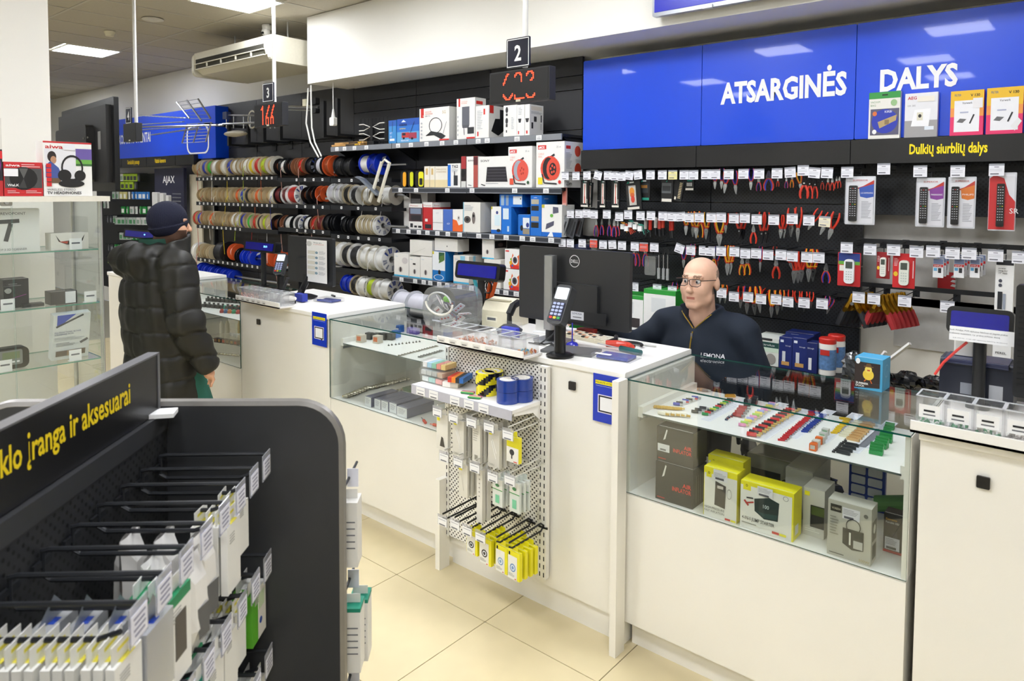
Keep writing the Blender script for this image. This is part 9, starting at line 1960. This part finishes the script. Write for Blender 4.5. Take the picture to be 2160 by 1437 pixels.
EYEW, EYED = M('#e8e6e2', 0.25), M('#2f3a40', 0.2)
def person(label, at, fn, lo, hi, s, mats, pick):
 t = thing('person', label, 'person', at); skin_mesh('body', fn, lo, hi, s, mats, pick, t); return t
# seller: stands behind the counter facing it
HC = (0.0, -0.03, 1.452)
def legs(P, d, h, sp, f, r=0.075):
 for s in (-1, 1):
  d = smin(d, seg(P, (s * sp, 0, h), (s * sp, 0, 0.45), r, 0.055), 0.04); d = smin(d, seg(P, (s * sp, 0, 0.45), (s * sp, 0, 0.06), 0.055, 0.04), 0.02); d = smin(d, seg(P, (s * sp, -0.03 * f, 0.04), (s * sp, 0.12 * f, 0.035), 0.036, 0.03), 0.02)
 return d
SA = [((-0.21, 0.03, 1.205), (-0.34, -0.05, 1.075), (-0.50, -0.25, 1.235)), ((0.21, 0.03, 1.205), (0.29, 0.05, 0.97), (0.27, -0.02, 0.76))]
def seller_body(P):
 d = smin(head(P, HC, -1), ell(P, (0, 0.03, 1.0), (0.16, 0.10, 0.26)), 0.03)
 for a, b, c in SA: d = smin(smin(d, seg(P, a, b, 0.045, 0.038), 0.02), seg(P, b, c, 0.038, 0.028), 0.02)
 d = hand(P, SA[0][2], (-0.5, -0.8, -0.05), d); d = hand(P, SA[1][2], (0.05, -0.2, -0.9), d, -1)
 return legs(P, d, 0.82, 0.1, -1)
def seller_pick(C):
 x, y, z = C[:, 0], C[:, 1] - HC[1], C[:, 2] - HC[2]
 hair = (z > -0.065) & (z < 0.058) & (y > 0.004) & ((np.abs(x) < 0.089) | (y > 0.045)) & (y + 0.4 * (0.058 - z) > 0.02)
 brow = (z > 0.026) & (z < 0.037) & (y < -0.075) & (np.abs(x) > 0.013) & (np.abs(x) < 0.05)
 lip = (np.abs(z + 0.0755) < 0.008) & (y < -0.085) & (np.abs(x) < 0.022)
 return np.where(C[:, 2] < 0.86, 4, np.where(hair, 1, np.where(brow, 2, np.where(lip, 3, 0))))
XS_ = on(1470, 590, Y=3.30).x
sel = person('bald man in glasses and a navy zipped sweatshirt behind the counter', (XS_, 3.36, 0), seller_body, (-0.72, -0.52, -0.01), (0.42, 0.24, 1.62), 0.0062, [SKIN, M('#9b8270', 0.7, var=0.15, scale=300), M('#8a6a55', 0.7), M('#b8705f', 0.5), M('#20242c', 0.8)], seller_pick)
def jacket(P):
 d = smin(seg(P, (-0.16, 0.035, 1.222), (0.16, 0.035, 1.222), 0.075), ell(P, (0, 0.02, 1.05), (0.225, 0.150, 0.24)), 0.06)
 d = smin(d, ell(P, (0, 0.0, 0.90), (0.215, 0.165, 0.20)), 0.06)
 for a, b, c in SA:
  d = smin(d, seg(P, a, b, 0.078, 0.064), 0.035); d = smin(d, seg(P, b, c, 0.064, 0.045), 0.03)
 d = d + 0.004 * np.sin(38 * P[2] + 22 * P[0] + 30 * P[1]) * np.clip((np.abs(P[0]) - 0.12) * 8, 0, 1)
 col = np.maximum(np.abs(np.sqrt(((P[0]) / 0.098) ** 2 + ((P[1] - 0.012 + (P[2] - 1.28) * 0.25) / 0.088) ** 2) - 1) * 0.088 - 0.011, np.abs(P[2] - 1.282) - 0.045)
 d = smin(d, col, 0.015)
 v = np.maximum(np.maximum(np.abs(P[0]) - np.clip((P[2] - 1.215) * 0.9, 0, 1), P[1] - 0.0), 1.215 - P[2])
 d = np.maximum(d, -v)
 return np.maximum(d, -seg(P, (0, 0.012, 1.20), (0, 0.0, 1.40), 0.066, 0.074))
jk = skin_mesh('sweatshirt', jacket, (-0.62, -0.34, 0.72), (0.42, 0.24, 1.36), 0.0075, [NAVY], None, sel)
def front_y(fn, x, z, y0=-0.45, n=400):
 ys = np.linspace(y0, 0.1, n).astype(np.float32)
 v = fn([np.full(n, x, np.float32), ys, np.full(n, z, np.float32)]); i = int(np.argmax(v < 0)); return float(ys[i])
GOLD = M('#b8993f', 0.35, 0.7)
m = MB(); m.tube([(0, front_y(jacket, 0.0, z) - 0.004, z) for z in np.linspace(0.80, 1.205, 14)], 0.0035, GOLD, n=6)
for s in (-1, 1): m.tube([(s * x, front_y(jacket, s * (x + 0.006), 1.222 + x * 1.0) - 0.002, 1.215 + x * 1.0) for x in (0.004, 0.03, 0.055, 0.08)], 0.003, GOLD, n=6)
m.build('zipper', jk)
m = MB(); yy = front_y(jacket, 0, 1.19); m.box((0, yy - 0.008, 1.185), (0.010, 0.004, 0.026), STEEL); m.build('zip_pull', jk)
m = MB()
for body, z, h, w in (('LEMONA', 1.092, 0.022, 0.105), ('electronics', 1.070, 0.015, 0.105)):
 V, F, a0, a1 = text_mesh(body, 0.015); k = w / (a1 - a0)
 m.add([(0.062 + (v[0] - a0) * k, front_y(jacket, 0.062 + (v[0] - a0) * k, z + v[1] * h / 0.72, n=160) - 0.012, z + v[1] * h / 0.72) for v in V], F, M('#e9e9ee', 0.6))
m.build('chest_print', jk)
for s in (-1, 1):
 m = MB(); c = (HC[0] + s * 0.031, HC[1] - 0.0805, HC[2] + 0.005)
 m.ball(c, 0.0125, EYEW, 12, 8); m.cyl((c[0] - 0.001, c[1] - 0.0118, c[2]), (c[0] - 0.0015, c[1] - 0.0132, c[2]), 0.006, EYED, n=10); m.build('eye', sel, smooth=True)
gl = MB(); gy_ = HC[1] - 0.124; gz = HC[2] + 0.004
for s in (-1, 1):
 c = s * 0.034
 gl.tube([(c + 0.029 * a, gy_ + 0.004 * abs(a), gz + 0.018 * b) for a, b in ((-1, 0.8), (0, 1), (1, 0.9), (1, -0.5), (0.5, -1), (-0.6, -1), (-1, -0.5), (-1, 0.8))], 0.0018, M('#1d1719', 0.3), n=6)
 gl.tube([(s * 0.063, gy_ + 0.004, gz + 0.012), (s * 0.084, gy_ + 0.04, gz + 0.012), (s * 0.086, HC[1] + 0.02, gz + 0.006)], 0.0022, M('#2a1c1a', 0.3), n=6)
gl.tube([(-0.006, gy_, gz + 0.008), (0.006, gy_, gz + 0.008)], 0.0018, M('#1d1719', 0.3), n=6)
go = gl.build('eyeglasses', sel)
for s in (-1, 1):
 m = MB(); m.rbox((s * 0.034, gy_ + 0.001, gz), (0.055, 0.0012, 0.032), 0.010, M_clear('spectacle lens', (0.97, 0.98, 1.0), 0.05, 0.02), axis=1); m.build('lens', go)
# customer: back to the camera, faces the counter
CC = (0.03, 0.05, 1.685)
CA = [((0.235, 0.0, 1.43), (0.33, 0.0, 1.13), (0.335, 0.11, 0.86)), ((-0.235, 0.0, 1.43), (-0.32, 0.02, 1.13), (-0.25, 0.2, 1.0))]
def cust_body(P):
 d = smin(head(P, CC, 1, 0.45), ell(P, (0, 0, 1.15), (0.17, 0.11, 0.3)), 0.03)
 for a, b, c in CA: d = smin(smin(d, seg(P, a, b, 0.045, 0.04), 0.02), seg(P, b, c, 0.04, 0.028), 0.02)
 d = hand(P, CA[0][2], (0.02, 0.3, -0.9), d); d = hand(P, CA[1][2], (0.3, 0.8, -0.2), d, -1)
 d = smin(smin(d, seg(P, (0.13, 0.05, 0.93), (0.19, 0.16, 0.5), 0.095, 0.085), 0.05), seg(P, (0.19, 0.16, 0.5), (0.19, 0.16, 0.08), 0.085, 0.06), 0.03)
 d = smin(d, seg(P, (0.19, 0.14, 0.04), (0.19, 0.30, 0.035), 0.036, 0.03), 0.02)
 return smin(d, smin(seg(P, (-0.1, 0, 0.9), (-0.1, 0, 0.06), 0.09, 0.05), seg(P, (-0.1, -0.03, 0.04), (-0.1, 0.12, 0.035), 0.036, 0.03), 0.02), 0.03)
def cust_pick(C):
 x, y, z = C[:, 0] - CC[0], C[:, 1] - CC[1], C[:, 2] - CC[2]
 x, y = x * math.cos(0.45) - y * math.sin(0.45), x * math.sin(0.45) + y * math.cos(0.45)
 beard = (z < -0.035) & (z > -0.16) & (y > 0.0) & ~((z > -0.06) & (np.abs(x) < 0.03))
 hair = (z > -0.12) & (y < -0.0) & (np.abs(x) < 0.075)
 return np.where((C[:, 2] < 0.97) & (C[:, 2] > 0.1) & ((np.abs(C[:, 0]) < 0.288) | (C[:, 2] < 0.62)), 2, np.where(C[:, 2] < 0.1, 3, np.where(beard | hair, 1, 0)))
cp_ = on(352, 424, Y=1.97)
cus = person('man in a long dark puffer coat and navy beanie facing the counter', (cp_.x, 1.92, 0), cust_body, (-0.45, -0.2, -0.01), (0.45, 0.42, 1.84), 0.008, [SKIN2, M('#4a3020', 0.8, var=0.3, scale=300), M('#1f5a4c', 0.85, var=0.08), BLACKM], cust_pick)
def groove(t, p, dep, w=0.011):
 q = np.abs(t / p - np.round(t / p)) * p
 return dep * np.exp(-(q / w) ** 2) - dep * 0.25 * np.sin(np.pi * q / p)
def coat(P):
 wr = 0.007 * np.sin(31 * P[0] + 17 * P[2]) * np.sin(23 * P[2] - 19 * P[1]) + 0.004 * np.sin(55 * P[0] + 40 * P[1] + 9 * P[2])
 d = smin(seg(P, (-0.17, 0, 1.42), (0.17, 0, 1.42), 0.105), ell(P, (0, 0, 1.22), (0.285, 0.21, 0.37)), 0.08)
 d = smin(d, seg(P, (0, 0, 1.05), (0, 0.01, 0.58), 0.225, 0.255, (1.1, 0.85, 1)), 0.08)
 d = np.maximum(d, 0.50 - P[2])
 d = d + groove(P[2] - 0.02 * np.abs(P[0]) + wr, 0.15, 0.010, 0.008) + 0.010 * np.exp(-((P[0] - 0.06) / 0.012) ** 2) * (P[2] < 1.05)
 for a, b, c in CA:
  L = (np.array(b) - np.array(a)); L = L / np.linalg.norm(L); t = sum((P[i] - a[i]) * L[i] for i in range(3))
  arm = smin(seg(P, a, b, 0.108, 0.098), seg(P, b, c, 0.098, 0.072), 0.03) + groove(t + wr, 0.135, 0.010, 0.008)
  d = smin(d, arm, 0.03)
 hood = ell(P, (-0.01, -0.135, 1.475), (0.185, 0.125, 0.105)) + 0.5 * wr + 0.008 * np.exp(-(P[0] / 0.012) ** 2)
 d = smin(d, hood, 0.03)
 col = np.maximum(np.abs(np.sqrt((P[0] / 0.125) ** 2 + ((P[1] - 0.02) / 0.125) ** 2) - 1) * 0.12 - 0.026, np.abs(P[2] - 1.50 - 0.25 * P[1]) - 0.075)
 d = smin(d, col, 0.035) + wr
 return np.maximum(d, -seg(P, (0.01, 0.02, 1.47), (0.03, 0.04, 1.7), 0.085, 0.10))
skin_mesh('puffer_coat', coat, (-0.48, -0.34, 0.46), (0.48, 0.34, 1.66), 0.0085, [M('#191812', 0.58, var=0.15, scale=14, bump=0.3)], None, cus)
def beanie(P):
 Q = [P[0] - CC[0], P[1] - CC[1], P[2] - CC[2]]
 d = np.maximum(ell(Q, (0, -0.014, 0.035), (0.096, 0.118, 0.108)), -(Q[2] + 0.055 - 0.35 * Q[1] * 0.6))
 band = np.maximum(np.maximum(ell(Q, (0, -0.014, 0.03), (0.103, 0.125, 0.125)), -(Q[2] + 0.058 - 0.21 * Q[1])), Q[2] + 0.002 - 0.21 * Q[1])
 rib = 0.0012 * np.sin(np.arctan2(Q[1], Q[0]) * 70)
 return np.maximum(smin(d, band, 0.008) + rib, -ell(Q, (0, -0.014, 0.02), (0.08, 0.103, 0.09)))
skin_mesh('beanie', beanie, (-0.12, -0.12, 1.58), (0.18, 0.22, 1.86), 0.004, [M('#10142c', 0.9, var=0.15, scale=250, bump=0.2)], None, cus)
m = MB(); m.lathe([(0.075, 1.50), (0.09, 1.55), (0.085, 1.60)], M('#1f4a3c', 0.85), 20, T=Matrix.Translation((0.0, -0.03, 0.0))); m.build('green_hood', cus, smooth=True)
